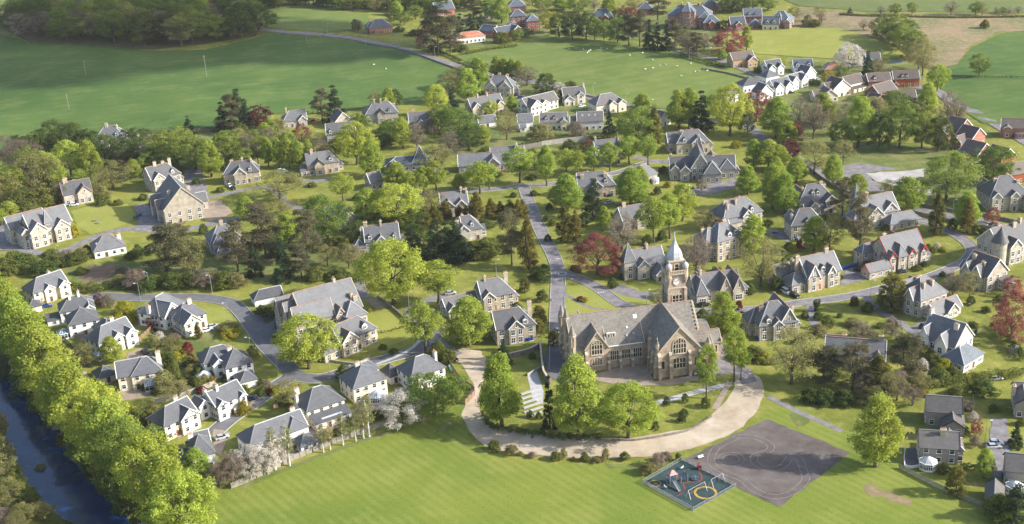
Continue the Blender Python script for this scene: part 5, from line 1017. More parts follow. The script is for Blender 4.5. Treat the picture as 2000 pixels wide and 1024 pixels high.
def buttress(x, y, h, w=0.9, d=1.3, rz=0):
    b = MB(); b.box(-w/2, w/2, -d, 0, -0.2, h*0.55, CS); b.box(-w/2*0.92, w/2*0.92, -d*0.62, 0, h*0.55, h, CS)
    b.solid([(-w/2, -d, h*0.55), (w/2, -d, h*0.55), (w/2, 0, h*0.55), (-w/2, 0, h*0.55)], [(-w/2, -d*0.55, h*0.55+0.8), (w/2, -d*0.55, h*0.55+0.8), (w/2, 0, h*0.55+0.8), (-w/2, 0, h*0.55+0.8)], 'dressed_stone')
    b.solid([(-w/2, -d*.66, h), (w/2, -d*.66, h), (w/2, 0, h), (-w/2, 0, h)], [(-w/2, -0.1, h+0.9), (w/2, -0.1, h+0.9), (w/2, 0, h+0.9), (-w/2, 0, h+0.9)], 'dressed_stone')
    o = b.build('buttress', church, (x, y, 0)); o.rotation_euler = (0, 0, rz)
for x in (0.1, 4.1, 8.1): buttress(x, 0.0, 4.6)
for x in (13.9, 17.6, 24.0, 27.5): buttress(x, -11.3, 8.0, 1.0, 1.4)
for v in (-10.8, -7, -3.6): buttress(13.4, v, 7.0, 0.9, 1.1, -math.pi/2)
for x in (-11, -7.4): buttress(x, 0.6 if x < -8 else -0.6, 6.5)
for v in (2.5, 6.5, 10.8, 15): buttress(-11.5, v, 7.0, 1.0, 1.3, -math.pi/2)
buttress(33.0, -8.0, 6.0)
def pinnacle(x, y, z, r, h, sp):
    b = MB(); b.frust(0, 0, r, 0, r*0.92, h, CS, 8); b.frust(0, 0, r*1.2, h, r*1.2, h+0.35, 'dressed_stone', 8)
    for i in range(8): a = 2*math.pi*i/8+0.39; b.box(r*1.0*math.cos(a)-.09, r*1.0*math.cos(a)+.09, r*1.0*math.sin(a)-.09, r*1.0*math.sin(a)+.09, h*0.72, h, 'dressed_stone')
    b.frust(0, 0, r*1.1, h+0.35, 0.06, h+sp, 'slate_old', 8); b.frust(0, 0, 0.16, h+sp-0.2, 0.05, h+sp+0.6, 'dressed_stone', 6); b.build('pinnacle', church, (x, y, z))
pinnacle(-11.6, 0.8, 0, 1.15, 13.0, 4.0); pinnacle(-11.8, 8.5, 0, 0.9, 16.0, 4.0); pinnacle(-11.6, 16.0, 0, 1.15, 13.5, 4.2); pinnacle(13.4, -11.0, 8.4, 0.55, 3.4, 2.2); pinnacle(31.6, -7.6, 0, 0.85, 8.5, 2.4); pinnacle(13.2, -3.6, 8.4, 0.5, 2.6, 2.0)
# crow-stepped parapet on the right end gable and transept finial
b = MB()
for i in range(9):
    v = 0.6+i*0.88; b.box(30.9, 31.6, v, v+0.9, 8.0+i*0.95-0.4, 8.0+i*0.95+1.0, 'dressed_stone'); b.box(30.9, 31.6, 16.4-(v+0.9-0.6), 16.4-(v-0.6), 8.0+i*0.95-0.4, 8.0+i*0.95+0.98, 'dressed_stone')
b.box(37.5, 38.0, -3.2, 3.7, 5.0, 7.2, 'dressed_stone'); b.build('parapet', church)
b = MB()
b.box(-0.2, 1.2+10.5, -0.45, -0.15, 7.9, 8.15, 'white_trim'); b.build('gutter', church)
b = MB(); b.box(-1.5, 1.5, -0.1, 0.6, -0.9, 0.9, 'white_trim'); dm = b.build('dormer', church, (1.8, 2.4, 10.6))
for x in (-0.75, 0, 0.75): arch_window(0.66, 1.3, 1, dm, (x, -0.1, -0.65), arch=False, trans=0)
for (x, v, z, s) in ((11.0, 6.4, 14.2, 1.0), (7.0, 1.9, 9.9, 0.6), (9.3, 2.2, 10.2, 0.6), (7.6, 4.0, 11.8, 0.5)):
    b = MB(); b.box(-0.6*s, 0.6*s, -0.07, 0.07, -0.7*s, 0.7*s, 'white_trim' if s != 0.6 else 'conserv_glass'); o = b.build('roof_window', church, (x, v, z+0.35)); o.rotation_euler = (-math.pi/2+math.atan(1.06), 0, 0)
# tower: a part of the church with its own pieces
TU, TV = 29.2, 21.0
b = MB(); w = 2.95
b.box(-w-0.35, w+0.35, -w-0.35, w+0.35, -0.3, 7, CS); b.box(-w, w, -w, w, 7, 23.0, CS)
for z, q in ((7.0, 0.25), (17.3, 0.18), (22.6, 0.4)): b.box(-w-q, w+q, -w-q, w+q, z, z+0.45, 'dressed_stone')
for sx in (-1, 1):
    for sy in (-1, 1): b.box(sx*w-0.5, sx*w+0.5, sy*w-0.5, sy*w+0.5, 7.4, 17.3, CS)
b.box(-w*0.78, w*0.78, -w*0.78, w*0.78, 23.0, 27.2, CS); b.box(-w*0.95, w*0.95, -w*0.95, w*0.95, 27.0, 27.5, 'dressed_stone')
tower = b.build('tower', church, (TU, TV, 0))
for rz in (0, -math.pi/2, math.pi/2, math.pi):
    c_, s_ = math.cos(rz), math.sin(rz); L3 = lambda x, y, z: (c_*x-s_*y, s_*x+c_*y, z)
    for x in (-1.15, 0, 1.15): arch_window(0.85, 4.6, 1, tower, L3(x, -w, 10.6), rz, trans=2)
    b = MB()                                           # clock
    n = 28
    for i in range(n):
        a0, a1 = 2*math.pi*i/n, 2*math.pi*(i+1)/n; b.beam((1.35*math.cos(a0), -0.1, 1.35*math.sin(a0)), (1.35*math.cos(a1), -0.1, 1.35*math.sin(a1)), 0.25, 'dressed_stone')
    b.poly([(1.3*math.cos(2*math.pi*i/n), -0.06, 1.3*math.sin(2*math.pi*i/n)) for i in range(n)][::1], 'clock_white')
    for i in range(12):
        a = 2*math.pi*i/12; b.beam((0.98*math.cos(a), -0.09, 0.98*math.sin(a)), (1.2*math.cos(a), -0.09, 1.2*math.sin(a)), 0.1, 'dark_trim', 0.03)
    b.beam((0, -0.11, 0), (0.25, -0.11, 0.6), 0.12, 'dark_trim', 0.03); b.beam((0, -0.13, 0), (-0.85, -0.13, 0.35), 0.09, 'dark_trim', 0.03)
    o = b.build('clock_face', tower, L3(0, -w, 19.9)); o.rotation_euler = (0, 0, rz)
    b = MB(); b.box(-2.4, 2.4, -0.95, 0, -0.35, 0, 'dressed_stone'); b.box(-2.4, 2.4, -0.95, -0.75, 0.95, 1.15, 'dressed_stone')   # balcony
    for i in range(9): x = -2.25+i*0.56; b.frust(x, -0.85, 0.14, 0, 0.12, 0.95, 'dressed_stone', 6)
    o = b.build('balcony', tower, L3(0, -w, 23.1)); o.rotation_euler = (0, 0, rz)
    arch_window(1.3, 2.6, 1, tower, L3(0, -w*0.78, 23.8), rz, trans=1)
for sx in (-1, 1):
    for sy in (-1, 1):
        b = MB(); b.frust(0, 0, 0.5, -3.2, 1.0, -1.0, CS, 10); b.frust(0, 0, 1.0, -1.0, 1.0, 2.4, CS, 10); b.frust(0, 0, 1.15, 2.4, 1.15, 2.7, 'dressed_stone', 10)
        zs = [(1.1, 2.7), (1.12, 3.0), (0.95, 3.5), (0.6, 3.9), (0.2, 4.1), (0.05, 4.8)]
        for (r0, z0), (r1, z1) in zip(zs, zs[1:]): b.frust(0, 0, r0, z0, r1, z1, 'dome_lead', 12)
        b.build('corner_turret', tower, (sx*w*0.98, sy*w*0.98, 22.6), smooth=False)
b = MB(); zs = [(2.6, 27.5), (2.72, 27.9), (2.66, 28.6), (2.35, 29.7), (1.85, 30.7), (1.3, 31.6), (0.85, 32.5), (0.52, 33.4), (0.3, 34.4), (0.05, 36.9)]
for (r0, z0), (r1, z1) in zip(zs, zs[1:]): b.frust(0, 0, r0, z0, r1, z1, 'dome_lead', 8, math.pi/8)
dome = b.build('dome', tower)
b = MB()
for k in range(8):
    a = math.pi/8+k*math.pi/4
    for (r0, z0), (r1, z1) in zip(zs, zs[1:-1]): b.beam((r0*math.cos(a), r0*math.sin(a), z0), (r1*math.cos(a), r1*math.sin(a), z1), 0.14, 'lead')
b.frust(0, 0, 0.25, 36.2, 0.25, 36.5, 'lead', 8); b.beam((0, 0, 36.4), (0, 0, 37.8), 0.08, 'dark_trim'); b.beam((-0.6, 0, 37.2), (0.6, 0, 37.2), 0.06, 'dark_trim'); b.build('dome_ribs', dome)
# terrace wall and memorial steps left of the church
def wall(pts, h, t, m, lab, name='stone_wall', cat='wall', cope=None):
    P = [G(*p) for p in pts]; C = smooth_line([Vector((p.x, p.y, 0)) for p in P], 5) if len(P) > 2 else [Vector((P[0].x, P[0].y, 0)).lerp(Vector((P[1].x, P[1].y, 0)), i/10) for i in range(11)]
    o0 = P[0].copy(); b = MB(); A, B = offset(C, t/2), offset(C, -t/2); A2, B2 = offset(C, t/2+0.06), offset(C, -t/2-0.06)
    for i in range(len(C)-1):
        q = [B[i], B[i+1], A[i+1], A[i]]; q2 = [B2[i], B2[i+1], A2[i+1], A2[i]]; z = [T(a.x, a.y)-o0.z for a in q]
        b.solid([(a.x-o0.x, a.y-o0.y, zz-0.3) for a, zz in zip(q, z)], [(a.x-o0.x, a.y-o0.y, zz+h) for a, zz in zip(q, z)], m)
        if cope: b.solid([(a.x-o0.x, a.y-o0.y, zz+h) for a, zz in zip(q2, z)], [(a.x-o0.x, a.y-o0.y, zz+h+0.15) for a, zz in zip(q2, z)], cope)
    o = b.build(name, None, o0); tag(o, lab, cat, 'boundary walls'); return o
wall([(1055, 678), (1062, 735), (1075, 752)], 2.2, 0.5, 'drystone', 'dark retaining wall left of the church', cope='dressed_stone')
wall([(995, 700), (1035, 690), (1055, 678)], 1.8, 0.5, 'drystone', 'terrace wall below the square stone villa', cope='dressed_stone')
for i in range(6):
    x, y = 1018+i*1.5, 765+i*9.0; a, b2_ = G(x, y+6), G(x+36, y-6); m_ = MB(); m_.beam((0, 0, 0.12), (b2_.x-a.x, b2_.y-a.y, 0.12), 0.9, 'paving', 0.35)
    o = m_.build('stone_step', None, a); tag(o, ['topmost', 'second', 'third', 'fourth', 'fifth', 'lowest'][i]+' pale memorial step on the slope left of the church', 'step', 'memorial steps')
wall([(1030, 735), (1062, 716)], 0.9, 0.35, 'drystone_light', 'pale stair parapet left of the church', 'stair_parapet', 'parapet')

# ------------------------------------------------------------------ trees (kind, x, y of base, crown width, height in photo pixels)
TREES = '''
lime -8 640 85 110;lime 22 672 90 118;lime 48 706 95 125;lime 76 742 95 128;lime 100 775 95 130;lime 150 842 100 125;bright 190 880 105 128;lime 226 918 105 130;oak 262 952 105 125;bright 300 992 108 132;lime 338 1036 110 138;bright 372 1075 110 140;lime 128 812 85 105;lime -30 612 80 100
dark 20 742 34 50;dark 48 778 38 52;gbush 76 806 34 40;dark 105 838 34 44;gbush 132 868 32 30;oak 160 912 40 58;dark 190 942 44 58;dark 222 976 46 60;dark 252 1008 46 60;gbush 280 1034 40 44;wbush 292 1042 36 34;gbush 150 890 26 24;gbush 238 1000 30 26;gbush 205 960 28 26
obush -6 850 44 52;obush 2 895 44 46;olive 8 945 46 56;gbush 28 950 38 36;olive 22 990 48 54;gbush 60 985 38 32;obush 78 1010 42 30;bbush 10 1030 44 40;gbush 104 1026 34 22;obush 80 922 26 14;gbush 42 972 34 34;obush -12 990 44 56;olive 48 1030 44 44;gbush 128 1034 28 16;obush 20 915 30 30
bare 52 332 62 62;bare 18 322 62 60;dark 76 302 45 42;dark 112 290 62 52;dark 142 294 62 52;oak 62 352 62 62;lime 96 362 50 62;bright 140 346 55 68;lime 180 352 48 74;lime 112 367 42 60;olive 74 382 72 80;lime 30 388 60 62;olive 8 402 55 55;gbush 40 412 60 40;gbush 86 402 50 38;lime 20 425 45 30;dark 40 300 40 34
olive 222 368 66 52;bare 241 327 32 46;lime 263 347 32 34;dark 206 318 60 52;dark 250 322 52 48;bare 302 322 52 62;dark 272 304 60 52;oak 348 327 72 76;oak 384 332 52 62;lime 414 346 48 70;oak 452 322 54 64;bare 492 322 42 66;dark 325 322 50 50;dark 175 300 50 45;spruce 370 262 22 36
obush 197 386 30 28;gbush 203 399 26 17;ybush 147 462 19 28;bush 271 505 24 28;bush 300 496 24 22;bush 398 457 18 20;bbush 128 512 34 24;gbush 148 515 38 22;gbush 12 538 42 36;bush 50 527 46 32;gbush 30 518 40 28;bush 88 537 40 30;gbush 108 520 38 24;obush 160 505 34 20
pine 328 535 62 78;olive 378 542 52 76;pine 466 530 48 78;pine 352 520 45 70;lime 482 430 40 44;bbush 265 560 42 36;gbush 340 562 38 32;bare 402 566 38 42;gbush 440 562 42 32;bush 292 566 38 26;gbush 372 560 35 30;obush 460 560 40 28;gbush 420 556 30 25
spruce 437 256 34 58;spruce 470 252 44 80;pine 455 258 34 60;spruce 484 252 30 60;maroon 503 246 52 40;pine 630 240 27 56;spruce 656 237 46 72;olive 546 276 36 42;copper 590 276 32 34;lime 525 326 26 56;lime 546 329 24 57;lime 566 329 24 57;lime 586 329 24 52;lime 606 326 24 50;oak 505 320 38 62;bare 629 312 32 42;gbush 658 298 30 28;bright 697 322 62 78;lime 728 346 48 68;bare 520 290 40 40;gbush 470 262 26 22
stem 671 395 38 52;olive 548 391 78 54;olive 548 424 52 32;lime 566 480 52 62;oak 640 468 70 84;pine 520 505 60 84;spruce 556 548 42 86;pine 602 510 45 86;pine 590 545 36 56;spruce 500 540 36 70;lime 722 442 62 70;bright 780 444 80 80;dark 760 450 50 36;lime 775 368 48 48;stem 805 388 24 50;stem 830 384 30 56;stem 853 380 40 62;olive 850 332 58 46;lime 898 371 30 30;olive 845 424 40 52;stem 938 378 44 60;stem 956 370 28 48
cypress 872 426 20 32;cypress 898 427 15 26;cypress 912 427 15 25;cypress 932 433 27 56;cypress 960 427 22 38;cypress 978 426 18 32;cypress 997 427 21 36;cypress 1013 429 18 38;cypress 1022 425 17 34;cypress 850 440 26 36;cypress 830 448 26 40;spruce 855 513 66 84;spruce 892 508 62 76;spruce 808 512 56 70;spruce 873 500 50 66;dark 828 482 32 36;gbush 950 496 66 30;bush 920 496 40 24;pine 1000 518 40 90;cypress 1033 526 32 98;bush 950 445 26 16;bbush 690 500 36 22;gbush 680 490 40 26
stem 1015 357 44 66;stem 1068 363 33 58;oak 1045 332 28 40;lime 1067 330 32 44;stem 1107 342 34 48;stem 1130 346 24 50;stem 1160 339 29 50;stem 1191 335 32 54;stem 1229 320 34 50;stem 1266 322 30 52;bush 1112 300 26 28;copper 1150 296 16 26;gbush 1140 297 16 18;lime 1108 412 60 68;oak 1086 402 26 28;spruce 1160 427 42 80;cypress 1103 474 28 70;cypress 1125 472 20 60;lime 1232 400 62 68;lime 1250 374 40 46;stem 1277 474 46 82;stem 1308 466 42 84;lime 1332 432 58 70;lime 1180 452 30 46;bare 1215 492 62 80;copper 1167 536 84 80;olive 1376 452 40 40;bare 1358 548 62 96;lime 1460 380 44 52;lime 1470 498 52 74;olive 1486 560 68 92;weep 1370 374 20 28;lime 1472 330 36 54;lime 1500 332 46 56
maroon 1541 312 40 40;olive 1590 340 52 62;lime 1627 360 38 54;olive 1646 324 38 48;lime 1555 357 46 48;lime 1514 370 44 60;lime 1531 418 50 76;lime 1508 408 46 82;lime 1520 332 44 46;lime 1673 380 42 38;lime 1770 414 66 64;oak 1848 394 84 92;oak 1940 358 66 68;pine 1645 422 30 62;pine 1678 492 46 90;cypress 1827 460 27 82;cypress 1888 456 26 66;lime 1884 450 50 72;lime 1590 490 50 64;olive 1620 492 42 68;copper 1937 438 26 34;bush 1612 432 14 14;olive 1740 382 36 30
bushconifer 1741 605 46 80;pot 1595 608 14 22;bushconifer 1668 597 16 20;bush 1694 608 22 18;bush 1598 624 18 16;gbush 1616 641 24 26;weep 1741 660 36 44;weep 1683 662 46 34;obush 1664 634 26 14;obush 1674 640 22 12;weep 1860 576 42 46;olive 1893 582 30 52;bush 1896 595 15 17;copper 1974 668 72 105;copper 1977 574 36 38;olive 1545 750 82 106;pine 1608 748 52 58;pine 1664 762 50 72;cypress 1712 768 46 72;pine 1762 752 52 78;bare 1752 782 46 58;obush 1600 655 26 22;bush 1572 620 14 14
ybush 1805 700 26 26;gbush 1822 714 30 26;ybush 1842 724 30 24;gbush 1862 736 26 20;gbush 1832 746 36 30;wbush 1800 726 26 26;bush 1583 785 34 26;bush 1612 788 36 28;bush 1648 790 38 28;bush 1918 768 46 28;obush 1700 790 46 36;ybush 1805 772 18 12;wbush 1983 690 20 16;gbush 1870 770 30 16;bush 1775 760 30 22;gbush 1730 800 26 24
lime 1710 912 84 130;lime 1922 934 38 54;bushconifer 1866 966 34 60;spruce 1982 1016 70 70;spruce 1982 872 30 44;copper 1906 852 22 34;bbush 1905 872 20 22;bush 1843 922 24 18;gbush 1950 1010 50 45;bush 1883 848 16 16;bbush 1888 798 30 14;bush 1940 805 16 16;gbush 1995 830 18 14;wbush 1900 822 18 18
lime 980 834 78 132;lime 1130 858 88 148;bright 1228 855 102 96;spruce 1074 838 30 105;spruce 985 712 32 50;spruce 962 722 18 30;stem 1380 778 36 98;stem 1434 745 40 98;lime 1411 664 60 88;stem 1447 742 28 70;lime 917 675 82 88;stem 832 692 60 96;stem 857 592 68 78;bright 770 594 112 118;oak 918 660 40 30;bright 604 720 98 98;olive 604 720 50 60
oak 850 810 96 76;blossom 788 828 78 66;birch 566 910 32 88;birch 538 918 34 84;birch 710 857 30 64;birch 721 853 36 92;birch 695 862 26 62;birch 670 870 28 64;birch 645 879 24 54;birch 632 884 26 54;blossom 488 935 60 66;bare 455 948 52 70;blossom 522 926 54 62;bare 430 952 42 48;bare 408 962 30 30;blossom 545 905 38 56
olive 166 716 40 42;lime 221 708 44 48;lime 390 944 54 64;ybush 250 628 32 42;ybush 243 612 28 26;ybush 82 592 14 14;ybush 20 560 12 16;rbush 367 688 20 20;rbush 345 848 24 20;maroon 298 640 24 22;ybush 478 808 24 26;ybush 450 657 34 14;obush 445 645 40 16;cypress 388 662 12 30;gbush 268 835 38 38;obush 242 825 30 34;bush 318 862 24 24;gbush 285 826 24 24;ybush 262 812 20 20;maroon 195 596 24 22;bbush 212 600 24 26;olive 350 790 44 44;obush 322 762 36 40;gbush 330 720 30 34;olive 335 700 34 40;gbush 345 745 18 44;ybush 345 705 16 20;ybush 355 690 22 14;obush 375 735 24 24;bush 390 740 20 22;gbush 385 760 26 26;ybush 416 750 12 16;rbush 395 768 18 14;wbush 365 770 16 14;wbush 312 665 20 18;gbush 400 725 22 22;bbush 425 735 20 20;bbush 340 670 24 20;ybush 395 715 14 14;gbush 165 600 18 16;obush 118 740 34 28;gbush 186 788 50 32
gbush 552 790 22 22;olive 565 790 46 44;ybush 540 770 22 18;rbush 528 770 14 14;obush 495 700 22 26;gbush 475 770 26 18;bbush 520 758 20 16;bush 673 740 26 30;gbush 855 700 34 34;gbush 876 706 28 24;ybush 722 610 6 9;bush 690 622 12 14;gbush 748 682 14 10;bush 770 690 16 10;bush 528 620 34 24;bush 550 640 20 22;bush 512 612 22 16;gbush 538 664 14 10
bush 1088 660 12 12;bushconifer 1053 655 22 34;bushconifer 1058 635 20 40;bushconifer 1052 618 18 24;bushconifer 1081 675 18 34;bushconifer 1025 570 18 30;bush 1060 588 22 22;bush 1060 550 24 26;bush 1047 532 16 12;bush 1064 530 16 14;ybush 1012 586 14 12;gbush 1045 545 20 16;bush 1197 562 16 20;ybush 1140 588 16 7;rbush 1134 586 14 7;olive 1286 600 30 36;bush 1120 528 12 10;ybush 1128 532 14 6;bush 1043 382 14 10;bush 1073 410 13 14;bush 1068 432 14 14;bush 1003 385 12 10;bush 1464 574 20 22;bush 1373 632 24 30;bush 1395 640 20 26;bush 1447 632 18 24;rbush 1443 605 14 18;bush 1516 567 24 30;bush 1293 470 20 20;bush 1265 478 18 20;bush 1208 490 16 18;bush 1295 338 16 14;bush 1283 380 14 16;ybush 1304 366 12 12;rbush 1562 482 12 14;ybush 1548 490 16 14;gbush 1540 485 16 12;ybush 1438 288 18 14;bush 1906 456 18 18;bush 1922 460 16 16;bush 1938 466 18 18;bush 1860 446 18 20;gbush 1822 494 14 12;bush 1812 488 12 12;wbush 1830 484 12 10;ybush 1840 490 14 8;gbush 1790 528 18 10;bush 1806 520 14 10;bush 1280 838 14 16;bush 1302 792 12 18;bush 1338 786 12 18;bush 1378 795 18 20;bush 1336 812 16 14;bush 1332 824 14 16;bush 1170 825 14 14;bush 1035 815 12 14;bush 1052 818 12 14
gbush 965 880 20 20;obush 998 888 22 20;obush 1016 890 10 9;bbush 1040 893 16 10;gbush 1087 898 18 17;obush 1094 897 12 10;obush 1102 894 12 20;obush 1120 899 8 7;gbush 1142 900 15 17;obush 1150 901 12 9;obush 1166 902 22 10;obush 1183 900 14 26;gbush 1220 898 16 16;obush 1265 925 30 22;bbush 1285 910 26 26;gbush 1325 900 10 16;bbush 1300 900 20 18
oak 770 268 40 36;lime 788 290 34 58;bare 815 288 38 48;gbush 757 256 26 20;lime 752 232 26 40;olive 735 215 24 34;lime 760 215 28 42;dark 775 210 22 34;bbush 840 262 24 30;bright 855 228 38 60;spruce 884 220 30 46;olive 880 195 42 48;lime 915 200 46 64;lime 936 175 42 58;oak 862 254 46 46;oak 896 268 72 54;dark 916 294 46 44;bare 880 302 52 48;lime 945 282 32 36;olive 990 274 44 54;bright 960 228 25 30;lime 1000 218 20 32;oak 928 150 40 34;olive 895 172 36 40
dark 1068 182 34 38;bare 1030 168 44 42;lime 970 152 26 40;lime 986 153 26 38;lime 1000 155 24 38;lime 1014 157 26 36;blossom 1090 182 26 22;cypress 1094 200 12 24;bbush 1125 268 32 32;spruce 1190 262 24 46;obush 1060 272 42 30;ybush 1062 182 16 10;gbush 1115 172 22 14;oak 1243 285 72 72;cypress 1278 286 26 76;lime 1255 225 40 40;dark 1215 262 20 20
lime 1326 252 46 74;lime 1346 248 40 72;spruce 1370 254 48 78;bright 1425 266 68 94;copper 1477 238 50 64;lime 1515 270 56 76;bare 1560 264 52 74;bare 1588 272 48 84;lime 1606 244 42 60;lime 1537 284 42 46;lime 1676 288 62 94;dark 1716 294 42 66;oak 1756 290 68 88;bare 1652 264 42 64;oak 1640 290 40 50;dark 1832 294 46 64;oak 1800 290 44 70;pine 1788 280 22 70;olive 1700 232 60 40;oak 1750 222 56 42;dark 1460 260 26 40;oak 1400 235 40 50;copper 1550 280 34 40;olive 1625 250 34 46;lime 1810 225 40 60;bright 1830 180 34 52;bare 1850 240 36 66;bare 1868 250 40 62;olive 1825 255 30 40
blossom 1657 138 52 54;spruce 1694 148 22 50;yellowtree 1617 168 27 32;yellowtree 1698 192 24 24;bbush 1660 185 16 14;olive 1715 140 20 26;oak 1640 155 24 26;bush 1578 160 20 10;gbush 1592 165 18 10;yellowtree 1530 134 12 18;bush 1482 142 18 14;lime 1410 118 20 20;gbush 1478 130 12 18
dark 1722 72 34 38;oak 1735 86 40 40;oak 1756 98 44 44;olive 1776 118 44 46;olive 1794 136 40 48;oak 1745 78 48 48;oak 1766 92 48 50;oak 1786 114 46 50;olive 1802 148 42 70;oak 1912 150 30 42;bare 1686 60 16 24;bare 1702 60 14 22;olive 1740 28 13 18;bare 1720 28 16 16;oak 1750 29 13 22;oak 1781 29 18 24;bare 1857 30 26 28;oak 1905 30 20 26;olive 1918 31 22 24;bare 1945 28 12 14;oak 1958 28 12 14;bare 1970 29 14 16;bare 1988 28 14 16;gbush 1923 56 14 18;obush 1578 50 18 22;gbush 1592 52 18 14;bare 1605 48 14 26;olive 1600 40 20 26;spruce 1660 26 10 12
pine 856 108 46 78;pine 880 104 40 60;pine 840 92 30 50;maroon 830 82 24 38;spruce 900 72 26 46;spruce 920 62 22 36;spruce 940 58 20 34;oak 960 40 30 42;lime 980 46 34 46;yellowtree 1076 64 36 42;dark 1092 74 38 46;dark 1118 78 40 50;dark 1145 77 40 50;oak 1162 79 26 42;oak 1180 80 26 40;dark 1206 84 34 44;pine 1228 90 30 50;pine 1250 92 30 56;spruce 1268 97 24 60;spruce 1284 99 24 56;spruce 1302 99 24 60;pine 1318 100 24 50;bare 1345 108 42 48;pine 1362 112 24 40;copper 1421 106 52 52;lime 1458 100 22 46;bare 1375 100 30 36;oak 1340 96 34 36;olive 1060 50 22 40;oak 1010 80 22 22;wbush 1002 58 20 18;dark 1020 72 34 16;gbush 980 84 30 22;wbush 925 82 24 12;copper 820 92 16 18;oak 790 50 26 26;dark 770 40 26 22;lime 775 30 26 26;oak 812 38 26 26;pine 925 40 26 40;bare 700 62 18 24;dark 695 60 16 22;gbush 745 64 20 12;gbush 728 66 18 12;copper 762 58 12 12;bush 780 62 20 10;bush 810 70 26 12;bush 850 100 26 18;gbush 900 100 26 14;gbush 880 92 26 14
copper 1235 50 34 36;copper 1220 40 30 30;lime 1190 40 34 46;oak 1210 62 30 30;pine 1285 40 34 48;oak 1130 26 36 30;lime 1100 20 36 26;bare 1160 22 28 24;oak 1060 22 34 28;dark 1410 24 34 30;dark 1440 22 36 28;oak 1470 18 34 26;dark 1425 14 34 26;oak 1500 20 30 22;olive 1360 50 34 28;bare 1345 60 30 26;dark 1412 58 20 18;olive 1550 40 26 24;olive 1240 20 30 24;dark 920 20 34 30;lime 900 14 36 28;oak 870 10 34 26;olive 1040 10 30 24
dark 700 472 40 40;gbush 745 508 30 20;olive 682 524 36 46;bare 706 540 30 42;gbush 660 545 34 22;dark 745 452 56 44;dark 802 456 48 46;gbush 1470 702 40 26;ybush 1492 706 28 18;bare 1690 774 40 50;olive 1735 788 44 56;bare 1782 792 40 38;olive 1792 764 40 36;olive 470 302 40 50;lime 440 302 36 44;oak 560 302 40 40;olive 612 294 36 36;gbush 640 302 30 22;lime 530 264 30 30;lime 520 278 34 36;gbush 690 278 40 26;oak 702 264 40 40;dark 735 288 50 30;bush 755 282 36 22;olive 640 520 40 40;gbush 620 545 36 26;oak 480 330 36 40;dark 330 340 40 40;oak 300 335 40 40;dark 430 330 44 50;lime 0 440 40 30;bare 30 360 50 50;oak 5 370 50 50;gbush 60 420 40 24;olive 120 395 34 40;lime 160 372 36 40
gbush 120 690 22 22;obush 135 700 20 20;gbush 200 735 24 20;gbush 160 760 24 16;bush 150 690 14 14;gbush 285 760 18 12;gbush 225 800 24 16;obush 300 812 24 24;ybush 296 800 14 12;gbush 330 812 22 22;bush 308 770 18 16;gbush 355 760 24 24;obush 402 752 20 22;gbush 368 715 22 20;bush 410 730 18 18;wbush 380 750 14 12;rbush 372 702 14 12;gbush 320 690 24 20;obush 300 675 26 22;gbush 345 672 20 14;gbush 430 770 24 18;gbush 460 780 18 12;bush 505 750 16 14;gbush 512 770 22 14;gbush 408 690 16 12;gbush 425 700 16 14;ybush 385 705 12 10;bush 440 745 14 14;gbush 540 860 24 14;gbush 620 870 24 14;gbush 590 875 22 14;bush 660 850 20 14;gbush 690 830 24 16;gbush 740 815 24 16;bush 765 790 18 16;gbush 800 770 22 16;bush 470 905 26 18;gbush 500 890 24 16;gbush 445 915 26 18;gbush 330 900 24 20;gbush 300 880 22 18;obush 310 900 22 20;gbush 350 920 24 18
gbush 250 560 30 18;obush 232 552 26 16;gbush 300 556 34 20;gbush 322 548 30 18;bush 205 565 24 14;obush 180 562 22 12;gbush 160 535 22 14;bbush 240 535 26 14;gbush 1530 655 20 14;bush 1470 650 16 14;gbush 1560 670 20 14;bush 1640 620 10 8;gbush 1720 640 16 10;bush 1780 600 14 12;gbush 1900 640 18 12;gbush 1925 610 16 12;bush 1950 590 16 14;gbush 1880 640 14 10;bush 1840 540 12 10;gbush 1690 520 18 12;bush 1640 545 12 10;gbush 1510 520 22 14;bush 1540 510 18 12;gbush 1400 530 16 10;gbush 1430 460 20 12;bush 1400 440 16 12;gbush 1500 440 18 12;bush 1590 430 16 12;gbush 1650 440 20 14;bush 1700 400 18 12;gbush 1730 450 16 12;bush 1790 470 14 12;gbush 1340 400 26 16;bush 1320 420 20 14;gbush 1260 400 26 18;bush 1190 430 18 16;gbush 1150 390 20 14;bush 1140 440 20 16;gbush 1080 440 16 12;bush 1070 470 14 12;gbush 1260 520 16 12;bush 1215 545 12 12;gbush 1330 545 18 12;bush 1350 560 14 14;gbush 960 420 18 14;gbush 980 470 20 12;bush 900 480 26 20;gbush 1000 470 18 14;bush 870 480 24 20;gbush 920 345 26 12;gbush 970 345 22 10;bush 1040 350 20 10;gbush 1000 300 24 14;gbush 950 300 26 14;bush 1180 300 18 12;gbush 1215 310 16 12;bush 870 340 16 12;gbush 820 350 20 12;bush 780 345 18 12;gbush 740 380 20 12;bush 700 390 18 12;gbush 610 365 16 10;bush 570 355 20 12;gbush 430 375 16 10;bush 385 360 18 14;gbush 300 400 16 10;bush 280 390 18 12;gbush 230 400 18 10;bush 110 470 16 12;gbush 100 500 26 14;bush 170 490 16 12;gbush 255 505 20 14;bush 335 490 24 18;gbush 370 480 26 18;bush 390 490 22 18;gbush 480 470 26 18;bush 500 490 26 20;gbush 540 500 26 20;bush 620 490 26 20;gbush 655 480 24 18;gbush 940 605 14 8;bush 1010 600 14 10;gbush 980 690 16 10;bush 1040 700 14 12'''
for ln in TREES.strip().split('\n'):
    for it in ln.split(';'):
        k, x, y, w_, h_ = it.split(); tree(k, float(x), float(y), float(w_), float(h_))
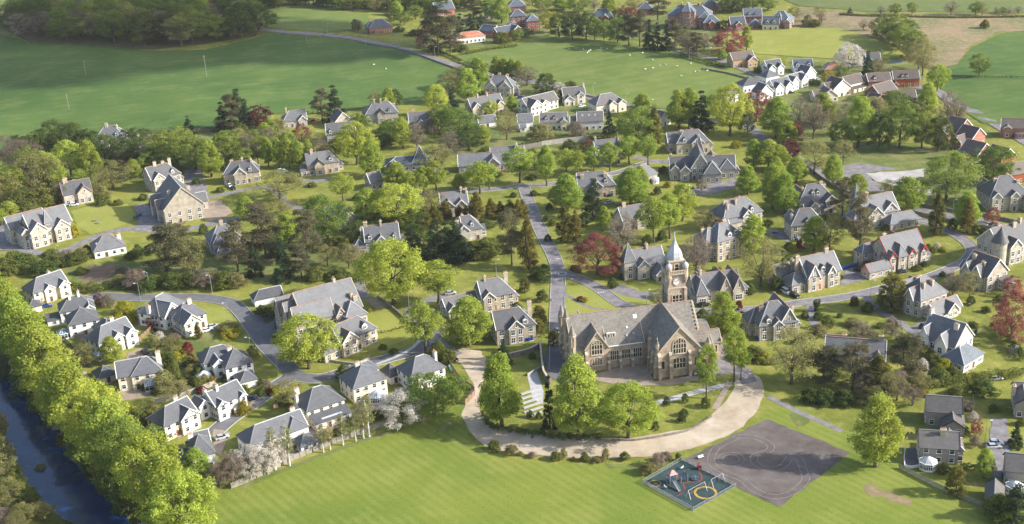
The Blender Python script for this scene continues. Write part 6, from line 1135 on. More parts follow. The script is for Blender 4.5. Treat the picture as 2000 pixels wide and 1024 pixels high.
# the wood on the hill and the belt along the far edge: every tree an individual
rg = random.Random(3)
def inpoly(x, y, P):
    c = False
    for (ax, ay), (bx, by) in zip(P, P[1:]+P[:1]):
        if (ay > y) != (by > y) and x < (bx-ax)*(y-ay)/(by-ay)+ax: c = not c
    return c
WOOD = [(5, 62), (60, 80), (180, 84), (300, 93), (390, 92), (500, 70), (520, 50), (480, 20), (430, -2), (240, -4), (180, 14), (90, 20), (30, 44)]
pts = []
while len(pts) < 78:
    x, y = rg.uniform(0, 525), rg.uniform(-5, 95)
    if inpoly(x, y, WOOD) and all((x-a)**2+((y-b)*2.6)**2 > 600 for a, b in pts): pts.append((x, y))
for x, y in sorted(pts, key=lambda q: q[1]):
    k = rg.choices(['oak', 'dark', 'olive', 'bare', 'lime', 'maroon'], [7, 4, 3, 1.2, 3 if x > 360 else 1.0, 0.15])[0]; s = 0.75+y/260
    tree(k, x, y, rg.uniform(42, 58)*s, rg.uniform(46, 60)*s, 'trees of the hill wood')
for i in range(46):
    x = 505+i*8.2+rg.uniform(-5, 5); y = 8+(i*8.2)*0.033+rg.uniform(-5, 8)
    tree(rg.choices(['oak', 'dark', 'olive', 'bare'], [5, 4, 3, 1])[0], x, y, rg.uniform(24, 36), rg.uniform(24, 34), 'trees of the far belt')
# hedges
for p_, w_, h_, m_, lb in [
    ([(128, 562), (165, 570), (198, 572)], 3.4, 3.0, 'leaf_hedge', 'thick clipped green hedge'), ([(738, 652), (770, 646), (800, 637)], 0.9, 0.8, 'leaf_gold', 'low golden hedge'),
    ([(1450, 690), (1480, 700), (1510, 715)], 2.4, 1.8, 'leaf_hedge', 'olive green hedge'), ([(1760, 765), (1800, 762), (1850, 755), (1900, 745), (1950, 740), (2000, 735)], 3.0, 2.6, 'leaf_hedge', 'long boundary hedge'),
    ([(1728, 690), (1744, 690)], 1.0, 1.4, 'leaf_gold', 'bright golden hedge'), ([(1945, 640), (1965, 665), (1985, 690), (2000, 705)], 3.0, 2.4, 'leaf_dark', 'dark garden hedge'),
    ([(1934, 800), (1975, 806)], 1.2, 1.4, 'leaf_gold', 'clipped yellow hedge'), ([(1757, 853), (1797, 855)], 1.2, 1.3, 'leaf_dark', 'low dark hedge'), ([(1876, 915), (1908, 918)], 1.4, 1.4, 'leaf_dark', 'low dark hedge'), ([(1815, 846), (1842, 848)], 1.0, 0.9, 'leaf_gold', 'short golden hedge'),
    ([(945, 812), (965, 838), (1010, 846), (1090, 856), (1170, 858)], 2.6, 1.5, 'leaf_dark', 'dark hedge edging the gravel drive'), ([(1010, 290), (1040, 283), (1090, 278), (1140, 274), (1200, 270)], 1.8, 2.0, 'leaf_hedge', 'hedge above the walled garden'), ([(1330, 112), (1390, 128), (1420, 136)], 2.0, 2.4, 'leaf_dark', 'roadside hedge'),
    ([(1010, 92), (960, 98), (905, 108)], 2.4, 2.2, 'leaf_hedge', 'field hedge'), ([(820, 92), (860, 104), (900, 122)], 2.0, 2.0, 'leaf_dark', 'road hedge'), ([(950, 345), (1010, 340)], 1.4, 1.0, 'leaf_hedge', 'low hedge'), ([(640, 560), (680, 553)], 1.2, 1.2, 'leaf_dark', 'low dark hedge'),
    ([(1640, 30), (1700, 33), (1800, 35), (1900, 36), (2010, 34)], 2.0, 1.4, 'leaf_dark', 'far field hedge'), ([(1850, 151), (1900, 152), (2010, 154)], 1.6, 1.2, 'leaf_dark', 'meadow hedge'), ([(430, 258), (360, 262), (250, 268)], 2.4, 2.4, 'leaf_bare', 'bare hedge at the pasture foot'), ([(560, 226), (640, 222)], 2.0, 1.6, 'leaf_hedge', 'pasture hedge')]:
    hedge(p_, w_, h_, m_, lb)
# walls and fences
for p_, h_, t_, m_, lb in [
    ([(1500, 278), (1560, 316), (1620, 361), (1660, 382)], 1.4, 0.5, 'drystone', 'roadside stone wall by the round trees'), ([(1748, 410), (1810, 424), (1880, 440), (1950, 452), (2030, 470)], 1.6, 0.5, 'drystone', 'stone wall on the near side of the through road'), ([(1790, 402), (1860, 414), (1930, 425), (2030, 446)], 1.5, 0.5, 'drystone', 'stone wall on the far side of the through road'),
    ([(1058, 286), (1100, 280), (1146, 276)], 2.6, 0.5, 'drystone_light', 'pale wall of the walled garden'), ([(1000, 296), (1058, 286)], 2.4, 0.5, 'drystone', 'darker wall of the walled garden'), ([(1145, 189), (1190, 200), (1225, 211), (1262, 218)], 1.3, 0.5, 'drystone', 'field wall beside the far road'), ([(700, 83), (780, 98), (850, 121), (910, 142)], 1.2, 0.5, 'drystone', 'dark wall along the pasture road'), ([(895, 123), (940, 138), (990, 148), (1040, 158)], 1.2, 0.5, 'drystone', 'wall along the sheep field'),
    ([(640, 706), (680, 712), (700, 712), (722, 702)], 0.9, 0.4, 'drystone_light', 'garden wall of the bay windowed villa'), ([(765, 602), (788, 622), (800, 634)], 1.1, 0.5, 'drystone', 'stone wall beside the mown lawn'), ([(738, 582), (752, 592), (764, 603)], 0.9, 0.4, 'drystone', 'low wall beside the gravel court'), ([(1170, 862), (1240, 861), (1310, 850), (1355, 838), (1390, 815)], 0.6, 0.5, 'drystone', 'low dry stone edging of the gravel drive'),
    ([(300, 788), (340, 780), (385, 765), (420, 752)], 1.6, 0.3, 'drystone_light', 'pale garden wall in the estate'), ([(130, 652), (148, 662), (170, 655)], 1.6, 0.25, 'timber_grey', 'grey garden fence by the pyramid house'), ([(1768, 875), (1767, 913), (1797, 912)], 0.8, 0.25, 'white_render', 'white terrace parapet'), ([(1370, 136), (1420, 145), (1470, 158)], 1.2, 0.4, 'drystone', 'field wall beside the hill road')]:
    wall(p_, h_, t_, m_, lb)
def panel_fence(pts, h, m, lab, step=1.9):
    P = [G(*p) for p in pts]; C = smooth_line([Vector((p.x, p.y, 0)) for p in P], 0.5); root = empty('timber_fence', P[0]); tag(root, lab, 'fence', 'timber fences')
    pm = MB(); [pm.box(0.02, step-0.02, -0.03+(k % 2)*0.02, 0.01+(k % 2)*0.02, 0.08+k*h/9, 0.05+(k+1)*h/9, m) for k in range(9)]; pm = pm.mesh('panel')
    qm = MB(); qm.box(-0.06, 0.06, -0.06, 0.06, -0.3, h+0.12, m); qm.solid([(-.08, -.08, h+.12), (.08, -.08, h+.12), (.08, .08, h+.12), (-.08, .08, h+.12)], [(-.02, -.02, h+.2), (.02, -.02, h+.2), (.02, .02, h+.2), (-.02, .02, h+.2)], m); qm = qm.mesh('post')
    i = 0; a = C[0]
    for c in C:
        if (c-a).length >= step:
            r_ = math.atan2(c.y-a.y, c.x-a.x); l = (a.x-P[0].x, a.y-P[0].y, T(a.x, a.y)-P[0].z); inst('panel', pm, root, l, r_); inst('post', qm, root, l, r_); a = c
panel_fence([(452, 955), (500, 935), (566, 903), (640, 872), (700, 850), (770, 825)], 1.8, 'timber_grey', 'long grey timber fence behind the birches')
panel_fence([(876, 710), (900, 745), (928, 768), (905, 795)], 1.8, 'timber', 'brown timber fence beside the gravel drive')
panel_fence([(1757, 915), (1830, 952), (1900, 982), (1985, 1012)], 1.3, 'timber_grey', 'dark timber fence along the park edge')
panel_fence([(300, 655), (330, 668), (345, 660)], 1.5, 'timber_grey', 'grey garden fence behind the road bend house')
panel_fence([(265, 672), (285, 655), (300, 640)], 1.6, 'timber', 'brown garden fence between the white houses')
panel_fence([(118, 655), (150, 690), (180, 720)], 1.4, 'timber_grey', 'riverside fence behind the white houses')
panel_fence([(425, 760), (455, 765)], 1.4, 'timber', 'short brown fence beside the hipped garage')
panel_fence([(640, 830), (690, 812), (700, 790)], 1.5, 'timber_grey', 'garden fence right of the sunroom extension')
panel_fence([(535, 800), (560, 790), (585, 815)], 1.5, 'timber', 'brown fence behind the long low house')
panel_fence([(1797, 860), (1760, 857)], 1.3, 'timber_grey', 'fence between the grey harled houses')
panel_fence([(1900, 780), (1902, 820), (1930, 822)], 1.3, 'timber_grey', 'garden fence beside the grey harled house')
panel_fence([(1758, 113), (1800, 112)], 1.6, 'timber', 'brown fence by the blue pool')

# ------------------------------------------------------------------ cars, lamps, bins, sheep
def car_proto(col, kind):
    r = empty('parked_car'); b = MB(); m = 'car_'+col; L_, Wd = (4.4, 1.78) if kind != 'van' else (4.9, 1.95); hb = {'car': 0.92, 'suv': 1.08, 'van': 1.15}[kind]; ht = {'car': 1.45, 'suv': 1.75, 'van': 1.95}[kind]
    xs = [(-L_/2, 0.45, 0.68), (-L_/2+0.15, 0.25, hb-0.08), (-L_*0.2, 0.22, hb), (L_*0.18, 0.22, hb), (L_*0.40, 0.22, hb-0.12), (L_/2-0.08, 0.28, hb-0.28), (L_/2, 0.42, 0.62)]
    rings = [[(x, -Wd/2*(0.9 if i in (0, 6) else 1), lo), (x, Wd/2*(0.9 if i in (0, 6) else 1), lo), (x, Wd/2*(0.9 if i in (0, 6) else 1), hi-0.12), (x, Wd/2*0.86, hi), (x, -Wd/2*0.86, hi), (x, -Wd/2*(0.9 if i in (0, 6) else 1), hi-0.12)] for i, (x, lo, hi) in enumerate(xs)]
    for i in range(len(rings)-1):
        for k in range(6): b.poly([rings[i][k], rings[i][(k+1) % 6], rings[i+1][(k+1) % 6], rings[i+1][k]][::-1], m)
    b.poly(rings[0], m); b.poly(rings[-1][::-1], m)
    back = -L_*0.44 if kind != 'car' else -L_*0.36; rf = L_*0.08 if kind != 'van' else L_*0.2
    b.solid([(back+0.22, -Wd*0.37, ht-0.06), (rf, -Wd*0.37, ht-0.06), (rf, Wd*0.37, ht-0.06), (back+0.22, Wd*0.37, ht-0.06)], [(back+0.35, -Wd*0.33, ht), (rf-0.12, -Wd*0.33, ht), (rf-0.12, Wd*0.33, ht), (back+0.35, Wd*0.33, ht)], m)
    for s in (-1, 1): b.beam((0, s*(Wd/2+0.08), hb), (0.12, s*(Wd/2+0.16), hb+0.06), 0.14, m)
    b.build('body', r)
    g = MB(); g.solid([(back, -Wd*0.42, hb-0.02), (rf+0.75, -Wd*0.42, hb-0.02), (rf+0.75, Wd*0.42, hb-0.02), (back, Wd*0.42, hb-0.02)], [(back+0.22, -Wd*0.37, ht-0.06), (rf, -Wd*0.37, ht-0.06), (rf, Wd*0.37, ht-0.06), (back+0.22, Wd*0.37, ht-0.06)], 'car_glass'); g.build('windows', r)
    w = MB(); w.solid([(0.33*math.cos(a), -0.1, 0.33*math.sin(a)) for a in [i*math.pi/7 for i in range(14)]], [(0.33*math.cos(a), 0.1, 0.33*math.sin(a)) for a in [i*math.pi/7 for i in range(14)]], 'tyre'); wm = w.mesh('tyre'); q = MB()
    q.solid([(0.2*math.cos(a), -0.115, 0.2*math.sin(a)) for a in [i*math.pi/5 for i in range(10)]], [(0.2*math.cos(a), 0.115, 0.2*math.sin(a)) for a in [i*math.pi/5 for i in range(10)]], 'rim'); qm = q.mesh('rim')
    for x in (-L_*0.31, L_*0.31):
        for s in (-1, 1): wo = inst('wheel', wm, r, (x, s*(Wd/2-0.08), 0.33)); inst('rim', qm, wo)
    hm = MB(); hm.box(-0.06, 0.04, -0.2, 0.2, -0.07, 0.07, 'head_lamp'); hm = hm.mesh('headlight')
    for s in (-1, 1): inst('headlight', hm, r, (L_/2-0.03, s*Wd*0.33, 0.62))
    return r
CP = {}
def car(col, kind, x, y, ang):
    p = G(x, y); key = (col, kind); first = key not in CP
    if first: CP[key] = car_proto(col, kind)
    r = CP[key] if first else copy_tree(CP[key])
    r.location = (p.x, p.y, p.z+0.08); r.rotation_euler = (0, 0, rad(ang)); d = {'car': 'car', 'suv': 'estate car', 'van': 'van'}[kind]
    later(r, f'{col} parked {d}', f'{col} parked {d}s', x, y, 'car' if kind != 'van' else 'van', 'parked cars')
for a in '''silver car 434 857 25;navy car 490 782 35;white car 546 612 100;blue car 568 698 125;navy car 702 550 20;black suv 284 690 125;white car 405 647 35;silver car 416 640 30;blue car 92 600 15;white car 145 402 8;white car 449 365 -60;black car 456 370 -60;white car 549 335 20;black suv 1552 580 -60;white van 1535 573 -65;black car 1376 598 20;black car 1372 596 25;white car 1370 733 -20;navy suv 1808 641 8;black car 1678 530 -15;black car 1762 533 20;silver car 1944 742 5;silver car 1940 875 0;white car 1944 868 -5;red suv 1564 484 -40;black car 1542 418 20;white car 1340 367 8;navy car 1347 370 5;silver car 1090 650 -65;white car 1204 459 10;silver car 1190 398 15;blue suv 1018 193 5;white car 1136 209 20;navy car 1006 188 10;white car 1598 157 10;black car 1544 183 15;black car 1670 178 10;black car 1680 174 15;white car 1710 167 60;black car 1703 166 60;blue car 1788 164 70;white car 1462 129 20;navy car 1455 129 10;black car 885 704 -40;white car 966 621 35;white car 975 617 35;black car 1768 520 30;navy car 1940 442 25;white car 1932 440 30;white car 553 337 30;navy suv 1760 518 20;red car 612 238 20;silver car 880 575 10;white car 1650 250 10;navy car 700 547 18'''.split(';'):
    c, k, x, y, an = a.split(); car(c, k, float(x), float(y), float(an))
lm_ = MB(); lm_.tube([(0, 0, -0.2), (0, 0, 4), (0, 0, 7.6), (0.3, 0, 7.95), (1.0, 0, 8.05)], [0.12, 0.09, 0.07, 0.06, 0.05], 'lamp_metal', 7); lm_ = lm_.mesh('pole')
lh = MB(); lh.box(0.8, 1.55, -0.16, 0.16, 7.98, 8.14, 'head_lamp'); lh = lh.mesh('lamp_head')
for x, y, an in [(275, 590, 200), (415, 575, 180), (447, 630, 200), (492, 700, 180), (543, 732, 20), (800, 610, 20), (62, 500, 0), (114, 515, 0), (293, 568, 180), (850, 115, 10), (958, 152, 10), (1534, 300, 0), (1159, 190, 0), (1222, 210, 0), (1860, 425, 0), (1346, 118, 0), (1408, 131, 0), (1386, 118, 30), (1263, 606, 0), (970, 545, 0), (1700, 588, 0), (715, 92, 0), (775, 88, 0), (640, 68, 0), (1923, 870, 0), (1895, 455, 0), (644, 728, 0), (1640, 430, 0)]:
    p = G(x, y); r = empty('street_lamp', p, rad(an)); inst('pole', lm_, r); inst('lamp_head', lh, r); later(r, 'slim grey street lamp', 'slim grey street lamps', x, y-20, 'street lamp', 'street lamps')
pm = MB(); pm.tube([(0, 0, -0.5), (0, 0, 5), (0, 0, 10)], [0.18, 0.15, 0.12], 'timber_grey', 7); pm.beam((-0.9, 0, 9.3), (0.9, 0, 9.3), 0.14, 'timber_grey'); pm = pm.mesh('telegraph_pole')
for x, y in [(404, 152), (135, 215), (168, 148), (600, 85), (628, 82)]:
    o = inst('telegraph_pole', pm, None, G(x, y), 0.4, (1, 1, 1.5 if x == 404 else 1.0)); later(o, 'wooden telegraph pole', 'wooden telegraph poles', x, y-15, 'pole', 'telegraph poles')
def bin_mesh(m):
    b = MB(); b.solid([(-.24, -.3, .08), (.24, -.3, .08), (.24, .3, .08), (-.24, .3, .08)], [(-.29, -.36, 1.0), (.29, -.36, 1.0), (.29, .36, 1.0), (-.29, .36, 1.0)], m); b.solid([(-.3, -.4, 1.0), (.3, -.4, 1.0), (.3, .38, 1.0), (-.3, .38, 1.0)], [(-.27, -.3, 1.1), (.27, -.3, 1.1), (.27, .3, 1.1), (-.27, .3, 1.1)], m)
    for s in (-1, 1): b.box(s*0.24-0.05, s*0.24+0.05, 0.22, 0.42, 0, 0.2, 'tyre')
    return b.mesh('wheelie_bin')
BM = {m: bin_mesh(m) for m in ('bin_blue', 'bin_dark')}
for x0, y0, x1, y1, n, m in [(1028, 667, 1045, 663, 6, 'bin_blue'), (973, 604, 992, 600, 5, 'bin_blue'), (1640, 529, 1674, 520, 9, 'bin_blue'), (1548, 466, 1557, 472, 4, 'bin_blue'), (1188, 385, 1203, 382, 6, 'bin_dark'), (262, 428, 275, 422, 4, 'bin_blue'), (1698, 443, 1704, 446, 3, 'bin_blue'), (1898, 660, 1906, 650, 4, 'bin_dark'), (1478, 663, 1480, 666, 2, 'bin_blue'), (1358, 350, 1362, 351, 2, 'bin_blue'), (1958, 932, 1960, 936, 2, 'bin_blue'), (936, 180, 940, 181, 2, 'bin_blue'), (1905, 568, 1910, 566, 2, 'bin_blue')]:
    for i in range(n):
        x = x0+(x1-x0)*i/max(1, n-1); y = y0+(y1-y0)*i/max(1, n-1); p = G(x, y); o = inst('wheelie_bin', BM[m], None, (p.x, p.y, p.z+0.06), rg.uniform(-0.3, 0.3), (1.15, 1.15, 1.15)); c = 'blue' if m == 'bin_blue' else 'dark'
        later(o, f'{c} wheelie bin', f'{c} wheelie bins', x, y, 'bin', 'wheelie bins')
def sheep_mesh():
    b = MB(); zs = [(-0.62, .12, .62), (-0.5, .28, .65), (-0.2, .36, .66), (0.15, .36, .67), (0.42, .28, .70), (0.56, .15, .78), (0.72, .12, .86), (0.9, .10, .78), (1.0, .05, .72)]
    b.tube([(x, 0, z) for x, r, z in zs], [r for x, r, z in zs], 'wool', 9)
    for x in (-0.38, 0.34):
        for s in (-1, 1): b.tube([(x, s*.17, .5), (x, s*.17, .25), (x+0.03, s*.17, 0)], [.08, .055, .045], 'wool', 5)
    return b.mesh('sheep')
SM = sheep_mesh()
for x, y in [(1275, 119), (1288, 130), (1300, 128), (1275, 135), (1322, 131), (1349, 126), (1358, 142), (1364, 141), (1375, 137), (1381, 140), (1255, 105), (1186, 97), (1274, 197), (1111, 97), (1139, 98), (1147, 105), (1150, 102), (1153, 100), (1174, 96), (1260, 137), (1330, 150), (1230, 110), (730, 128), (754, 136), (1715, 104), (1722, 100), (1745, 103), (1765, 101)]:
    o = inst('sheep', SM, None, G(x, y), rg.random()*6.28, (1.0, 1.0, 1.0)); later(o, 'white grazing sheep', 'white grazing sheep', x, y, 'sheep', 'sheep grazing in the fields')

# ------------------------------------------------------------------ playground
pa, pb, pc, pd = [G(*p) for p in ((1332, 899), (1437, 951), (1354, 998), (1255, 944))]
bars = MB(); L0 = 2.0
for i in range(14): bars.box(0.07+i*0.143-0.015, 0.07+i*0.143+0.015, -0.015, 0.015, 0.1, 1.15, 'lamp_metal')
bars.box(0, L0, -0.03, 0.03, 1.12, 1.2, 'lamp_metal'); bars.box(0, L0, -0.03, 0.03, 0.12, 0.18, 'lamp_metal'); bars.box(-0.05, 0.05, -0.05, 0.05, -0.2, 1.3, 'lamp_metal'); bars = bars.mesh('railing_panel')
fr = empty('playground_railing', pd); tag(fr, 'grey metal railing round the playground', 'railing')
for a, b_ in ((pa, pb), (pb, pc), (pc, pd), (pd, pa)):
    n = int((b_-a).length/L0); r_ = math.atan2(b_.y-a.y, b_.x-a.x)
    for i in range(n): q = a.lerp(b_, i/n); inst('railing_panel', bars, fr, (q.x-pd.x, q.y-pd.y, 0), r_, ((b_-a).length/n/L0, 1, 1))
def ringmark(name, x, y, r0, r1, m, lab, dz=0.085, sq=1.0):
    p = G(x, y); b = MB(); n = 36
    for i in range(n):
        a0, a1 = 2*math.pi*i/n, 2*math.pi*(i+1)/n; b.poly([(r0*math.cos(a0), r0*math.sin(a0), 0), (r1*math.cos(a0), r1*math.sin(a0), 0), (r1*math.cos(a1), r1*math.sin(a1), 0), (r0*math.cos(a1), r0*math.sin(a1), 0)], m)
    o = b.build(name, None, (p.x, p.y, dz)); tag(o, lab, 'marking', 'ground markings'); return o
ringmark('painted_ring', 1378, 963, 2.5, 3.2, 'play_yellow', 'large yellow ring under the swings'); ringmark('painted_ring', 1279, 945, 1.5, 1.75, 'play_yellow', 'small yellow ring in the playground corner')
ribbon('painted_curve', [(1302, 968), (1325, 968), (1338, 955), (1334, 945), (1348, 942), (1368, 940), (1370, 930), (1364, 920)], 0.5, 'play_red', 0.09, 'winding red line on the playground surface')
def swing(x, y, ang, n, lab):
    p = G(x, y); r = empty('swing', p, rad(ang)); tag(r, lab, 'swing', 'playground equipment'); Lw = 1.8*n+1.0; f = MB()
    f.beam((-Lw/2, 0, 2.5), (Lw/2, 0, 2.5), 0.14, 'play_metal')
    for s in (-1, 1):
        for t in (-1, 1): f.beam((s*Lw/2, t*1.0, 0), (s*Lw/2, 0, 2.5), 0.12, 'play_metal')
    f.build('frame', r)
    for i in range(n):
        c = -Lw/2+0.5+1.8*(i+0.5); q = MB(); q.box(c-0.25, c+0.25, -0.12, 0.12, 0.48, 0.54, 'black_rubber')
        for t in (-0.22, 0.22): q.beam((c+t, 0, 0.52), (c+t, 0, 2.45), 0.03, 'play_metal')
        q.build('swing_seat', r)
swing(1360, 965, 38, 3, 'metal swing frame in front of the yellow ring'); swing(1400, 946, 38, 2, 'metal swing frame at the railing corner')
p = G(1312, 945); r = empty('climbing_frame', p, rad(20)); tag(r, 'blue climbing frame with slide and pink roof', 'climbing frame', 'playground equipment')
f = MB()
for x in (-1, 1):
    for y in (-1, 1): f.frust(x, y, 0.09, 0, 0.09, 3.4, 'play_metal', 6); f.frust(x+3.4, y, 0.09, 0, 0.09, 2.4, 'play_metal', 6)
f.build('frame', r); f = MB(); f.box(-1.05, 1.05, -1.05, 1.05, 1.4, 1.55, 'play_blue'); f.box(2.4, 4.4, -1.05, 1.05, 1.2, 1.35, 'play_blue'); f.box(-1.0, 1.0, 1.0, 1.06, 1.6, 2.4, 'play_blue'); f.box(2.4, 4.4, 1.0, 1.06, 1.4, 2.2, 'play_blue'); f.build('platform', r)
f = MB(); f.solid([(-1.25, -1.25, 3.4), (1.25, -1.25, 3.4), (1.25, 1.25, 3.4), (-1.25, 1.25, 3.4)], [(-.1, -.1, 4.3), (.1, -.1, 4.3), (.1, .1, 4.3), (-.1, .1, 4.3)], 'pink_plastic'); f.build('roof', r)
f = MB(); [f.beam((s*0.35, -1.0, 1.6), (s*0.35, -4.6, 0.3), 0.1, 'play_metal', 0.3) for s in (-1, 1)]; f.solid([(-.35, -4.6, .2), (.35, -4.6, .2), (.35, -1, 1.45), (-.35, -1, 1.45)], [(-.35, -4.6, .26), (.35, -4.6, .26), (.35, -1, 1.52), (-.35, -1, 1.52)], 'play_metal'); f.build('slide', r)
f = MB(); [f.beam((1.0+i*0.24, -0.9, 1.5), (1.0+i*0.24, 0.9, 1.5), 0.08, 'timber') for i in range(6)]; f.build('bridge', r)
f = MB(); [f.beam((4.4, -0.8+i*0.4, 0), (4.4, -0.8+i*0.4, 2.3), 0.05, 'black_rubber') for i in range(5)]; [f.beam((4.4, -0.9, 0.4+i*0.4), (4.4, 0.9, 0.4+i*0.4), 0.05, 'black_rubber') for i in range(5)]; f.build('climbing_net', r)
def small_thing(name, x, y, ang, build, lab, cat): 
    b = MB(); build(b); o = b.build(name, None, G(x, y)); o.location.z += 0.08; o.rotation_euler = (0, 0, rad(ang)); tag(o, lab, cat, 'playground equipment')
def rbt(b): b.frust(0, 0, 1.1, 0.2, 1.15, 0.32, 'play_blue', 16); b.frust(0, 0, 0.1, 0, 0.1, 1.0, 'play_metal', 8); [b.tube([(1.0*math.cos(a), 1.0*math.sin(a), .3), (0.9*math.cos(a), 0.9*math.sin(a), 1.0), (0, 0, 1.0)], [.04, .04, .04], 'play_metal', 5) for a in (0, 1.57, 3.14, 4.71)]
small_thing('roundabout', 1358, 937, 0, rbt, 'dark blue roundabout in the playground', 'roundabout')
def red(b): b.box(-0.5, 0.5, -0.5, 0.5, 0, 0.5, 'play_red'); b.box(-0.5, 0.5, 0.35, 0.5, 0.5, 1.9, 'play_red'); b.box(-0.5, -0.38, -0.5, 0.5, 0.5, 1.1, 'play_red'); b.box(0.38, 0.5, -0.5, 0.5, 0.5, 1.1, 'play_red')
small_thing('play_seat', 1366, 917, 20, red, 'red play seat beside the railing', 'play seat')
def spring(b): b.frust(0, 0, 0.15, 0, 0.12, 0.5, 'black_rubber', 8); b.tube([(-0.6, 0, .7), (-0.3, 0, .55), (0.3, 0, .6), (0.6, 0, 1.0)], [.08, .22, .2, .1], 'head_lamp', 7); b.beam((0.35, -0.3, 0.9), (0.35, 0.3, 0.9), 0.05, 'play_red')
small_thing('spring_rider', 1332, 917, 40, spring, 'white spring rider in the playground', 'spring rider'); small_thing('spring_rider', 1300, 955, 130, spring, 'spring rider beside the slide', 'spring rider')
def bench(b): b.box(-0.9, 0.9, -0.25, 0.25, 0.42, 0.5, 'head_lamp'); b.box(-0.9, 0.9, 0.2, 0.27, 0.6, 0.95, 'head_lamp'); [b.box(s*0.75-.06, s*0.75+.06, -0.2, 0.25, 0, 0.95 if False else 0.42, 'black_rubber') for s in (-1, 1)]
small_thing('park_bench', 1369, 896, 25, bench, 'white bench on the dark tarmac', 'bench')
def table(b): b.box(-0.9, 0.9, -0.4, 0.4, 0.7, 0.77, 'play_metal'); b.box(-0.9, 0.9, -0.85, -0.6, 0.42, 0.48, 'play_metal'); b.box(-0.9, 0.9, 0.6, 0.85, 0.42, 0.48, 'play_metal'); [b.beam((s*0.6, -0.75, 0), (s*0.6, 0.2, 0.72), 0.1, 'timber_grey') for s in (-1, 1)]; [b.beam((s*0.6, 0.75, 0), (s*0.6, -0.2, 0.72), 0.1, 'timber_grey') for s in (-1, 1)]
small_thing('picnic_table', 187, 432, 10, table, 'upper pale picnic table on the grassy mound', 'table'); small_thing('picnic_table', 193, 437, 15, table, 'lower pale picnic table on the grassy mound', 'table')
# painted toy road on the tarmac
for i, pts in enumerate([
    [(1442, 853), (1400, 875), (1390, 905), (1420, 925), (1450, 937), (1470, 955), (1505, 970), (1540, 966), (1566, 948), (1574, 934), (1568, 915), (1560, 895), (1545, 892), (1535, 905), (1520, 915), (1495, 915), (1475, 905), (1475, 890), (1500, 882), (1506, 872), (1490, 860), (1465, 853), (1442, 853)]]):
    P = [G(*p) for p in pts]; C = smooth_line([Vector((p.x, p.y, 0)) for p in P], 1.0)
    for k, off in enumerate((-1.0, 1.0)):
        b = MB(); strip(b, offset(C, off+0.1), offset(C, off-0.1), 'worn_paint', 0.078); o = b.build('painted_line'); tag(o, ['outer', 'inner'][k]+' worn white line of the painted toy road', 'marking', 'ground markings')
ringmark('painted_ring', 1428, 897, 2.2, 2.4, 'worn_paint', 'worn white painted roundabout ring', 0.078); ringmark('painted_ring', 1428, 897, 3.6, 3.8, 'worn_paint', 'outer worn ring of the painted roundabout', 0.078)
ringmark('painted_ring', 1098, 535, 1.4, 1.75, 'road_paint', 'white painted speed circle on the avenue', 0.075); ringmark('painted_ring', 1035, 414, 1.2, 1.5, 'road_paint', 'upper white speed circle on the avenue', 0.075)
for i, (x, y, l) in enumerate([(1090, 506, 3.5), (1078, 507, 1.5), (1036, 402, 4.0), (1172, 572, 3.0), (1013, 368, 3.0)]):
    a = G(x-4, y); b = MB(); [b.box(k*0.9, k*0.9+0.45, -0.35, 0.35, 0, 0.004, 'road_paint') for k in range(int(l))]; o = b.build('road_marking', None, (a.x, a.y, 0.085)); tag(o, f'{["lower", "small lower", "upper", "church lane", "junction"][i]} white road marking', 'marking', 'ground markings')
# swimming pool by the far farmhouse
sheet('pool_water', [(1738, 121), (1760, 119), (1764, 123), (1742, 125)], 'blue_glass', 0.3, 'small bright blue garden pool', kind='structure')
# child's slide in the garden
def gslide(b): b.beam((0, 0, 1.5), (2.2, -0.3, 0.1), 0.5, 'clock_teal', 0.12); b.beam((-0.4, -.2, 0), (0, -.2, 1.6), 0.08, 'play_metal'); b.beam((-0.4, .2, 0), (0, .2, 1.6), 0.08, 'play_metal')
mat('clock_teal', (0.12, 0.42, 0.33)); small_thing('garden_slide', 878, 722, -60, gslide, 'green garden slide beside the timber fence', 'slide')
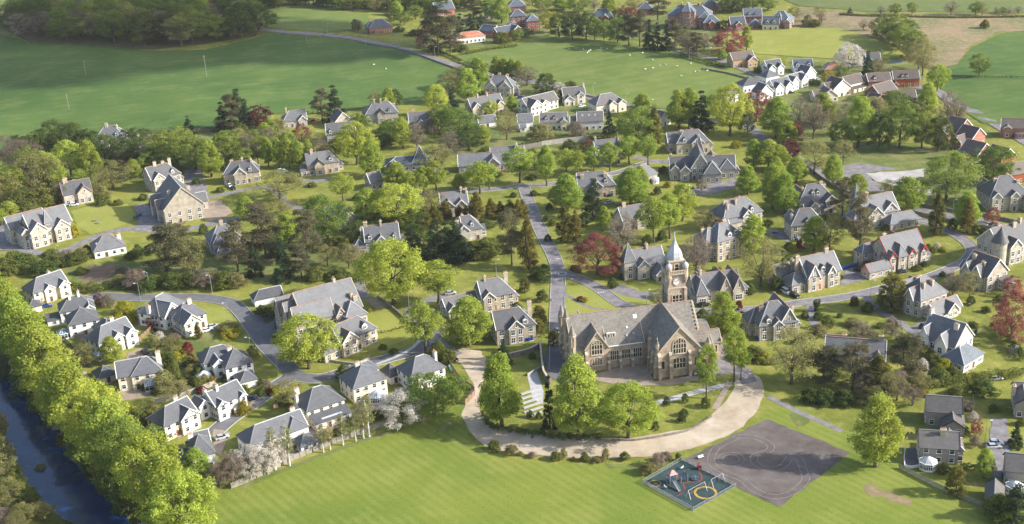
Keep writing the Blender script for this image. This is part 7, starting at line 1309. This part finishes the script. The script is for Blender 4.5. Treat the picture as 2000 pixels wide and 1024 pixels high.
# ------------------------------------------------------------------ unseen cloudlike puffs added to shade the hill wood and pasture
mat('cloud_white', (0.8, 0.8, 0.8))
def shade_cloud():
    c0 = Vector((-300, 900, 0))+sdir*(700/sdir.z); rg2 = random.Random(2); bm = bmesh.new()
    for i in range(46):
        a = rg2.random()*6.28; q = math.sqrt(rg2.random()); m = Matrix.Translation((q*230*math.cos(a), q*150*math.sin(a), rg2.uniform(-10, 30))) @ Matrix.Diagonal((rg2.uniform(45, 85), rg2.uniform(40, 70), rg2.uniform(18, 35), 1))
        bmesh.ops.create_icosphere(bm, subdivisions=2, radius=1, matrix=m)
    me = bpy.data.meshes.new('shade_cloud'); bm.to_mesh(me); bm.free(); me.polygons.foreach_set('use_smooth', [True]*len(me.polygons))
    m = bpy.data.materials.new('shade_cloud_mat'); m.use_nodes = True; n = m.node_tree.nodes; L = m.node_tree.links; n.remove(n['Principled BSDF'])
    d = n.new('ShaderNodeBsdfDiffuse'); d.inputs[0].default_value = (0.85, 0.85, 0.86, 1); t = n.new('ShaderNodeBsdfTransparent'); x = n.new('ShaderNodeMixShader'); x.inputs[0].default_value = 0.045
    L.new(t.outputs[0], x.inputs[1]); L.new(d.outputs[0], x.inputs[2]); L.new(x.outputs[0], n['Material Output'].inputs[0]); me.materials.append(m)
    o = bpy.data.objects.new('shade_cloud', me); link(o); o.location = c0; tag(o, 'unseen white cloudlike puffs added to shade hill wood and pasture', 'shade_cloud')
shade_cloud()
# ------------------------------------------------------------------ thin spring haze
hb = MB(); hb.box(-9800, 9800, -4800, 11800, -8, 196, 'wool'); hz = hb.build('haze'); hz.data.materials.clear()
hm_ = bpy.data.materials.new('haze_air'); hm_.use_nodes = True; hn = hm_.node_tree.nodes; hn.remove(hn['Principled BSDF'])
hv = hn.new('ShaderNodeVolumePrincipled'); hv.inputs['Color'].default_value = (0.94, 0.95, 0.97, 1); hv.inputs['Density'].default_value = 0.00004; hv.inputs['Anisotropy'].default_value = 0.1
hm_.node_tree.links.new(hv.outputs[0], hn['Material Output'].inputs['Volume']); hz.data.materials.append(hm_); hz['kind'] = 'stuff'; hz['label'] = 'thin pale haze in the air over the village'
write_labels()
